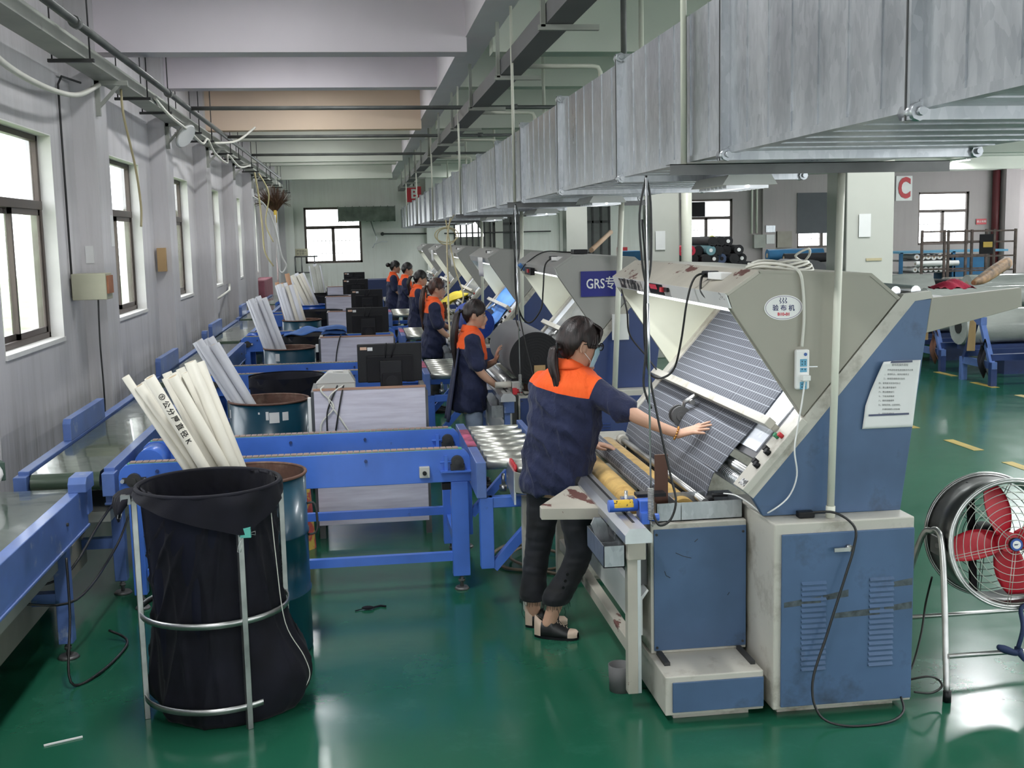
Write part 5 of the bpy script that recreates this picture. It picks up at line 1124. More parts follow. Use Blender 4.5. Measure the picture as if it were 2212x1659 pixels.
# notice paper
o = (2.2, 4.55, 1.35); t = thing('notice_paper', 'white printed notice with a curled corner on the blue side of the nearest machine', 'notice', o)
def pp(u, v):
    x = 2.085 + .225 * u + .03 * v * (1 - 0 * u); z = 1.205 + .285 * v
    c = max(0, v - .55) * max(0, .35 - u) * 1.4
    return (x + (.075 * max(0, v - .35) * (1 - u)) * 1.0, 4.553 - .004 * sin(v * 5) * (1 - u) - c * .12 - .001, z - .004)
MB(o).grid(pp, 16, 20).build('sheet', PAPER, t, solid=.0006)
tx = ['验布机操作规程', '一、开机前检查电源线路是否正常', '二、清理机台，保持台面清洁', '三、按规定速度进行验布', '四、发现疵点应及时标记', '五、禁止戴手套操作', '六、禁止超速运行', '七、下班关闭电源', '八、做好设备保养', '九、如有异常，立即停机，', '　　并通知维修人员处理', '十、保持通道畅通']
for i, s in enumerate(tx): text('printed_line', s, .0088 if i else .0105, DSTEEL, ((2.172 if i < 4 else 2.152) if i else 2.245, 4.5468, 1.468 - .0185 * i), (1, 0, -.04), (0, 0, 1), t, o, .0001, align='LEFT' if i else 'CENTER')
for z, x0, x1 in ((1.478, 2.20, 2.30), (1.255, 2.11, 2.29)): MB(o).box((x0, 4.5462, z), (x1, 4.547, z + .008)).build('rule_bar', pm('printed_blue_bar', (.08, .09, .15), .7), t)
# oval badge
o = (1.736, 4.56, 1.725); t = thing('oval_badge', 'white oval badge with blue and red characters on the nearest hood side', 'badge', o)
def oval(a, b, y0, y1): 
    m = MB(o); P = [(1.736 + a * cos(2 * pi * i / 48), 1.725 + b * sin(2 * pi * i / 48)) for i in range(48)]; return m.prism(P, y0, y1)
oval(.083, .052, 4.5572, 4.56).build('badge_plate', WHITEP, t)
m = MB(o); m.tube([(1.736 + .077 * cos(2 * pi * i / 48), 4.557, 1.725 + .047 * sin(2 * pi * i / 48)) for i in range(48)], .0009, 5, closed=True); m.build('badge_line', pm('badge_purple', (.12, .04, .18), .5), t)
NB = pm('badge_navy_ink', (.02, .03, .12), .5); RB = pm('badge_red_ink', (.55, .03, .05), .5)
text('lettering', '验 布 机', .027, NB, (1.736, 4.5565, 1.722), (1, 0, -.03), (0, 0, 1), t, o, .0004, .0004)
text('code', 'B10-01', .017, RB, (1.737, 4.5565, 1.697), (1, 0, -.03), (0, 0, 1), t, o, .0004, .0007, 1.1)
m = MB(o)
for dx in (-.012, 0, .012): m.tube(spline([(1.732 + dx, 4.5565, 1.743), (1.738 + dx, 4.5565, 1.747), (1.731 + dx, 4.5565, 1.753), (1.736 + dx, 4.5565, 1.760), (1.733 + dx, 4.5565, 1.766)], 3), .0015, 5)
m.build('emblem', NB, t)
# power strip with cord coil on the hood
o = (1.81, 4.55, 1.46); t = thing('power_strip', 'white power strip with blue sockets hanging on the nearest hood side', 'power strip', o)
MB(o).box((1.782, 4.53, 1.383), (1.842, 4.558, 1.55)).build('strip_body', WHITEP, t, bevel=.008)
BLS = pm('light_blue_socket', (.12, .36, .52), .4)
for z, h in ((1.495, .032), (1.465, .018), (1.40, .032)):
    f = MB(o).box((1.799, 4.5285, z - h / 2), (1.829, 4.531, z + h / 2)).build('socket_face', BLS, t, bevel=.004); g = MB(o)
    for dx, dz in ((-.006, .006), (-.006, -.006), (.007, .004), (.007, -.005)):
        if h > .02 or dz > 0: g.box((1.814 + dx - .002, 4.528, z + dz * (h / .032) - .003), (1.814 + dx + .001, 4.5286, z + dz * (h / .032) + .003))
    g.build('socket_slots', BLACKM, f)
MB(o).cyl((1.822, 4.528, 1.53), (1.822, 4.531, 1.53), .007, n=12).build('switch_button', pm('blue_button', (.03, .10, .35), .4), t)
MB(o).box((1.80, 4.50, 1.422), (1.835, 4.531, 1.445)).build('white_plug', WHITEP, t, bevel=.003); MB(o).beam((1.84, 4.54, 1.477), (1.875, 4.53, 1.477), .004, .004).build('side_hook', ALU, t)
CW = []
for i in range(5 * 20):
    a = 2 * pi * i / 20; j = i // 20; CW.append((1.83 + (.15 - .008 * j) * cos(a) + .01 * sin(j * 3), 4.86 + (.10 - .006 * j) * sin(a), 1.875 + .006 * j + .012 * sin(a * 2 + j)))
m = MB((1.83, 4.86, 1.87)); m.tube(CW, .0055, 6); m.tube(spline([CW[-1], (1.88, 4.80, 1.93), (1.93, 4.78, 1.96), (1.95, 4.82, 1.93), (1.93, 4.86, 1.89)], 5), .0055, 6)
m.tube(spline([(1.66, 4.80, 1.885), (1.70, 4.70, 1.905), (1.77, 4.60, 1.895), (1.80, 4.548, 1.868), (1.815, 4.547, 1.80), (1.82, 4.545, 1.68), (1.812, 4.545, 1.56)], 8), .0065, 6)
tag(m.build('coiled_cable', WIREW), 'coiled white power cord on top of the nearest hood, leading down to the power strip', 'cable')
cable('white_charger_cord', 'thin white cord from the power strip down the blue panel to the galvanised tray', [(1.817, 4.52, 1.425), (1.805, 4.52, 1.33), (1.79, 4.53, 1.22), (1.775, 4.52, 1.13), (1.79, 4.53, 1.02), (1.76, 4.54, .93), (1.69, 4.54, .875), (1.665, 4.60, .85), (1.64, 4.72, .872), (1.61, 4.80, .885), (1.58, 4.86, .88)], .0035, WHITEP)
cable('black_hood_cable', 'black cable from the nearest hood plug drooping in a wide loop', [(1.55, 5.0, 1.86), (1.49, 5.0, 1.84), (1.455, 5.0, 1.74), (1.44, 5.05, 1.55), (1.42, 5.1, 1.42), (1.36, 5.1, 1.38), (1.28, 5.0, 1.42), (1.235, 4.9, 1.55), (1.22, 4.85, 1.72), (1.22, 4.82, 1.9), (1.20, 4.80, 2.1)], .0055, WIRE)
cable('black_hood_cable', 'short black cable looped under the plug of the nearest hood', [(1.54, 4.98, 1.86), (1.50, 4.93, 1.84), (1.49, 4.9, 1.78), (1.52, 4.85, 1.745), (1.56, 4.83, 1.77), (1.585, 4.84, 1.84)], .0055, WIRE)
cable('black_inner_cable', 'black cable inside the nearest hood along its far side', [(1.50, 6.5, 1.72), (1.52, 6.45, 1.6), (1.56, 6.55, 1.45), (1.66, 6.55, 1.32), (1.74, 6.5, 1.2)], .005, WIRE)
cable('cabinet_cable', 'black cable hanging in front of the nearest blue cabinet door and across the floor', [(1.84, 4.52, .86), (1.92, 4.44, .875), (1.99, 4.40, .82), (1.985, 4.395, .73), (1.95, 4.39, .62), (1.87, 4.38, .38), (1.80, 4.36, .18), (1.82, 4.33, .05), (1.92, 4.30, .008), (2.10, 4.30, .008), (2.2, 4.36, .02), (2.22, 4.42, .06)], .0055, WIRE)
tag(MB((1.83, 4.52, .85)).box((1.79, 4.50, .842), (1.86, 4.54, .868)).build('cable_plug', BLACK, bevel=.004), 'black plug lying at the foot of the white pipe', 'plug')
# hanging steel rod with a spring and cable above the cutter
def hang_rod(dx, dy, labels, ztop=2.27):
    o = (1.205 + dx, 4.70 + dy, .79); t = thing('spring_rod', labels[0], 'rod', o); x, y = o[0], o[1]
    MB(o).cyl((x, y, .96), (x - .01, y, ztop), .0045, n=8).cyl((x - .004, y, 1.45), (x - .006, y, 1.75), .006, n=8).build('rod', ALU, t)
    pts = []
    for i in range(22 * 10): a = 2 * pi * i / 10; pts.append((x + .012 * cos(a), y + .012 * sin(a), .82 + .14 * i / 220))
    MB(o).tube(pts, .0026, 5).build('spring', STEEL, t)
    MB(o).tube([(x, y, .82), (x, y, .80), (x + .008, y, .79)], .003, 5).build('hook', STEEL, t)
    cable('black_drop_cable', labels[1], [(x, y + .05, ztop + .01), (x + .02, y + .05, ztop - .1), (x + .02, y + .05, ztop - .35), (x - .005, y + .05, ztop - .5), (x, y + .04, 1.5), (x + .05, y + .02, 1.2), (x + .09, y, 1.0), (x + .105, y - .02, .9), (x + .08, y - .02, .82), (x + .03, y - .02, .80), (x + .005, y, .86)], .005, WIRE)
    cable('black_drop_cable', labels[2], [(x, y + .04, ztop + .01), (x - .03, y + .04, ztop - .15), (x - .02, y + .04, ztop - .35), (x, y + .04, ztop - .5), (x - .01, y + .03, 1.55), (x - .02, y + .03, 1.4), (x + .01, y + .02, 1.3)], .005, WIRE)
hang_rod(0, 0, ['thin steel rod with a coil spring hanging by the cutter of the nearest machine', 'long black cable hanging beside the nearest steel rod and looping below the spring', 'black cable loop tied at the top of the nearest steel rod'])
hang_rod(.02, MB3, ['thin steel rod hanging beside the big black roll of the second machine', 'black cable looping down beside the second steel rod', 'black cable tied along the second steel rod'])
for q in range(2): cable('yellow_drop_cable', ['yellowish cable hanging from the duct past the second woman down to a loop', 'yellowish cable bundle hanging from the duct at the third machine'][q], [(1.25, 15.5, 2.28), (1.15, 14.9, 2.0), (1.0, 13.0, 1.6), (.86, 11.2, 1.25), (.84, 10.6, 1.02), (.88, 10.2, .88), (1.0, 9.9, .84)] if q == 0 else [(1.3, 17, 2.28), (1.35, 16.9, 1.9), (1.42, 16.8, 1.5), (1.5, 16.7, 1.2), (1.45, 16.6, 1.0)], .010, WIREY)
m = MB((1.2, 15.5, 2.1)); m.tube([(1.2 + .16 * cos(a), 15.6, 2.06 + .10 * sin(a)) for a in [2 * pi * i / 24 for i in range(24)]], .008, 6, closed=True).tube([(1.2 + .13 * cos(a), 15.62, 2.04 + .11 * sin(a)) for a in [2 * pi * i / 24 for i in range(24)]], .008, 6, closed=True)
m.tube([(1.2, 15.6, 2.14), (1.31, 15.6, 2.33)], .006, 5); tag(m.build('cable_coil', WIREY), 'yellowish cable coil hung under the duct above the women', 'cable')
# waste paper tube and roll on floor under the front frame
tag(MB((1.16, 4.9, 0)).lathe([(.045, 0), (.05, 0), (.055, .12), (.05, .12), (.045, .01), (.0, .01)], (1.10, 4.86), 20).build('grey_cup', pm('grey_floor_pot', (.12, .12, .12), .7)), 'small grey pot on the floor under the front post of the nearest machine', 'pot')

# --- blue sign on the second machine
o = (1.85, 8.70, 1.65); t = thing('hanging_sign', 'dark blue sign with white lettering on the second machine', 'sign', o)
MB(o).box((1.69, 8.695, 1.56), (2.12, 8.705, 1.755)).build('sign_board', pm('royal_blue_sign', (.012, .016, .20), .4), t)
text('lettering', 'GRS专用', .105, WHITEP, (1.885, 8.692, 1.655), (1, 0, 0), (0, 0, 1), t, o, .0006, .0012, .78)
tag(MB((2.0, 8.7, 1.4)).box((1.93, 8.68, 1.22), (2.06, 8.70, 1.42)).build('paper_notice', PAPER), 'small white paper on the blue side of the second machine', 'notice')
tag(MB((1.62, 8.7, .85)).cyl((1.93, 8.62, .85), (2.0, 8.62, 2.3), .021, n=12).build('white_pipe', PVC), 'white plastic pipe rising beside the blue side of the second machine', 'pipe')
for y_, lb in ((12.75, 'white plastic pipe beside the third machine'), (16.9, 'white plastic pipe beside the fourth machine')): tag(MB((1.9, y_, .85)).cyl((1.80, y_, .85), (1.82, y_, 2.3), .021, n=10).build('white_pipe', PVC), lb, 'pipe')
# --- big fabric rolls lying on the machines behind
def big_roll(y0, y1, x, z, r, mat, core, label):
    o = (x, (y0 + y1) / 2, z - r); t = thing('fabric_roll', label, 'fabric roll', o)
    m = MB(o); m.grid(lambda u, v: (x + r * cos(2 * pi * v), y0 + (y1 - y0) * u, z + r * sin(2 * pi * v)), 2, 56); m.build('rolled_cloth', mat, t)
    for ye, s in ((y0, -1), (y1, 1)):
        m = MB(o); m.lathe([(0.03, 0)], (0, 0)); m = MB(o); R_ = []
        m.grid(lambda u, v: (x + r * max(.001, u) * cos(2 * pi * v), ye + s * .0015 * sin(u * 60 + v * 6.28), z + r * max(.001, u) * sin(2 * pi * v)), 30, 48); m.build('roll_end', core, t)
    MB(o).box((x - .02, y0 - .02, z - .25), (x + .07, y0 - .005, z - .05)).build('end_label', CARD, t) if r > .2 else None
    return t
big_roll(8.98, 10.35, 1.375, 1.062, .215, GREYR, BLACKR, 'huge black fabric roll on the second machine, touched by the second woman')
CB = pm('royal_blue_fabric', (.01, .05, .32), .7, var=.1)
big_roll(13.2, 14.5, 1.36, 1.03, .18, CB, CB, 'royal blue fabric roll on the third machine')
# pale blue cloth on the third machine table
OLB = pm('pale_blue_fabric', (.10, .30, .72), .7, var=.1)
def cl2(k0, y0, y1, mat, lb, s0=.75):
    dy = MB3 * k0; dx = MDX[max(0, k0 - 1)]
    m = MB((1.6 + dx, 5.7 + dy, 1.1)); m.grid(lambda u, v: (lambda p: (p[0] + dx, p[1] + dy, p[2]))(tpl(s0 - (s0 + .06) * v, y0 + (y1 - y0) * u, .016 + .006 * sin(v * 14 + u * 5))) , 24, 24)
    tag(m.build('cloth_on_table', mat, solid=.002), lb, 'cloth')
cl2(2, 4.95, 6.4, OLB, 'bright blue cloth running down the table of the third machine', .55)
YC = pm('bright_yellow_cloth', (.75, .60, .03), .7, var=.1)
m = MB((1.4, 17.6, .85)); m.grid(lambda u, v: (1.22 + .42 * v + .02 * sin(u * 9), 17.4 + 1.2 * u, .86 + .28 * v + .10 * sin(pi * v) + .03 * sin(u * 13 + v * 7)), 24, 14)
tag(m.build('yellow_cloth', YC, solid=.01), 'bright yellow cloth heaped on the fourth machine', 'cloth')
for k0, lb in ((2, 'white paper taped on the hood front of the third machine'), (3, 'white paper taped on the hood front of the fourth machine'), (4, 'white paper taped on the hood front of the fifth machine')):
    dx, dy = MDX[k0 - 1], MB3 * k0; tag(MB((1.46 + dx, 5.0 + dy, 1.6)).grid(lambda u, v: (1.462 + dx + .012 * v + .012 * sin(u * 4), 4.85 + dy + .42 * u, 1.79 - .22 * v), 8, 4).build('taped_paper', PAPER, solid=.002), lb, 'paper')
m = MB((1.55, 9, 1.85)); m.grid(lambda u, v: (1.46 + .05 * v, 10.3 + .4 * u, 1.78 - .06 * v + .01 * sin(u * 9)), 8, 4); tag(m.build('blue_film', OLB, solid=.002), 'bright blue film stuck on the far fascia of the second hood', 'film')
o = (1.47, 9.9, 1.74); t = thing('control_box', 'small black and red control box on the fascia of the second hood', 'control box', o)
MB(o).box((1.45, 9.7, 1.70), (1.487, 10.05, 1.76)).build('box_body', BLACKM, t); MB(o).box((1.44, 9.78, 1.72), (1.451, 9.85, 1.75)).build('red_switch', RED, t)
cable('hood_cable', 'black cable hanging from the plug on the second hood in a deep loop', [(1.55, 9.1, 1.86), (1.48, 9.1, 1.80), (1.46, 9.1, 1.6), (1.44, 9.1, 1.45), (1.36, 9.15, 1.34), (1.28, 9.1, 1.40), (1.22, 8.95, 1.6), (1.21, 8.9, 2.0)], .007, WIRE)
cable('hood_cable', 'black cable lying over the top of the second hood', [(1.47, 10.4, 1.72), (1.5, 10.2, 1.80), (1.62, 10.0, 1.89), (1.8, 9.9, 1.885), (2.0, 9.8, 1.875)], .006, WIRE)
tag(MB((1.85, 9.6, 1.87)).box((1.80, 9.55, 1.872), (1.92, 9.7, 1.91)).build('adapter_box', BLACK, bevel=.005), 'small black adapter lying on top of the second hood', 'adapter')
tag(MB((2.0, 9.9, 1.9)).cyl((1.98, 9.7, 1.90), (2.35, 10.6, 2.05), .022, n=10).build('wooden_stick', pm('pale_wood', (.48, .33, .22), .7)), 'pale wooden stick lying on the second hood', 'stick')

# ================================================================== people
def bake(mb, vox, smooth=4, disp=None):
    """fuse overlapping volumes into one continuous skin"""
    me = bpy.data.meshes.new('raw'); me.from_pydata([tuple(v) for v in mb.v], [], mb.f); me.update()
    bm = bmesh.new(); bm.from_mesh(me); bmesh.ops.recalc_face_normals(bm, faces=bm.faces); bm.to_mesh(me); bm.free()
    o = bpy.data.objects.new('raw', me); COL.objects.link(o)
    r = o.modifiers.new('r', 'REMESH'); r.mode = 'VOXEL'; r.voxel_size = vox; r.use_smooth_shade = True
    s = o.modifiers.new('s', 'SMOOTH'); s.factor = .5; s.iterations = smooth
    dg = bpy.context.evaluated_depsgraph_get(); out = bpy.data.meshes.new_from_object(o.evaluated_get(dg)); bpy.data.objects.remove(o); bpy.data.meshes.remove(me)
    if disp:
        nr = [v.normal.copy() for v in out.vertices]
        for v, q in zip(out.vertices, nr): v.co += q * disp(v.co)
    out.polygons.foreach_set('use_smooth', [True] * len(out.polygons)); out.update(); return out
def link(me, name, mat, parent):
    me.name = name; me.materials.clear(); me.materials.append(mat); o = bpy.data.objects.new(name, me); COL.objects.link(o); o.parent = parent; return o
def capsule(m, pts, rad, n=14):
    """tapering limb with round ends through the points"""
    P = [Vector(p) for p in pts]; Q = []; R = []
    d = (P[1] - P[0]).normalized(); 
    for a in (80, 50, 20): Q.append(P[0] - d * rad[0] * sin(radians(a))); R.append(max(.001, rad[0] * cos(radians(a))))
    for p, r in zip(P, rad): Q.append(p); R.append(r)
    d = (P[-1] - P[-2]).normalized()
    for a in (20, 50, 80): Q.append(P[-1] + d * rad[-1] * sin(radians(a))); R.append(max(.001, rad[-1] * cos(radians(a))))
    m.tube(Q, R, n)
def limb(m, pts, rad, k=5, n=14):
    P = spline(pts, k); R = []
    for i in range(len(pts) - 1):
        for t in range(k): e = t / k; R.append(rad[i] * (1 - e) + rad[i + 1] * e)
    R.append(rad[-1]); capsule(m, P, R, n)
def rings(m, rs, n=28):
    """rs: (centre, half width, half depth, yaw of the front) stacked and closed"""
    b = []
    for c, hw, hd, yaw in rs:
        f = Vector((cos(yaw), sin(yaw), 0)); r = Vector((sin(yaw), -cos(yaw), 0)); c = Vector(c); P = []
        for k in range(n):
            a = 2 * pi * k / n; ca, sa = cos(a), sin(a); P.append(c + r * hw * math.copysign(abs(ca) ** .85, ca) + f * hd * math.copysign(abs(sa) ** .9, sa))
        b.append(m.verts(P))
    for i in range(len(b) - 1):
        for k in range(n): j = (k + 1) % n; m.face([b[i] + k, b[i] + j, b[i + 1] + j, b[i + 1] + k])
    m.face([b[0] + k for k in range(n)]); m.face([b[-1] + k for k in range(n)])
def frame(fwd, tilt_up=(0, 0, 1)):
    f = Vector(fwd).normalized(); l = Vector(tilt_up).cross(f).normalized(); u = f.cross(l); return f, l, u
def head_pt(th, ph, s=1.0):
    """th from the crown, ph around (0 = face): skull with a jaw, local axes (front, left, up)"""
    x = sin(th) * cos(ph); y = sin(th) * sin(ph); z = cos(th)
    X = .094 * x; Y = .074 * y; Z = .112 * z
    if z < 0:
        k = -z; Y *= 1 - .30 * k ** 1.2; X = X * (1 - .12 * k) + .018 * k * (1 if x > -.2 else 0) 
        if x < 0: X *= 1 - .45 * k
    else: Y *= 1 + .03 * z; X -= .004 * z
    if x > .75: X -= (x - .75) * .035                                # flatter face
    if x > .6 and -.05 < z < .22: X -= .006 * (1 - abs(z - .09) / .14) * (1 if abs(y) > .12 else .2)   # eye sockets
    return X * s, Y * s, Z * s
def add_head(m, c, fwd, s=1.0):
    f, l, u = frame(fwd); c = Vector(c)
    W_ = lambda x, y, z: c + f * x + l * y + u * z
    nt, np_ = 26, 40; P = [W_(*head_pt(pi * i / nt, 2 * pi * k / np_, s)) for i in range(nt + 1) for k in range(np_)]; b = m.verts(P)
    for i in range(nt):
        for k in range(np_): j = (k + 1) % np_; m.face([b + i * np_ + k, b + (i + 1) * np_ + k, b + (i + 1) * np_ + j, b + i * np_ + j])
    capsule(m, [W_(.088 * s, 0, .012 * s), W_(.097 * s, 0, -.008 * s), W_(.103 * s, 0, -.023 * s)], [.007 * s, .009 * s, .012 * s], 10)      # nose
    for e in (-1, 1): capsule(m, [W_(.097 * s, e * .008 * s, -.030 * s), W_(.098 * s, e * .009 * s, -.031 * s)], [.007 * s, .007 * s], 8)
    capsule(m, [W_(.088 * s, -.016 * s, -.055 * s), W_(.097 * s, 0, -.053 * s), W_(.088 * s, .016 * s, -.055 * s)], [.005 * s, .0075 * s, .005 * s], 8)    # lips
    capsule(m, [W_(.088 * s, -.013 * s, -.064 * s), W_(.096 * s, 0, -.064 * s), W_(.088 * s, .013 * s, -.064 * s)], [.005 * s, .0075 * s, .005 * s], 8)
    capsule(m, [W_(.078 * s, 0, -.092 * s), W_(.084 * s, 0, -.094 * s)], [.018 * s, .016 * s], 10)                                       # chin
    for e in (-1, 1):                                                                                                                    # ears
        pts = [W_(-.002 + .014 * cos(a) * s - .006, e * (.073 + .006 * sin(a / 2)) * s, (-.006 + .028 * sin(a)) * s) for a in [radians(d) for d in range(-60, 250, 30)]]
        capsule(m, pts, [.0055 * s] * len(pts), 8); capsule(m, [W_(-.004, e * .070 * s, .008 * s), W_(0, e * .070 * s, -.020 * s)], [.011 * s, .009 * s], 8)
    return W_
def add_hand(m, wrist, d, nrm, thumb, curl=.25, spread=.16, L=.175, lift=0):
    """palm, four separate bent fingers and a thumb; d fingers point, nrm back of the hand, thumb side = +1/-1"""
    d = Vector(d).normalized(); nn = Vector(nrm); nn = (nn - d * nn.dot(d)).normalized(); s = d.cross(nn) * thumb; w = Vector(wrist); k = L / .175
    P = lambda a, b, c=0: w + d * a * k + s * b * k + nn * c * k
    for b, r in ((-.026, .0125), (-.009, .0145), (.009, .0145), (.026, .0135)): capsule(m, [P(-.005, b * .5), P(.04, b * .85, .002), P(.088, b, .001)], [.017 * k, r * k, r * .86 * k], 10)
    for (b, ln, ang) in ((-.031, .058, -.30), (-.0105, .072, -.10), (.0105, .078, .06), (.030, .070, .22)):
        a = ang * spread / .16; dd = (d * cos(a) + s * sin(a)); p = P(.088, b); seg = [.42, .32, .26]; c = 0; pts = [p]; rr = [.0095 * k]
        for q, r in zip(seg, (.0085, .0078, .0068)): c += curl * (1 if len(pts) > 1 else .5); p = p + (dd * cos(c) - nn * sin(c)) * ln * q * k; pts.append(p); rr.append(r * k)
        capsule(m, pts, rr, 10)
    capsule(m, [P(.012, .020, -.004), P(.045, .045, -.010), P(.070, .062, -.012), P(.092, .072, -.010)], [.013 * k, .0115 * k, .0095 * k, .008 * k], 10)

def person(label, loc, J, hair, shirt_fn, vox=.007, pants=PANTS, detail=False, vs=.010, sleeve_r=(.072, .066, .064)):
    t = thing('person', label, 'person', loc); o = loc
    yaw = J['yaw']; hf = Vector(J['face']); hc = Vector(J['head']); hs = J.get('hs', 1.0)
    # --- body
    m = MB(o); W_ = add_head(m, hc, hf, hs)
    nb = Vector(J['neck']); capsule(m, [nb + Vector((0, 0, -.04)), nb.lerp(hc, .45), W_(-.018, 0, -.03)], [.050, .048, .050], 16)
    T = J['torso']; rings(m, [(Vector(c) - Vector((0, 0, .018)), hw * .74, hd * .70, yaw) for c, hw, hd in T])
    for s in ('r', 'l'):
        limb(m, J['arm_' + s], [.036, .040, .037, .028, .023] if len(J['arm_' + s]) == 5 else [.036, .038, .024]); add_hand(m, *J['hand_' + s])
        limb(m, J['leg_' + s], [.068, .048, .040, .034] if len(J['leg_' + s]) == 4 else [.066, .046, .036])
        h, tip = Vector(J['foot_' + s][0]), Vector(J['foot_' + s][1]); capsule(m, [h.lerp(tip, .14) + Vector((0, 0, .055)), h.lerp(tip, .35) + Vector((0, 0, .045)), h.lerp(tip, .8) + Vector((0, 0, .03))], [.026, .025, .012], 12)
    body = link(bake(m, vox, 3), 'body', SKIN, t)
    # --- face parts
    f, l, u = frame(hf)
    for e in (-1, 1):
        c = W_(.080 * hs, e * .031 * hs, .010 * hs); q = Matrix((f, l, u)).transposed()
        MB(o).ell(c, (.006, .014, .0085), 10, 6, q).build('eye', pm('eye_white', (.55, .52, .48), .3), body)
        MB(o).ell(c + f * .004, (.0035, .006, .0062), 10, 6, q).build('iris', BLACK, body)
        MB(o).tube([W_(.085 * hs, e * .016 * hs, .030 * hs), W_(.087 * hs, e * .032 * hs, .036 * hs), W_(.076 * hs, e * .050 * hs, .030 * hs)], [.0025, .0035, .0015], 6).build('eyebrow', hair['mat'], body)
    MB(o).tube([W_(.0935 * hs, -.018 * hs, -.059 * hs), W_(.1025 * hs, 0, -.0585 * hs), W_(.0935 * hs, .018 * hs, -.059 * hs)], [.002, .0042, .002], 6).build('lips', pm('lip_colour', (.42, .14, .13), .5), body)
    # --- hair cap plus what is tied from it
    m = MB(o); hl = hair.get('line', .35); nt, np_ = 26, 72
    KEY = [(0, math.acos(hl) - (.10 if hair.get('parted') else 0)), (30, math.acos(hl) + .02), (52, math.acos(hl) + .22), (68, 1.50), (78, 1.62), (86, 1.38), (100, 1.40), (112, 1.75), (130, 2.05), (155, 2.20), (180, 2.24)]
    def thm(ph):
        d = abs(math.degrees(math.atan2(sin(ph), cos(ph))))
        for (a0, t0), (a1, t1) in zip(KEY, KEY[1:]):
            if d <= a1: e = (d - a0) / (a1 - a0); e = e * e * (3 - 2 * e); return t0 * (1 - e) + t1 * e
        return KEY[-1][1]
    def hp2(u, v):
        ph = 2 * pi * u; th = max(.001, thm(ph) * v) + (.03 * sin(ph * 23) * v ** 6); x, y, z = head_pt(th, ph, hs); vol = 1 - .55 * max(0, v - .82) / .18
        g = 1 + (.13 + .010 * sin(ph * 15 + th * 3) + .05 * max(0, cos(th))) * vol; return W_(x * g - .005, y * g * (1 + .02 * vol), z * (1 + (g - 1) * 1.15) + .002)
    m.grid(hp2, np_, nt)
    hcap = m.build('hair', hair['mat'], t, solid=.012)
    for kind, pts, rad in hair.get('tails', []):
        m = MB(o)
        if kind == 'tail':
            for q in range(hair.get('strands', 9)):
                a = 2 * pi * q / 9 * 1.7; e = .45 + .5 * ((q * 37) % 10) / 10; P = []
                for i, (p, r) in enumerate(zip(pts, rad)): P.append(Vector(p) + Vector((cos(a) * r * e * .55, sin(a) * r * e * .55, -.004 * q * (i == len(pts) - 1) * e * 2)))
                S_ = spline(P, 5); n_ = len(S_); R_ = [max(.0015, rad[min(int(i / 5), len(rad) - 1)] * .42 * (1 - .55 * (i / n_) ** 3)) for i in range(n_)]; R_[-1] = .002; m.tube(S_, R_, 7)
            m.build('ponytail', hair['mat'], hcap)
        elif kind == 'bun': m.ell(pts[0], rad, 18, 12); m.build('hair_bun', hair['mat'], hcap)
        elif kind == 'tie': m.tube(pts, rad, 6, closed=True); m.build('hair_tie', BLACK, hcap)
        elif kind == 'fringe': 
            for P in pts: m.tube(spline(P, 4), [rad] * (4 * (len(P) - 1)) + [.001], 5)
            m.build('fringe', hair['mat'], hcap)
    # --- shirt
    m = MB(o); rings(m, [(c, hw, hd, yaw) for c, hw, hd in T])
    for s in ('r', 'l'): limb(m, J['sleeve_' + s], list(sleeve_r))
    def wr(c):
        p = Vector(c) + Vector(o); q = Vector((p.x * 1.0, p.y, p.z * .55 + p.x * .5)); a = noise.noise(q * 9.0); b_ = noise.noise(Vector((p.x * 5 + p.z * 7, p.y * 5, p.z * 3)) * 2.2)
        w_ = min(1.0, max(.25, (1.33 * 1.0 - p.z) / .12)); return w_ * (.014 * (1 - abs(a)) ** 5 - .003 + .013 * b_ + .005 * (1 - abs(noise.noise(Vector((p.x * 14, p.y * 14, p.z * 7 + p.x * 9))))) ** 6) + .001
    me = bake(m, vs, 3, wr); at = me.attributes.new('yoke', 'FLOAT', 'POINT'); O_ = Vector(o)
    at.data.foreach_set('value', [shirt_fn(v.co + O_) for v in me.vertices]); sh = link(me, 'shirt', SHIRT, t)
    # collar
    cn, ca = J['collar']; cn = Vector(cn); m = MB(o); cf = Vector((cos(yaw), sin(yaw), 0)); cr = Vector((sin(yaw), -cos(yaw), 0)); up = Vector(ca).normalized()
    def col(u, v):
        a = pi / 2 + .35 + (2 * pi - .7) * u; r = .066 + .014 * v; w = .050 * sin(pi * min(1, .35 + .65 * abs(2 * u - 1)))
        h = (1 - v) * .040 - (v ** 2) * .012
        return cn + (cf * sin(a) * .92 + cr * cos(a)) * r * (1 + .12 * (v > .5) * abs(2 * u - 1)) + up * (h - .012 - .028 * (abs(2 * u - 1) ** 3))
    m.grid(col, 40, 5); cm = MATS.get('orange_cloth') or pm('orange_cloth', (.90, .11, .015), .75, var=.06, bmp=.1, bs_=60); m.build('collar', cm, sh, solid=.004)
    # --- trousers
    m = MB(o); pel = T[0][0]; 
    for s in ('r', 'l'): 
        Lg = J['pant_' + s]; limb(m, Lg[0], Lg[1], 6, 18)
    rings(m, [((Vector(J['leg_r'][0]) + Vector(J['leg_l'][0])) / 2 + Vector((0, 0, dz)), hw, hd, yaw) for dz, hw, hd in ((-.06, .12, .085), (.0, .135, .098), (.07, .128, .095), (.10, .11, .08))])
    me = bake(m, .008, 3, lambda c: .0035 * noise.noise(Vector(c) * 20) + .003 * noise.noise(Vector((c[0] * 6, c[1] * 6, c[2] * 40))))
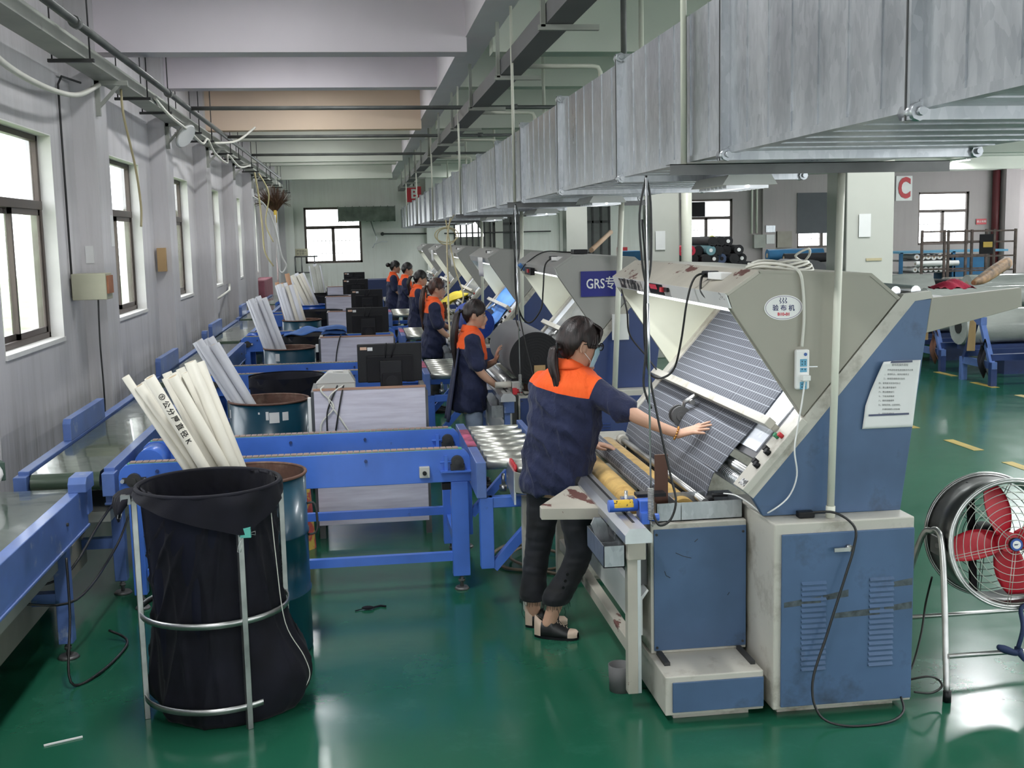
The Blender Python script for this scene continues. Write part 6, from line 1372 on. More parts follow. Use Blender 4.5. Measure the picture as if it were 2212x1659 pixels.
    hz_ = {q: J['pant_' + q][0][-1][2] - o[2] - .022 for q in 'rl'}; ex = {q: Vector(J['pant_' + q][0][-1]) - Vector(o) for q in 'rl'}
    for v in me.vertices:
        q = min('rl', key=lambda k_: (v.co - ex[k_]).length); v.co.z = max(v.co.z, hz_[q])
    me.update(); link(me, 'trousers', pants, t)
    # --- shoes
    for s in ('r', 'l'):
        h, tip = Vector(J['foot_' + s][0]), Vector(J['foot_' + s][1]); d = (tip - h); Ld = d.length; d.normalize(); sd = Vector((d.y, -d.x, 0)); m = MB(o); ns = 22
        def sec(i, top):
            e = i / ns; wdt = .030 + .012 * sin(pi * min(1, e * 1.15)) ** .8 + .006 * e; wdt *= (1 - max(0, (e - .86) / .14) ** 2 * .55) * (.75 + .25 * min(1, e * 8))
            hgt = (.092 - .022 * max(0, sin(pi * min(1, e / .45)))) if e < .42 else .072 - .036 * min(1, (e - .42) / .36); hgt *= 1 - .35 * max(0, (e - .9) / .1) ** 2
            return e, wdt, hgt
        def sp_(u, v):
            e, wd, hg = sec(u * ns, 1); a = pi * v; return h + d * (e * Ld) + sd * wd * cos(a) * (1 if .1 < v < .9 else 1) + Vector((0, 0, .012 + hg * sin(a) ** .55))
        m.grid(sp_, ns, 14); m.grid(lambda u, v: h + d * (u * Ld) + sd * sec(u * ns, 1)[1] * (1 - 2 * v) + Vector((0, 0, .012)), ns, 2); so = m.build('shoe', SHOEB, t)
        m = MB(o); m.grid(lambda u, v: (lambda p: (p[0], p[1], .001 + (p[2] - .012) * 0 + .013 * v))(h + d * (u * Ld * 1.01 - .002) + sd * (sec(u * ns, 1)[1] + .002) * 1 + Vector((0, 0, .012))), ns, 1).grid(lambda u, v: (lambda p: (p[0], p[1], .001 + .013 * v))(h + d * (u * Ld * 1.01 - .002) - sd * (sec(u * ns, 1)[1] + .002)), ns, 1).grid(lambda u, v: (lambda p: (p[0], p[1], .0012))(h + d * (u * Ld) + sd * sec(u * ns, 1)[1] * (1 - 2 * v)), ns, 2); m.build('sole', BLACK, so)
        if detail:
            m = MB(o); m.grid(lambda u, v: (lambda q: h + d * (q[0] * Ld) + sd * (q[1] + .0015) * cos(pi * v) + Vector((0, 0, .013 + (q[2] + .0015) * sin(pi * v) ** .55)))(sec((.80 + .2 * u) * ns, 1)), 8, 14); m.build('toe_cap', SHOEC, so)
            m = MB(o); m.grid(lambda u, v: (lambda q: h + d * (q[0] * Ld - .002) + sd * (q[1] + .002) * cos(pi * (.0 + .42 * v)) + Vector((0, 0, .013 + (q[2] + .010 * (1 - u)) * sin(pi * .42 * v) ** .5)))(sec((.0 + .17 * u) * ns, 1)), 6, 8).grid(lambda u, v: (lambda q: h + d * (q[0] * Ld - .002) - sd * (q[1] + .002) * cos(pi * .42 * v) + Vector((0, 0, .013 + (q[2] + .010 * (1 - u)) * sin(pi * .42 * v) ** .5)))(sec((.0 + .17 * u) * ns, 1)), 6, 8); m.build('heel_patch', SHOEC, so)
            m = MB(o)
            for q in range(4):
                e = .50 + .075 * q; g = sec(e * ns, 1); c = h + d * (e * Ld) + Vector((0, 0, .018 + g[2])); m.tube([c - sd * .018, c + Vector((0, 0, .003)), c + sd * .018 + d * .012], .0018, 5)
            m.build('laces', SHOEC, so)
    return t, W_, (f, l, u), body

# --- the main woman
P0 = (.93, 5.68, 0)
yawm = radians(50); fv = Vector((cos(yawm), sin(yawm), 0)); rv = Vector((sin(yawm), -cos(yawm), 0))
Jm = dict(yaw=yawm, face=(.965, .20, -.20), head=(1.085, 5.66, 1.487), hs=1.05, neck=(1.045, 5.68, 1.375),
    torso=[((.962, 5.70, .735), .172, .125), ((.962, 5.70, .80), .180, .135), ((.985, 5.70, .95), .182, .135), ((1.005, 5.69, 1.10), .190, .138), ((1.02, 5.685, 1.22), .196, .132), ((1.03, 5.68, 1.30), .186, .118), ((1.037, 5.68, 1.355), .135, .090), ((1.042, 5.68, 1.39), .072, .062)],
    arm_r=[(1.145, 5.57, 1.29), (1.235, 5.50, 1.215), (1.320, 5.42, 1.155), (1.42, 5.395, 1.105), (1.520, 5.37, 1.066)],
    hand_r=((1.522, 5.37, 1.066), (.83, -.50, .30), (-.66, 0, .75), -1, .05, .24, .170),
    arm_l=[(.91, 5.80, 1.30), (.97, 5.95, 1.10), (1.19, 5.96, .935)], hand_l=((1.195, 5.96, .930), (.93, -.20, -.16), (.1, 0, 1), 1, .22, .16, .165),
    sleeve_r=[(1.125, 5.60, 1.285), (1.20, 5.53, 1.225), (1.270, 5.46, 1.175)], sleeve_l=[(.92, 5.79, 1.28), (.94, 5.87, 1.19), (.97, 5.94, 1.11)],
    leg_r=[(1.03, 5.63, .79), (1.055, 5.58, .44), (.945, 5.60, .20), (.895, 5.60, .07)], leg_l=[(.90, 5.77, .79), (.875, 5.78, .42), (.85, 5.78, .18), (.845, 5.78, .07)],
    foot_r=((.835, 5.635, 0), (1.035, 5.535, 0)), foot_l=((.805, 5.79, 0), (1.02, 5.745, 0)),
    pant_r=([(1.03, 5.63, .80), (1.05, 5.60, .60), (1.055, 5.585, .44), (1.0, 5.59, .31), (.935, 5.60, .20)], [.098, .085, .068, .063, .072]),
    pant_l=([(.915, 5.76, .80), (.90, 5.77, .60), (.875, 5.78, .42), (.855, 5.78, .29), (.845, 5.78, .17)], [.098, .084, .068, .065, .074]),
    collar=((1.035, 5.675, 1.400), (.25, .15, 1)))
def yoke_main(p):
    q = p - Vector((1.03, 5.68, 0)); r = q.dot(rv); f = q.dot(fv)
    edge = 1.264 - .17 * r + (.0 if f < 0 else -.05)
    return min(p.z - edge, .178 - r + (p.z - 1.28) * .25, r + .215)
hm = Vector(Jm['head'])
tail = [(.985, 5.63, 1.485), (.955, 5.63, 1.478), (.945, 5.62, 1.43), (.945, 5.61, 1.385), (.955, 5.60, 1.335), (.965, 5.595, 1.30)]
pw, Wm, (hf_, hl_, hu_), bodym = person('nearest woman, wearing a face mask and glasses, reaching over the plaid cloth', P0, Jm,
    dict(mat=HAIR, line=.30, strands=14, tails=[('tail', tail, [.022, .030, .036, .036, .030, .020]), ('tie', [(.968 + .016 * 0 + .004 * cos(a), 5.63 + .024 * cos(a), 1.480 + .024 * sin(a)) for a in [2 * pi * i / 14 for i in range(14)]], .006)]),
    yoke_main, vox=.0045, detail=True, vs=.007)
o = P0
# fringe over the forehead
m = MB(o)
for q in range(-9, 10):
    y = q * .0075; P = [Wm(.040, y * .7, .118), Wm(.080, y * .9, .098), Wm(.099 - abs(y) * .3, y * 1.05, .062), Wm(.100 - abs(y) * .42, y * 1.12, .028 + (.008 if q % 2 else 0))]
    m.tube(spline(P, 4), [.0085] * 4 + [.008] * 4 + [.006] * 4 + [.001], 6)
for e in (-1, 1):
    for q in range(4): P = [Wm(.06 - .01 * q, e * .070, .07), Wm(.062 - .012 * q, e * .082, .03), Wm(.055 - .012 * q, e * .081, -.005)]; m.tube(spline(P, 4), [.007] * 8 + [.001], 5)
m.build('fringe', HAIR, pw)
# mask: a shell over nose and chin
def mk(u, v):
    a = (u - .5) * 1.9; z = .002 - .098 * v; r = .122 - .018 * abs(v - .35); return Wm(r * cos(a) * (1 - .10 * v) - .004, .082 * sin(a) * (1.02 - .25 * v), z + .012 * cos(a * 1.6) * (1 - v))
m = MB(o); m.grid(mk, 18, 12); mo = m.build('face_mask', MASK, pw, solid=.0015)
for e, u in ((-1, 1.0), (1, 0.0)):
    mm = MB(o)
    for v, zz in ((.08, .022), (.92, -.034)):
        s_ = mk(1.0 if e > 0 else 0.0, v); mm.tube([s_, Wm(.04, e * .085, (zz + .0) * 1 - .008 + (.01 if v < .5 else -.02)), Wm(.002, e * .083, zz * .9)], .0016, 5)
    mm.build('mask_loop', PAPER, mo)
# glasses
m = MB(o)
for e in (-1, 1): m.tube([Wm(.108 + .010 * cos(a) * 0, e * .033 + .025 * cos(a), .012 + .018 * sin(a)) for a in [2 * pi * i / 20 for i in range(20)]], .0028, 6, closed=True).tube([Wm(.108, e * .058, .020), Wm(.10, e * .076, .020), Wm(.05, e * .087, .016), Wm(-.01, e * .085, .012)], [.003, .0035, .0035, .0025], 6)
m.tube([Wm(.108, -.009, .014), Wm(.112, 0, .017), Wm(.108, .009, .014)], .0025, 6); go = m.build('glasses', BLACK, pw)
for e in (-1, 1): MB(o).ell(Wm(.108, e * .033, .012), (.001, .024, .017), 14, 6, Matrix((hf_, hl_, hu_)).transposed()).build('lens', LENS, go)
# bracelet, buttons, frayed hems
wr_ = Vector((1.508, 5.374, 1.070)); ad = Vector((.10, -.025, -.04)).normalized(); a1 = ad.orthogonal().normalized(); a2 = ad.cross(a1); m = MB(o)
for i in range(14): m.ell(wr_ + (a1 * cos(2 * pi * i / 14) + a2 * sin(2 * pi * i / 14)) * .030, (.0062,) * 3, 8, 6)
m.build('bracelet', GOLD, pw)
m = MB(o)
for i in range(4): z = .345 - .034 * i; x = 1.0 - .33 * (.345 - z) * 1.0; m.cyl((x - .015, 5.535, z), (x - .015, 5.530, z), .008, n=12)
m.build('trouser_buttons', BLACK, pw)
for (cx, cy, cz, r, L_) in ((.935, 5.60, .172, .070, ((.93, 5.53, .17, .08), (.965, 5.54, .17, .06))), (.845, 5.78, .142, .072, ((.775, 5.76, .16, .11), (.88, 5.71, .14, .05)))):
    m = MB(o)
    for i in range(34): a = 2 * pi * i / 34 + random.random() * .1; x, y = cx + r * cos(a), cy + r * sin(a); m.tube([(x, y, cz + .012), (x + random.uniform(-.006, .006), y, cz - random.uniform(.006, .02))], .0011, 4)
    for (x, y, z, l_) in L_: m.tube(spline([(x, y, z), (x + .008, y - .004, z - l_ * .4), (x + .004, y, z - l_ * .7), (x + .02, y, z - l_)], 4), .0016, 4)
    m.build('frayed_hem', BAG, pw)

# --- the other women, standing at their machines and facing right
def stand(label, x, y, k, hair, hand_up=False, pants=PANTS, hunch=0.0, dz=0, tails=None, jacket=False):
    o = (x, y, 0); S = lambda p: (x + p[0] * k, y + p[1] * k, p[2] * k)
    yw = radians(8)
    J = dict(yaw=yw, face=(1, .0 if not hand_up else -.12, -.16), head=S((.055 + hunch, 0, 1.455)), hs=.98 * k, neck=S((.012 + hunch * .5, 0, 1.335)),
        torso=[(S((-.02, 0, .66)), .178 * k, .140 * k), (S((-.01, 0, .82)), .176 * k, .136 * k), (S((0, 0, .98)), .162 * k, .118 * k), (S((.005, 0, 1.12)), .175 * k, .122 * k), (S((.008 + hunch * .3, 0, 1.22)), .178 * k, .115 * k), (S((.01 + hunch * .4, 0, 1.285)), .165 * k, .095 * k), (S((.01 + hunch * .5, 0, 1.325)), .11 * k, .075 * k), (S((.01 + hunch * .5, 0, 1.35)), .066 * k, .056 * k)],
        arm_r=[S((.01, -.165, 1.26)), S((.055, -.205, 1.02)), S((.21, -.17, .87))], hand_r=(S((.215, -.168, .865)), (.85, .15, -.30), (.3, 0, 1), 1, .2, .14, .165 * k),
        arm_l=[S((.01, .165, 1.26)), S((.10, .21, 1.05)), S((.27, .14, .95))], hand_l=(S((.275, .14, .945)), (.9, -.2, -.15), (.2, 0, 1), -1, .2, .14, .165 * k),
        sleeve_r=[S((.01, -.155, 1.26)), S((.022, -.185, 1.14)), S((.045, -.20, 1.06))], sleeve_l=[S((.01, .155, 1.26)), S((.03, .19, 1.16)), S((.075, .205, 1.09))],
        leg_r=[S((0, -.09, .80)), S((.02, -.09, .45)), S((-.02, -.09, .07))], leg_l=[S((0, .09, .80)), S((.03, .09, .45)), S((-.02, .09, .07))],
        foot_r=(S((-.08, -.10, 0)), S((.16, -.11, 0))), foot_l=(S((-.08, .10, 0)), S((.16, .11, 0))),
        pant_r=([S((0, -.085, .80)), S((.02, -.09, .45)), S((-.015, -.09, .10))], [.076, .068, .062]), pant_l=([S((0, .085, .80)), S((.03, .09, .45)), S((-.015, .09, .10))], [.076, .068, .062]),
        collar=(S((.008 + hunch * .5, 0, 1.352)), (.12, 0, 1)))
    if hand_up:
        J['arm_l'] = [S((.01, .165, 1.26)), S((.10, .16, 1.02)), S((.215, .02, 1.06))]; J['hand_l'] = (S((.218, .015, 1.065)), (.22, -.25, .93), (-1, 0, .3), 1, .28, .3, .165 * k)
    def yk(p):
        f = (p.x - x) / k; r = (p.y - y) / k; z = p.z / k
        return min(z - (1.19 if f < .02 else 1.19 - min(.10, (f - .02) * 1.6)), .175 - abs(r) + (z - 1.25) * .2)
    tt = [(a, [S(p) for p in P] if a != 'bun' else [S(P[0])], R) for a, P, R in hair.get('tails', [])]
    h = dict(hair); h['tails'] = tt
    t, W2, fr, bd = person(label, o, J, h, yk, vox=.008, pants=pants, vs=.012, sleeve_r=(.070 * k, .066 * k, .066 * k))
    if jacket:
        m = MB(o); m.grid(lambda u, v: S((-.10 - .10 * v - .02 * sin(u * 9) * v, -.15 + .30 * u, 1.20 - .62 * v)), 14, 14); m.build('hanging_shirt_tail', pm('navy_shirt_cloth', (.014, .019, .055), .75), t, solid=.006)
    return t
long_t = [('tail', [(-.055, 0, 1.50), (-.095, 0, 1.47), (-.12, -.01, 1.36), (-.13, -.01, 1.24), (-.125, -.01, 1.12), (-.12, -.01, 1.04)], [.022, .034, .042, .040, .030, .015]), ('tie', [(-.075 + .004 * cos(a), .024 * cos(a), 1.487 + .024 * sin(a)) for a in [2 * pi * i / 14 for i in range(14)]], .006)]
mid_t = [('tail', [(-.055, 0, 1.50), (-.095, 0, 1.49), (-.13, -.01, 1.42), (-.135, -.01, 1.34), (-.125, -.01, 1.27)], [.022, .034, .038, .030, .012])]
stand('woman with a long dark ponytail touching the huge black roll on the second machine', .87, 9.25, .965, dict(mat=HAIR, line=.40, parted=True, strands=14, tails=long_t), hand_up=True, pants=JEAN, jacket=True)
stand('woman with a long reddish ponytail at the third machine', .84, 13.35, .985, dict(mat=HAIRR, line=.40, strands=14, tails=long_t))
stand('woman with a black ponytail and hair clip at the fourth machine', .86, 17.2, .975, dict(mat=HAIRB, line=.38, strands=12, tails=mid_t))
stand('woman with short black hair near the far end of the row', .82, 20.8, 1.0, dict(mat=HAIRB, line=.42, tails=[]))
stand('woman with her black hair in a bun, farthest of the row', .66, 22.6, 1.0, dict(mat=HAIRB, line=.42, tails=[('bun', [(-.085, 0, 1.51)], (.045, .045, .042))]))

# ================================================================== right side: fan, racks, rolls of cloth
FC = Vector((2.835, 4.62, .64)); FR = Vector((2.875, 4.92, .605)); fo = (2.85, 4.75, 0)
t = thing('drum_fan', 'big round steel floor fan with red blades on a tubular stand', 'fan', fo)
fax = (FR - FC).normalized(); fa_ = Vector((1, 0, 0)); fa_ = (fa_ - fax * fa_.dot(fax)).normalized(); fb_ = fa_.cross(fax).normalized()
if fb_.z < 0: fb_ = -fb_
def FP(r, a, d=0.0): return FC + fax * d + (fa_ * cos(a) + fb_ * sin(a)) * r
def hoop_(r, d, rad, n=56): return [FP(r, 2 * pi * i / n, d) for i in range(n)]
Ld = (FR - FC).length
m = MB(fo); m.grid(lambda u, v: FP(.272, 2 * pi * u, Ld * v), 64, 2); m.build('drum_shell', pm('dark_galvanised_sheet', (.20, .20, .20), .32, metal=.8, var=.2, vs=4), t, solid=.004)
for d, r in ((0, .285), (Ld, .285)):
    m = MB(fo); m.grid(lambda u, v: FP(.270 + .018 * v, 2 * pi * u, d), 64, 1); m.build('drum_flange', STEEL, t, solid=.006)
    m = MB(fo); m.tube(hoop_(.288, d, .006), .006, 8, closed=True); m.build('rim', STEEL, t)
for d, mt, nm in ((-.012, WIREW, 'front_guard'), (Ld + .01, STEEL, 'rear_guard')):
    m = MB(fo)
    for i in range(8): m.tube(hoop_(.045 + .031 * i, d, 0), .0018, 5, closed=True)
    for a in (radians(100 + 36), radians(190), radians(262), radians(10 + 325), radians(62)):
        for s in (-.006, .006): q = Vector((0, 0, 0)) + (fa_ * -sin(a) + fb_ * cos(a)) * s; m.cyl(FP(.03, a, d) + q, FP(.272, a, d) + q, .0018, n=5)
    m.build(nm, pm('pale_wire', (.50, .50, .45), .4, metal=.4) if d < 0 else DSTEEL, t)
for i, a0 in enumerate((97, 183, 277, 4)):
    a0 = radians(a0); m = MB(fo)
    def bl(u, v, a0=a0):
        r = .035 + .215 * v; w = (.028 + .036 * sin(pi * min(1, v * .75 + .12))) * (1 if v < .97 else .9); s = (u - .5) * 2; q = FP(r, a0 + .10 * v, .10 - .028 * s * (1 - .3 * v))
        return q + (fa_ * -sin(a0) + fb_ * cos(a0)) * s * w
    m.grid(bl, 8, 12); m.build('blade', REDF, t, solid=.004)
MB(fo).cyl(FC + fax * .06, FC + fax * .15, .045, n=24).build('hub', REDF, t)
hb_ = MB(fo).cyl(FC - fax * .022, FC - fax * .008, .030, n=28).build('hub_cap', BLACK, t)
MB(fo).cyl(FC - fax * .024, FC - fax * .0215, .027, n=28).build('blue_label', pm('blue_fan_label', (.02, .08, .35), .4), hb_)
MB(fo).cyl(FC - fax * .0262, FC - fax * .0235, .018, n=24).build('white_label', WHITEP, hb_); text('emblem_mark', '■■■', .009, NB, FC - fax * .0268, (1, 0, 0), (0, 0, 1), hb_, fo, .0001)
m = MB(fo); m.cyl(FC + fax * .16, FC + fax * (Ld + .05), .055, n=20); m.build('motor', BLACKM, t)
m = MB(fo); m.beam(FP(.27, radians(250), Ld * .8), FP(.27, radians(110), Ld * .8), .03, .02); m.build('motor_bracket', BLACKM, t)
P1 = Vector((2.545, 4.76, .635))
m = MB(fo); m.tube(spline([(2.455, 4.47, .02), (2.50, 4.60, .45), (2.525, 4.68, .64), (2.53, 4.72, .685), (2.525, 4.77, .68), (2.50, 4.84, .60), (2.46, 5.05, .02)], 6), .014, 10); m.build('side_stand', STEEL, t)
m = MB(fo); m.tube(spline([(3.215, 4.47, .02), (3.17, 4.60, .45), (3.15, 4.68, .64), (3.145, 4.72, .685), (3.15, 4.77, .68), (3.17, 4.84, .60), (3.21, 5.05, .02)], 6), .014, 10); m.build('side_stand', STEEL, t)
for y, z in ((4.505, .19), (4.985, .20)): MB(fo).cyl((2.475, y, z), (3.20, y, z), .011, n=10).build('cross_tube', STEEL, t)
for x, y in ((2.455, 4.47), (2.46, 5.05), (3.215, 4.47), (3.21, 5.05)): MB(fo).cyl((x, y, 0), (x + .002, y + .002, .05), .018, n=12).build('rubber_foot', BLACK, t)
MB(fo).cyl((2.53, 4.73, .62), (2.585, 4.75, .62), .012, n=10).box((2.535, 4.70, .575), (2.545, 4.80, .655)).build('pivot_plate', DSTEEL, t)
m = MB(fo); m.tube(spline([(2.80, 4.50, .205), (2.78, 4.49, .19), (2.72, 4.48, .215), (2.69, 4.49, .225)], 4), [.02, .02, .018, .016, .015, .015, .016, .018, .018, .016, .014, .012, .006], 7).tube(spline([(2.79, 4.49, .21), (2.81, 4.49, .30), (2.84, 4.56, .36), (2.90, 4.60, .37)], 4), .010, 7).tube(spline([(2.79, 4.49, .2), (2.81, 4.48, .165), (2.82, 4.48, .15)], 3), [.016, .015, .012, .010, .008, .006, .004], 7)
tag(m.build('tied_cloth_strip', pm('dark_blue_cloth_strip', (.015, .03, .09), .8)), 'dark blue cloth strip knotted on the front bar of the fan stand', 'cloth')
cable('fan_cable', 'black cable drooping from the fan to the floor behind the blue cabinet', [(2.60, 4.9, .42), (2.52, 4.8, .33), (2.46, 4.72, .22), (2.36, 4.6, .12), (2.30, 4.55, .09)], .005, WIRE)
cable('fan_cable', 'black cable looping on the floor beside the foot of the fan stand', [(2.30, 4.5, .10), (2.36, 4.46, .125), (2.43, 4.5, .09), (2.44, 4.49, .06), (2.38, 4.47, .045), (2.30, 4.46, .06)], .005, WIRE)

# blue A-frame roll stands, seen from their ends
def aframe(x, y, label, tagc=True):
    o = (x, y, 0); t = thing('roll_stand', label, 'roll stand', o, 'blue A-frame roll stands')
    for xx in (x, x + 3.2):
        for s in (-1, 1): MB(o).beam((xx, y + s * .36, .22), (xx, y + s * .07, .80), .07, .05, (0, 1, 0)).build('slanted_post', NAVY if s > 0 else BLUED, t); MB(o).box((xx - .04, y + s * .36 - .035, .0), (xx + .04, y + s * .36 + .035, .30)).build('foot_post', NAVY if s < 0 else BLUED, t)
        MB(o).box((xx - .035, y - .40, .22), (xx + .035, y + .40, .31)).build('low_bar', BLUED, t); MB(o).box((xx - .04, y - .12, .76), (xx + .04, y + .12, .86)).build('top_plate', BLUED, t)
    for s in (-.3, .3): MB(o).box((x, y + s - .04, .32), (x + 3.2, y + s + .04, .40)).build('long_bar', NAVY, t)
    return t
AF = aframe(7.93, 13.9, 'nearest fully seen blue A-frame roll stand with a brown card tag')
place(AF, (8.05, 11.75, 0), 'blue A-frame roll stand cut by the right edge of the photo'); place(AF, (8.1, 15.5, 0), 'blue A-frame roll stand showing just right of the nearest machine panel'); place(AF, (8.3, 17.4, 0), 'farthest blue A-frame roll stand, mostly hidden by the nearest machine')
for i, (x, y, lb) in enumerate(((7.88, 13.98, 'brown card tag hanging on the nearest fully seen blue stand'), (8.05, 15.55, 'brown card tag hanging on the blue stand beside the nearest machine panel'), (8.0, 11.95, 'brown card tag cut by the right edge of the photo'))):
    m = MB((x, y, .75)); m.prism([(y - .09, .42), (y + .11, .40), (y + .05, .80), (y - .02, .82), (y - .10, .78)], x - .004, x, 'yz'); tag(m.build('card_tag', CARD), lb, 'tag')
for i, (x, y, lb) in enumerate(((7.90, 13.7, 'black cloth strip hanging from the nearest fully seen blue stand'), (8.08, 15.3, 'brown cloth strip hanging from the blue stand beside the machine panel'))):
    m = MB((x, y, .5)); m.grid(lambda u, v: (x - .02 + .03 * sin(v * 7), y - .08 + .16 * u + .03 * sin(v * 5), .55 - .42 * v + .05 * sin(u * 7)), 8, 10); tag(m.build('cloth_strip', BAG if i == 0 else pm('brown_cloth', (.12, .05, .03), .8), solid=.006), lb, 'cloth')
def hroll(x0, x1, y, z, r, mat, label, group=None, cmat=None, name='wrapped_fabric_roll', ax='x'):
    o = (x0, y, z - r) if ax == 'x' else (x0, y, z - r); t = thing(name, label, 'fabric roll', o, group); m = MB(o)
    if ax == 'x': P = lambda u, rr, a: (x0 + (x1 - x0) * u, y + rr * cos(a), z + rr * sin(a))
    else: P = lambda u, rr, a: (x0 + rr * cos(a), y + x1 * u, z + rr * sin(a))
    m.grid(lambda u, v: P(u, r * (1 + .03 * sin(v * 37 + u * 9)), 2 * pi * v), 10, 24)
    for e in (0, 1): b = m.verts([P(e, r, 2 * pi * k / 20) for k in range(20)]); m.face([b + k for k in range(20)])
    m.build('roll_body', mat, t)
    m = MB(o); e0 = -.006 if ax == 'x' else -.006
    m.cyl(P(e0 / max(.1, abs(x1 - x0) if ax == 'x' else x1), 0, 0), P(.01, 0, 0), r * .38, n=14); m.build('core', cmat or TUBEI, t)
    return t
for i, (y, lb) in enumerate(((12.8, 'clear-wrapped roll lying behind the rightmost card tag'), (14.72, 'clear-wrapped dark roll between the blue stands'), (16.5, 'clear-wrapped roll showing small beside the machine panel'))): (hroll(8.1, 9.7, y, .66, .24, WRAP, lb, cmat=IRON), tag(MB((8.9, y, 0)).box((8.2, y - .2, .34), (9.6, y + .2, .42)).box((8.7, y - .15, 0), (9.1, y + .15, .345)).build('roll_cradle', NAVY), 'dark blue cradle under a clear-wrapped roll', 'cradle', 'cradles under the wrapped rolls'))
# wrapped rolls lying on top of the stands
hroll(8.15, 9.05, 17.4, 1.07, .21, WRAP, 'plastic-wrapped white roll just right of the near column')
hroll(8.0, 10.6, 15.5, 1.01, .15, WRAP, 'long plastic-wrapped white roll behind the rear tray of the nearest machine')
hroll(9.75, 11.4, 17.5, 1.07, .17, WRAP, 'grey-green wrapped roll on the stack at the right edge')
hroll(8.7, 11.2, 13.9, 1.0, .14, WRAP, 'shiny wrapped roll lower in the stack at the right edge')
tag(MB((9.9, 19, 0)).box((9.2, 18.9, .0), (10.25, 19.8, 1.10)).build('dark_fabric_pile', BLACKR, bevel=.05), 'dark fabric pile between the wrapped rolls', 'fabric pile')
# red cloth and brown paper on the rear tray of the nearest machine
m = MB((2.6, 4.75, 1.77)); m.grid(lambda u, v: (2.50 + .17 * u, 4.70 + .12 * v, 1.775 + .035 * sin(pi * u) * sin(pi * v) + .006 * sin(u * 17 + v * 9)), 16, 10); m.grid(lambda u, v: (2.50 + .17 * u, 4.70 + .12 * v, 1.774), 1, 1)
tag(m.build('red_rag', FLAGR), 'crumpled red cloth lying on the rear tray of the nearest machine', 'cloth')
m = MB((2.72, 4.8, 1.77)); m.tube(spline([(2.66, 4.72, 1.795), (2.74, 4.78, 1.81), (2.84, 4.86, 1.84), (2.95, 4.95, 1.87)], 4), [.01, .014, .018, .022, .024, .026, .026, .028, .028, .028, .028, .028, .028], 9)
tag(m.build('brown_paper_bundle', pm('brown_wrapping_paper', (.33, .19, .09), .6, var=.4, vs=20)), 'crumpled brown paper bundle at the end of the rear tray', 'paper')
# blue canvas rack with small white rolls
o = (11.2, 22, 0); t = thing('canvas_rack', 'blue canvas-covered rack with small white rolls beside the column', 'rack', o)
MB(o).box((11.75, 21.6, 0), (12.4, 22.4, 1.45)).build('canvas_side', TEALC, t); MB(o).box((10.60, 21.6, 1.50), (12.9, 22.4, 1.54)).build('canvas_top', pm('light_blue_canvas', (.12, .33, .50), .7), t)
for x in (10.62, 11.72): MB(o).box((x, 21.6, 0), (x + .06, 21.66, 1.52)).build('post', TEALC, t)
for z in (.85, 1.12, 1.36): MB(o).box((10.62, 21.7, z - .02), (11.78, 22.4, z)).build('shelf', DSTEEL, t)
for i in range(6): hroll(10.98 + .12 * i, .6, 21.62, 1.425 - .01 * (i % 2), .055, WHITEP, 'small white roll on the upper shelf of the blue canvas rack', 'small white rolls on the blue rack', name='small_roll', ax='y')
for i in range(7): hroll(10.95 + .11 * i, .6, 21.62, 1.175, .050, WHITEP, 'small white roll on the middle shelf of the blue canvas rack', 'small white rolls on the middle shelf', name='small_roll', ax='y')
hroll(10.95, 11.85, 21.62, 1.29, .055, WHITEP, 'long white roll lying across the front of the blue canvas rack', name='small_roll')
# rusty rail platform
o = (11.4, 20, 0); t = thing('rail_platform', 'rusty metal platform with guard rails below the right far window', 'platform', o); RM = pm('rusty_brown_rail', (.13, .095, .08), .6, metal=.2, var=.3, vs=8)
for x in (10.76, 11.22, 11.66, 12.08):
    for y in (20.0, 21.0): MB(o).box((x - .02, y - .02, 0), (x + .02, y + .02, 1.95)).build('post', RM, t)
for z in (1.92, 1.72, 1.46, 1.2):
    for y in (20.0, 21.0): MB(o).box((10.76, y - .015, z - .015), (12.08, y + .015, z + .015)).build('guard_rail', RM, t)
MB(o).box((10.7, 20, .92), (12.12, 21, 1.0)).build('deck', DSTEEL, t)
MB(o).box((11.36, 19.96, 1.5), (11.62, 19.985, 1.86)).build('dark_board', BLACKM, t); MB(o).box((11.42, 19.95, 1.62), (11.60, 19.962, 1.72)).build('yellow_plate', YEL, t)
tag(MB((11.0, 19, 0)).box((10.3, 18.6, 0), (11.5, 19.4, 1.12)).build('mottled_bale', pm('mottled_bale_cloth', (.30, .28, .25), .8, var=.5, vs=14), bevel=.04), 'mottled pale bale in front of the rail platform', 'bale')
# pile of dark fabric rolls by the barred far window
o = (7.0, 22.4, 0); t = thing('low_rack', 'low dark rack carrying the pile of fabric rolls', 'rack', o); MB(o).box((6.1, 22.0, .98), (8.0, 23.4, 1.04)).build('deck', DSTEEL, t)
for x in (6.15, 7.95):
    for y in (22.05, 23.35): MB(o).box((x - .04, y - .04, 0), (x + .04, y + .04, .98)).build('leg', DSTEEL, t)
PK = pm('pink_fabric', (.50, .14, .22), .8); RD = pm('crimson_fabric', (.50, .02, .05), .8); TQ = pm('teal_grey_fabric', (.12, .24, .27), .8)
cols = {(0, 1): RD, (0, 2): RD, (1, 0): PK, (1, 1): PK, (3, 0): RD, (3, 1): RD, (3, 3): TQ, (2, 5): pm('dull_blue_fabric', (.07, .10, .18), .8), (1, 3): RD}
rw = [(0, 9, 1.14), (1, 9, 1.31), (2, 8, 1.48), (3, 7, 1.65), (4, 3, 1.82)]
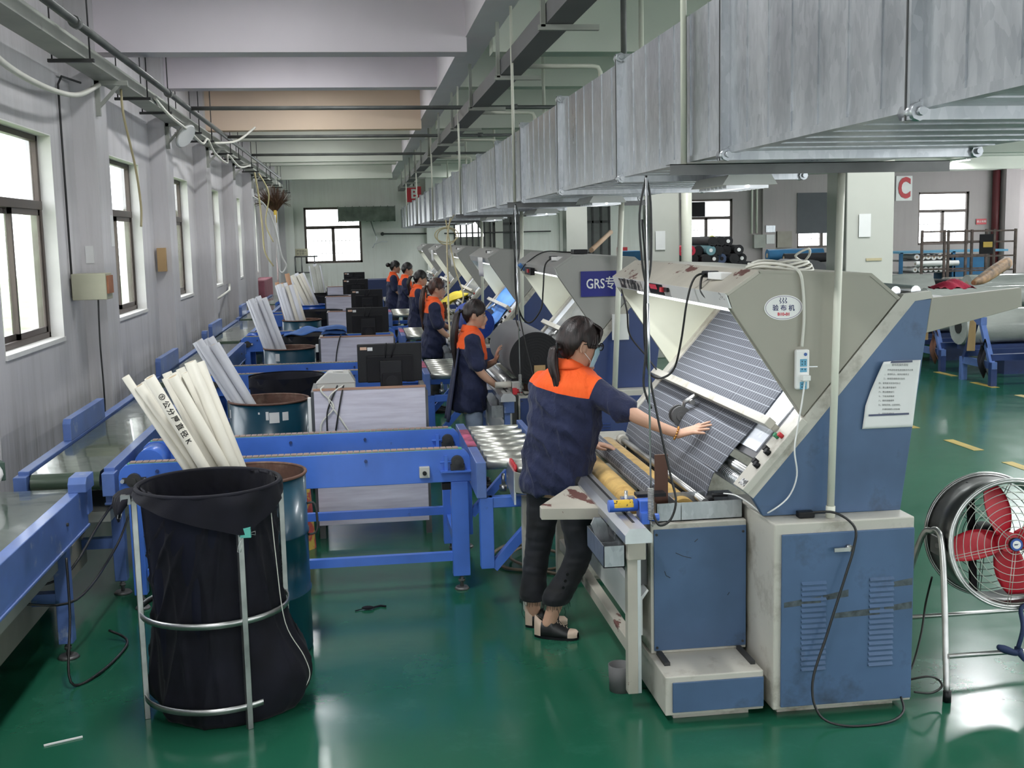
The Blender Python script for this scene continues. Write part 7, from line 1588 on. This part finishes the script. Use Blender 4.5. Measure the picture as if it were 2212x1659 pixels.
for r_, n_, z in rw:
    for i in range(n_):
        x = 6.22 + .19 * i + (.095 if r_ % 2 else 0) + (.7 if r_ == 4 else 0); mt = cols.get((r_, i), BLACKR)
        tt = hroll(x, 1.3, 22.0 + .1 * ((i * 7 + r_ * 3) % 3), z, .098, mt, ('red' if mt is RD else 'pink' if mt is PK else 'teal' if mt is TQ else 'black') + ' fabric roll in the pile before the barred far window', ('red' if mt is RD else 'pink' if mt is PK else 'teal' if mt is TQ else 'black') + ' rolls in the far pile', name='fabric_roll', ax='y', cmat=PAPER if (i + r_) % 3 == 0 else BLACKR)
tag(MB((6.9, 22, 1.85)).ell((6.95, 22.15, 1.84), (.09, .08, .10), 10, 8).build('yellow_bag', pm('lime_yellow_bag', (.50, .52, .10), .5)), 'small yellow-green bag on top of the fabric roll pile', 'bag')
o = (7.5, 17.6, 0); t = thing('low_rack', 'low rack carrying the long teal roll behind the nearest hood', 'rack', o); MB(o).box((6.5, 17.0, 1.46), (8.2, 18.4, 1.52)).build('deck', DSTEEL, t)
for x in (6.55, 8.15):
    for y in (17.05, 18.35): MB(o).box((x - .04, y - .04, 0), (x + .04, y + .04, 1.46)).build('leg', DSTEEL, t)
hroll(6.50, 7.42, 17.8, 1.62, .10, TEALC, 'long teal blue roll lying left of the near column', name='fabric_roll')
hroll(6.55, 7.9, 17.2, 1.59, .07, BLACKR, 'dark roll lying under the teal roll', name='fabric_roll')
m = MB((6.6, 15.6, 0)); hroll(6.35, 1.0, 15.6, 1.30, .30, GREYR, 'big grey roll end behind the coiled white cord', name='fabric_roll', ax='y', cmat=BLACKR)
tag(MB((6.35, 16, 0)).box((6.0, 15.7, 0), (6.75, 16.5, .998)).build('crate', NAVY, bevel=.01), 'dark crate under the big grey roll', 'crate')
# small far fittings in the middle distance
for i, (x, y, z, w_, h_, lb) in enumerate(((4.72, 18.08, 1.75, .16, .3, 'small paper notice on the middle column'), (4.74, 10.59, 1.95, .12, .22, 'paper notice on the near column'))):
    tag(MB((x, y, z)).box((x - w_ / 2 + .1, y - .004, z), (x + w_ / 2 + .1, y, z + h_)).build('notice', PAPER), lb, 'notice')
tag(MB((5.0, 10.59, 1.8)).box((4.86, 10.59, 1.72), (5.02, 10.598, 1.745)).build('tape_strip', pm('old_tape', (.42, .36, .22), .6)), 'strip of old brown tape on the near column', 'tape')
tag(MB((5.7, 24, 0)).box((5.45, 23.5, 0), (5.85, 24.0, 1.65)).build('blue_crate_stack', TEALC, bevel=.01), 'stack of blue crates far behind the second machine', 'crates')
for i, (x, y, lb) in enumerate(((6.9, 36.9, 'white door strip on the far wall'),)): tag(MB((x, y, 0)).box((x - .08, y - .04, 0), (x + .08, y, 3.0)).build('door_strip', WHITEP), lb, 'trim')
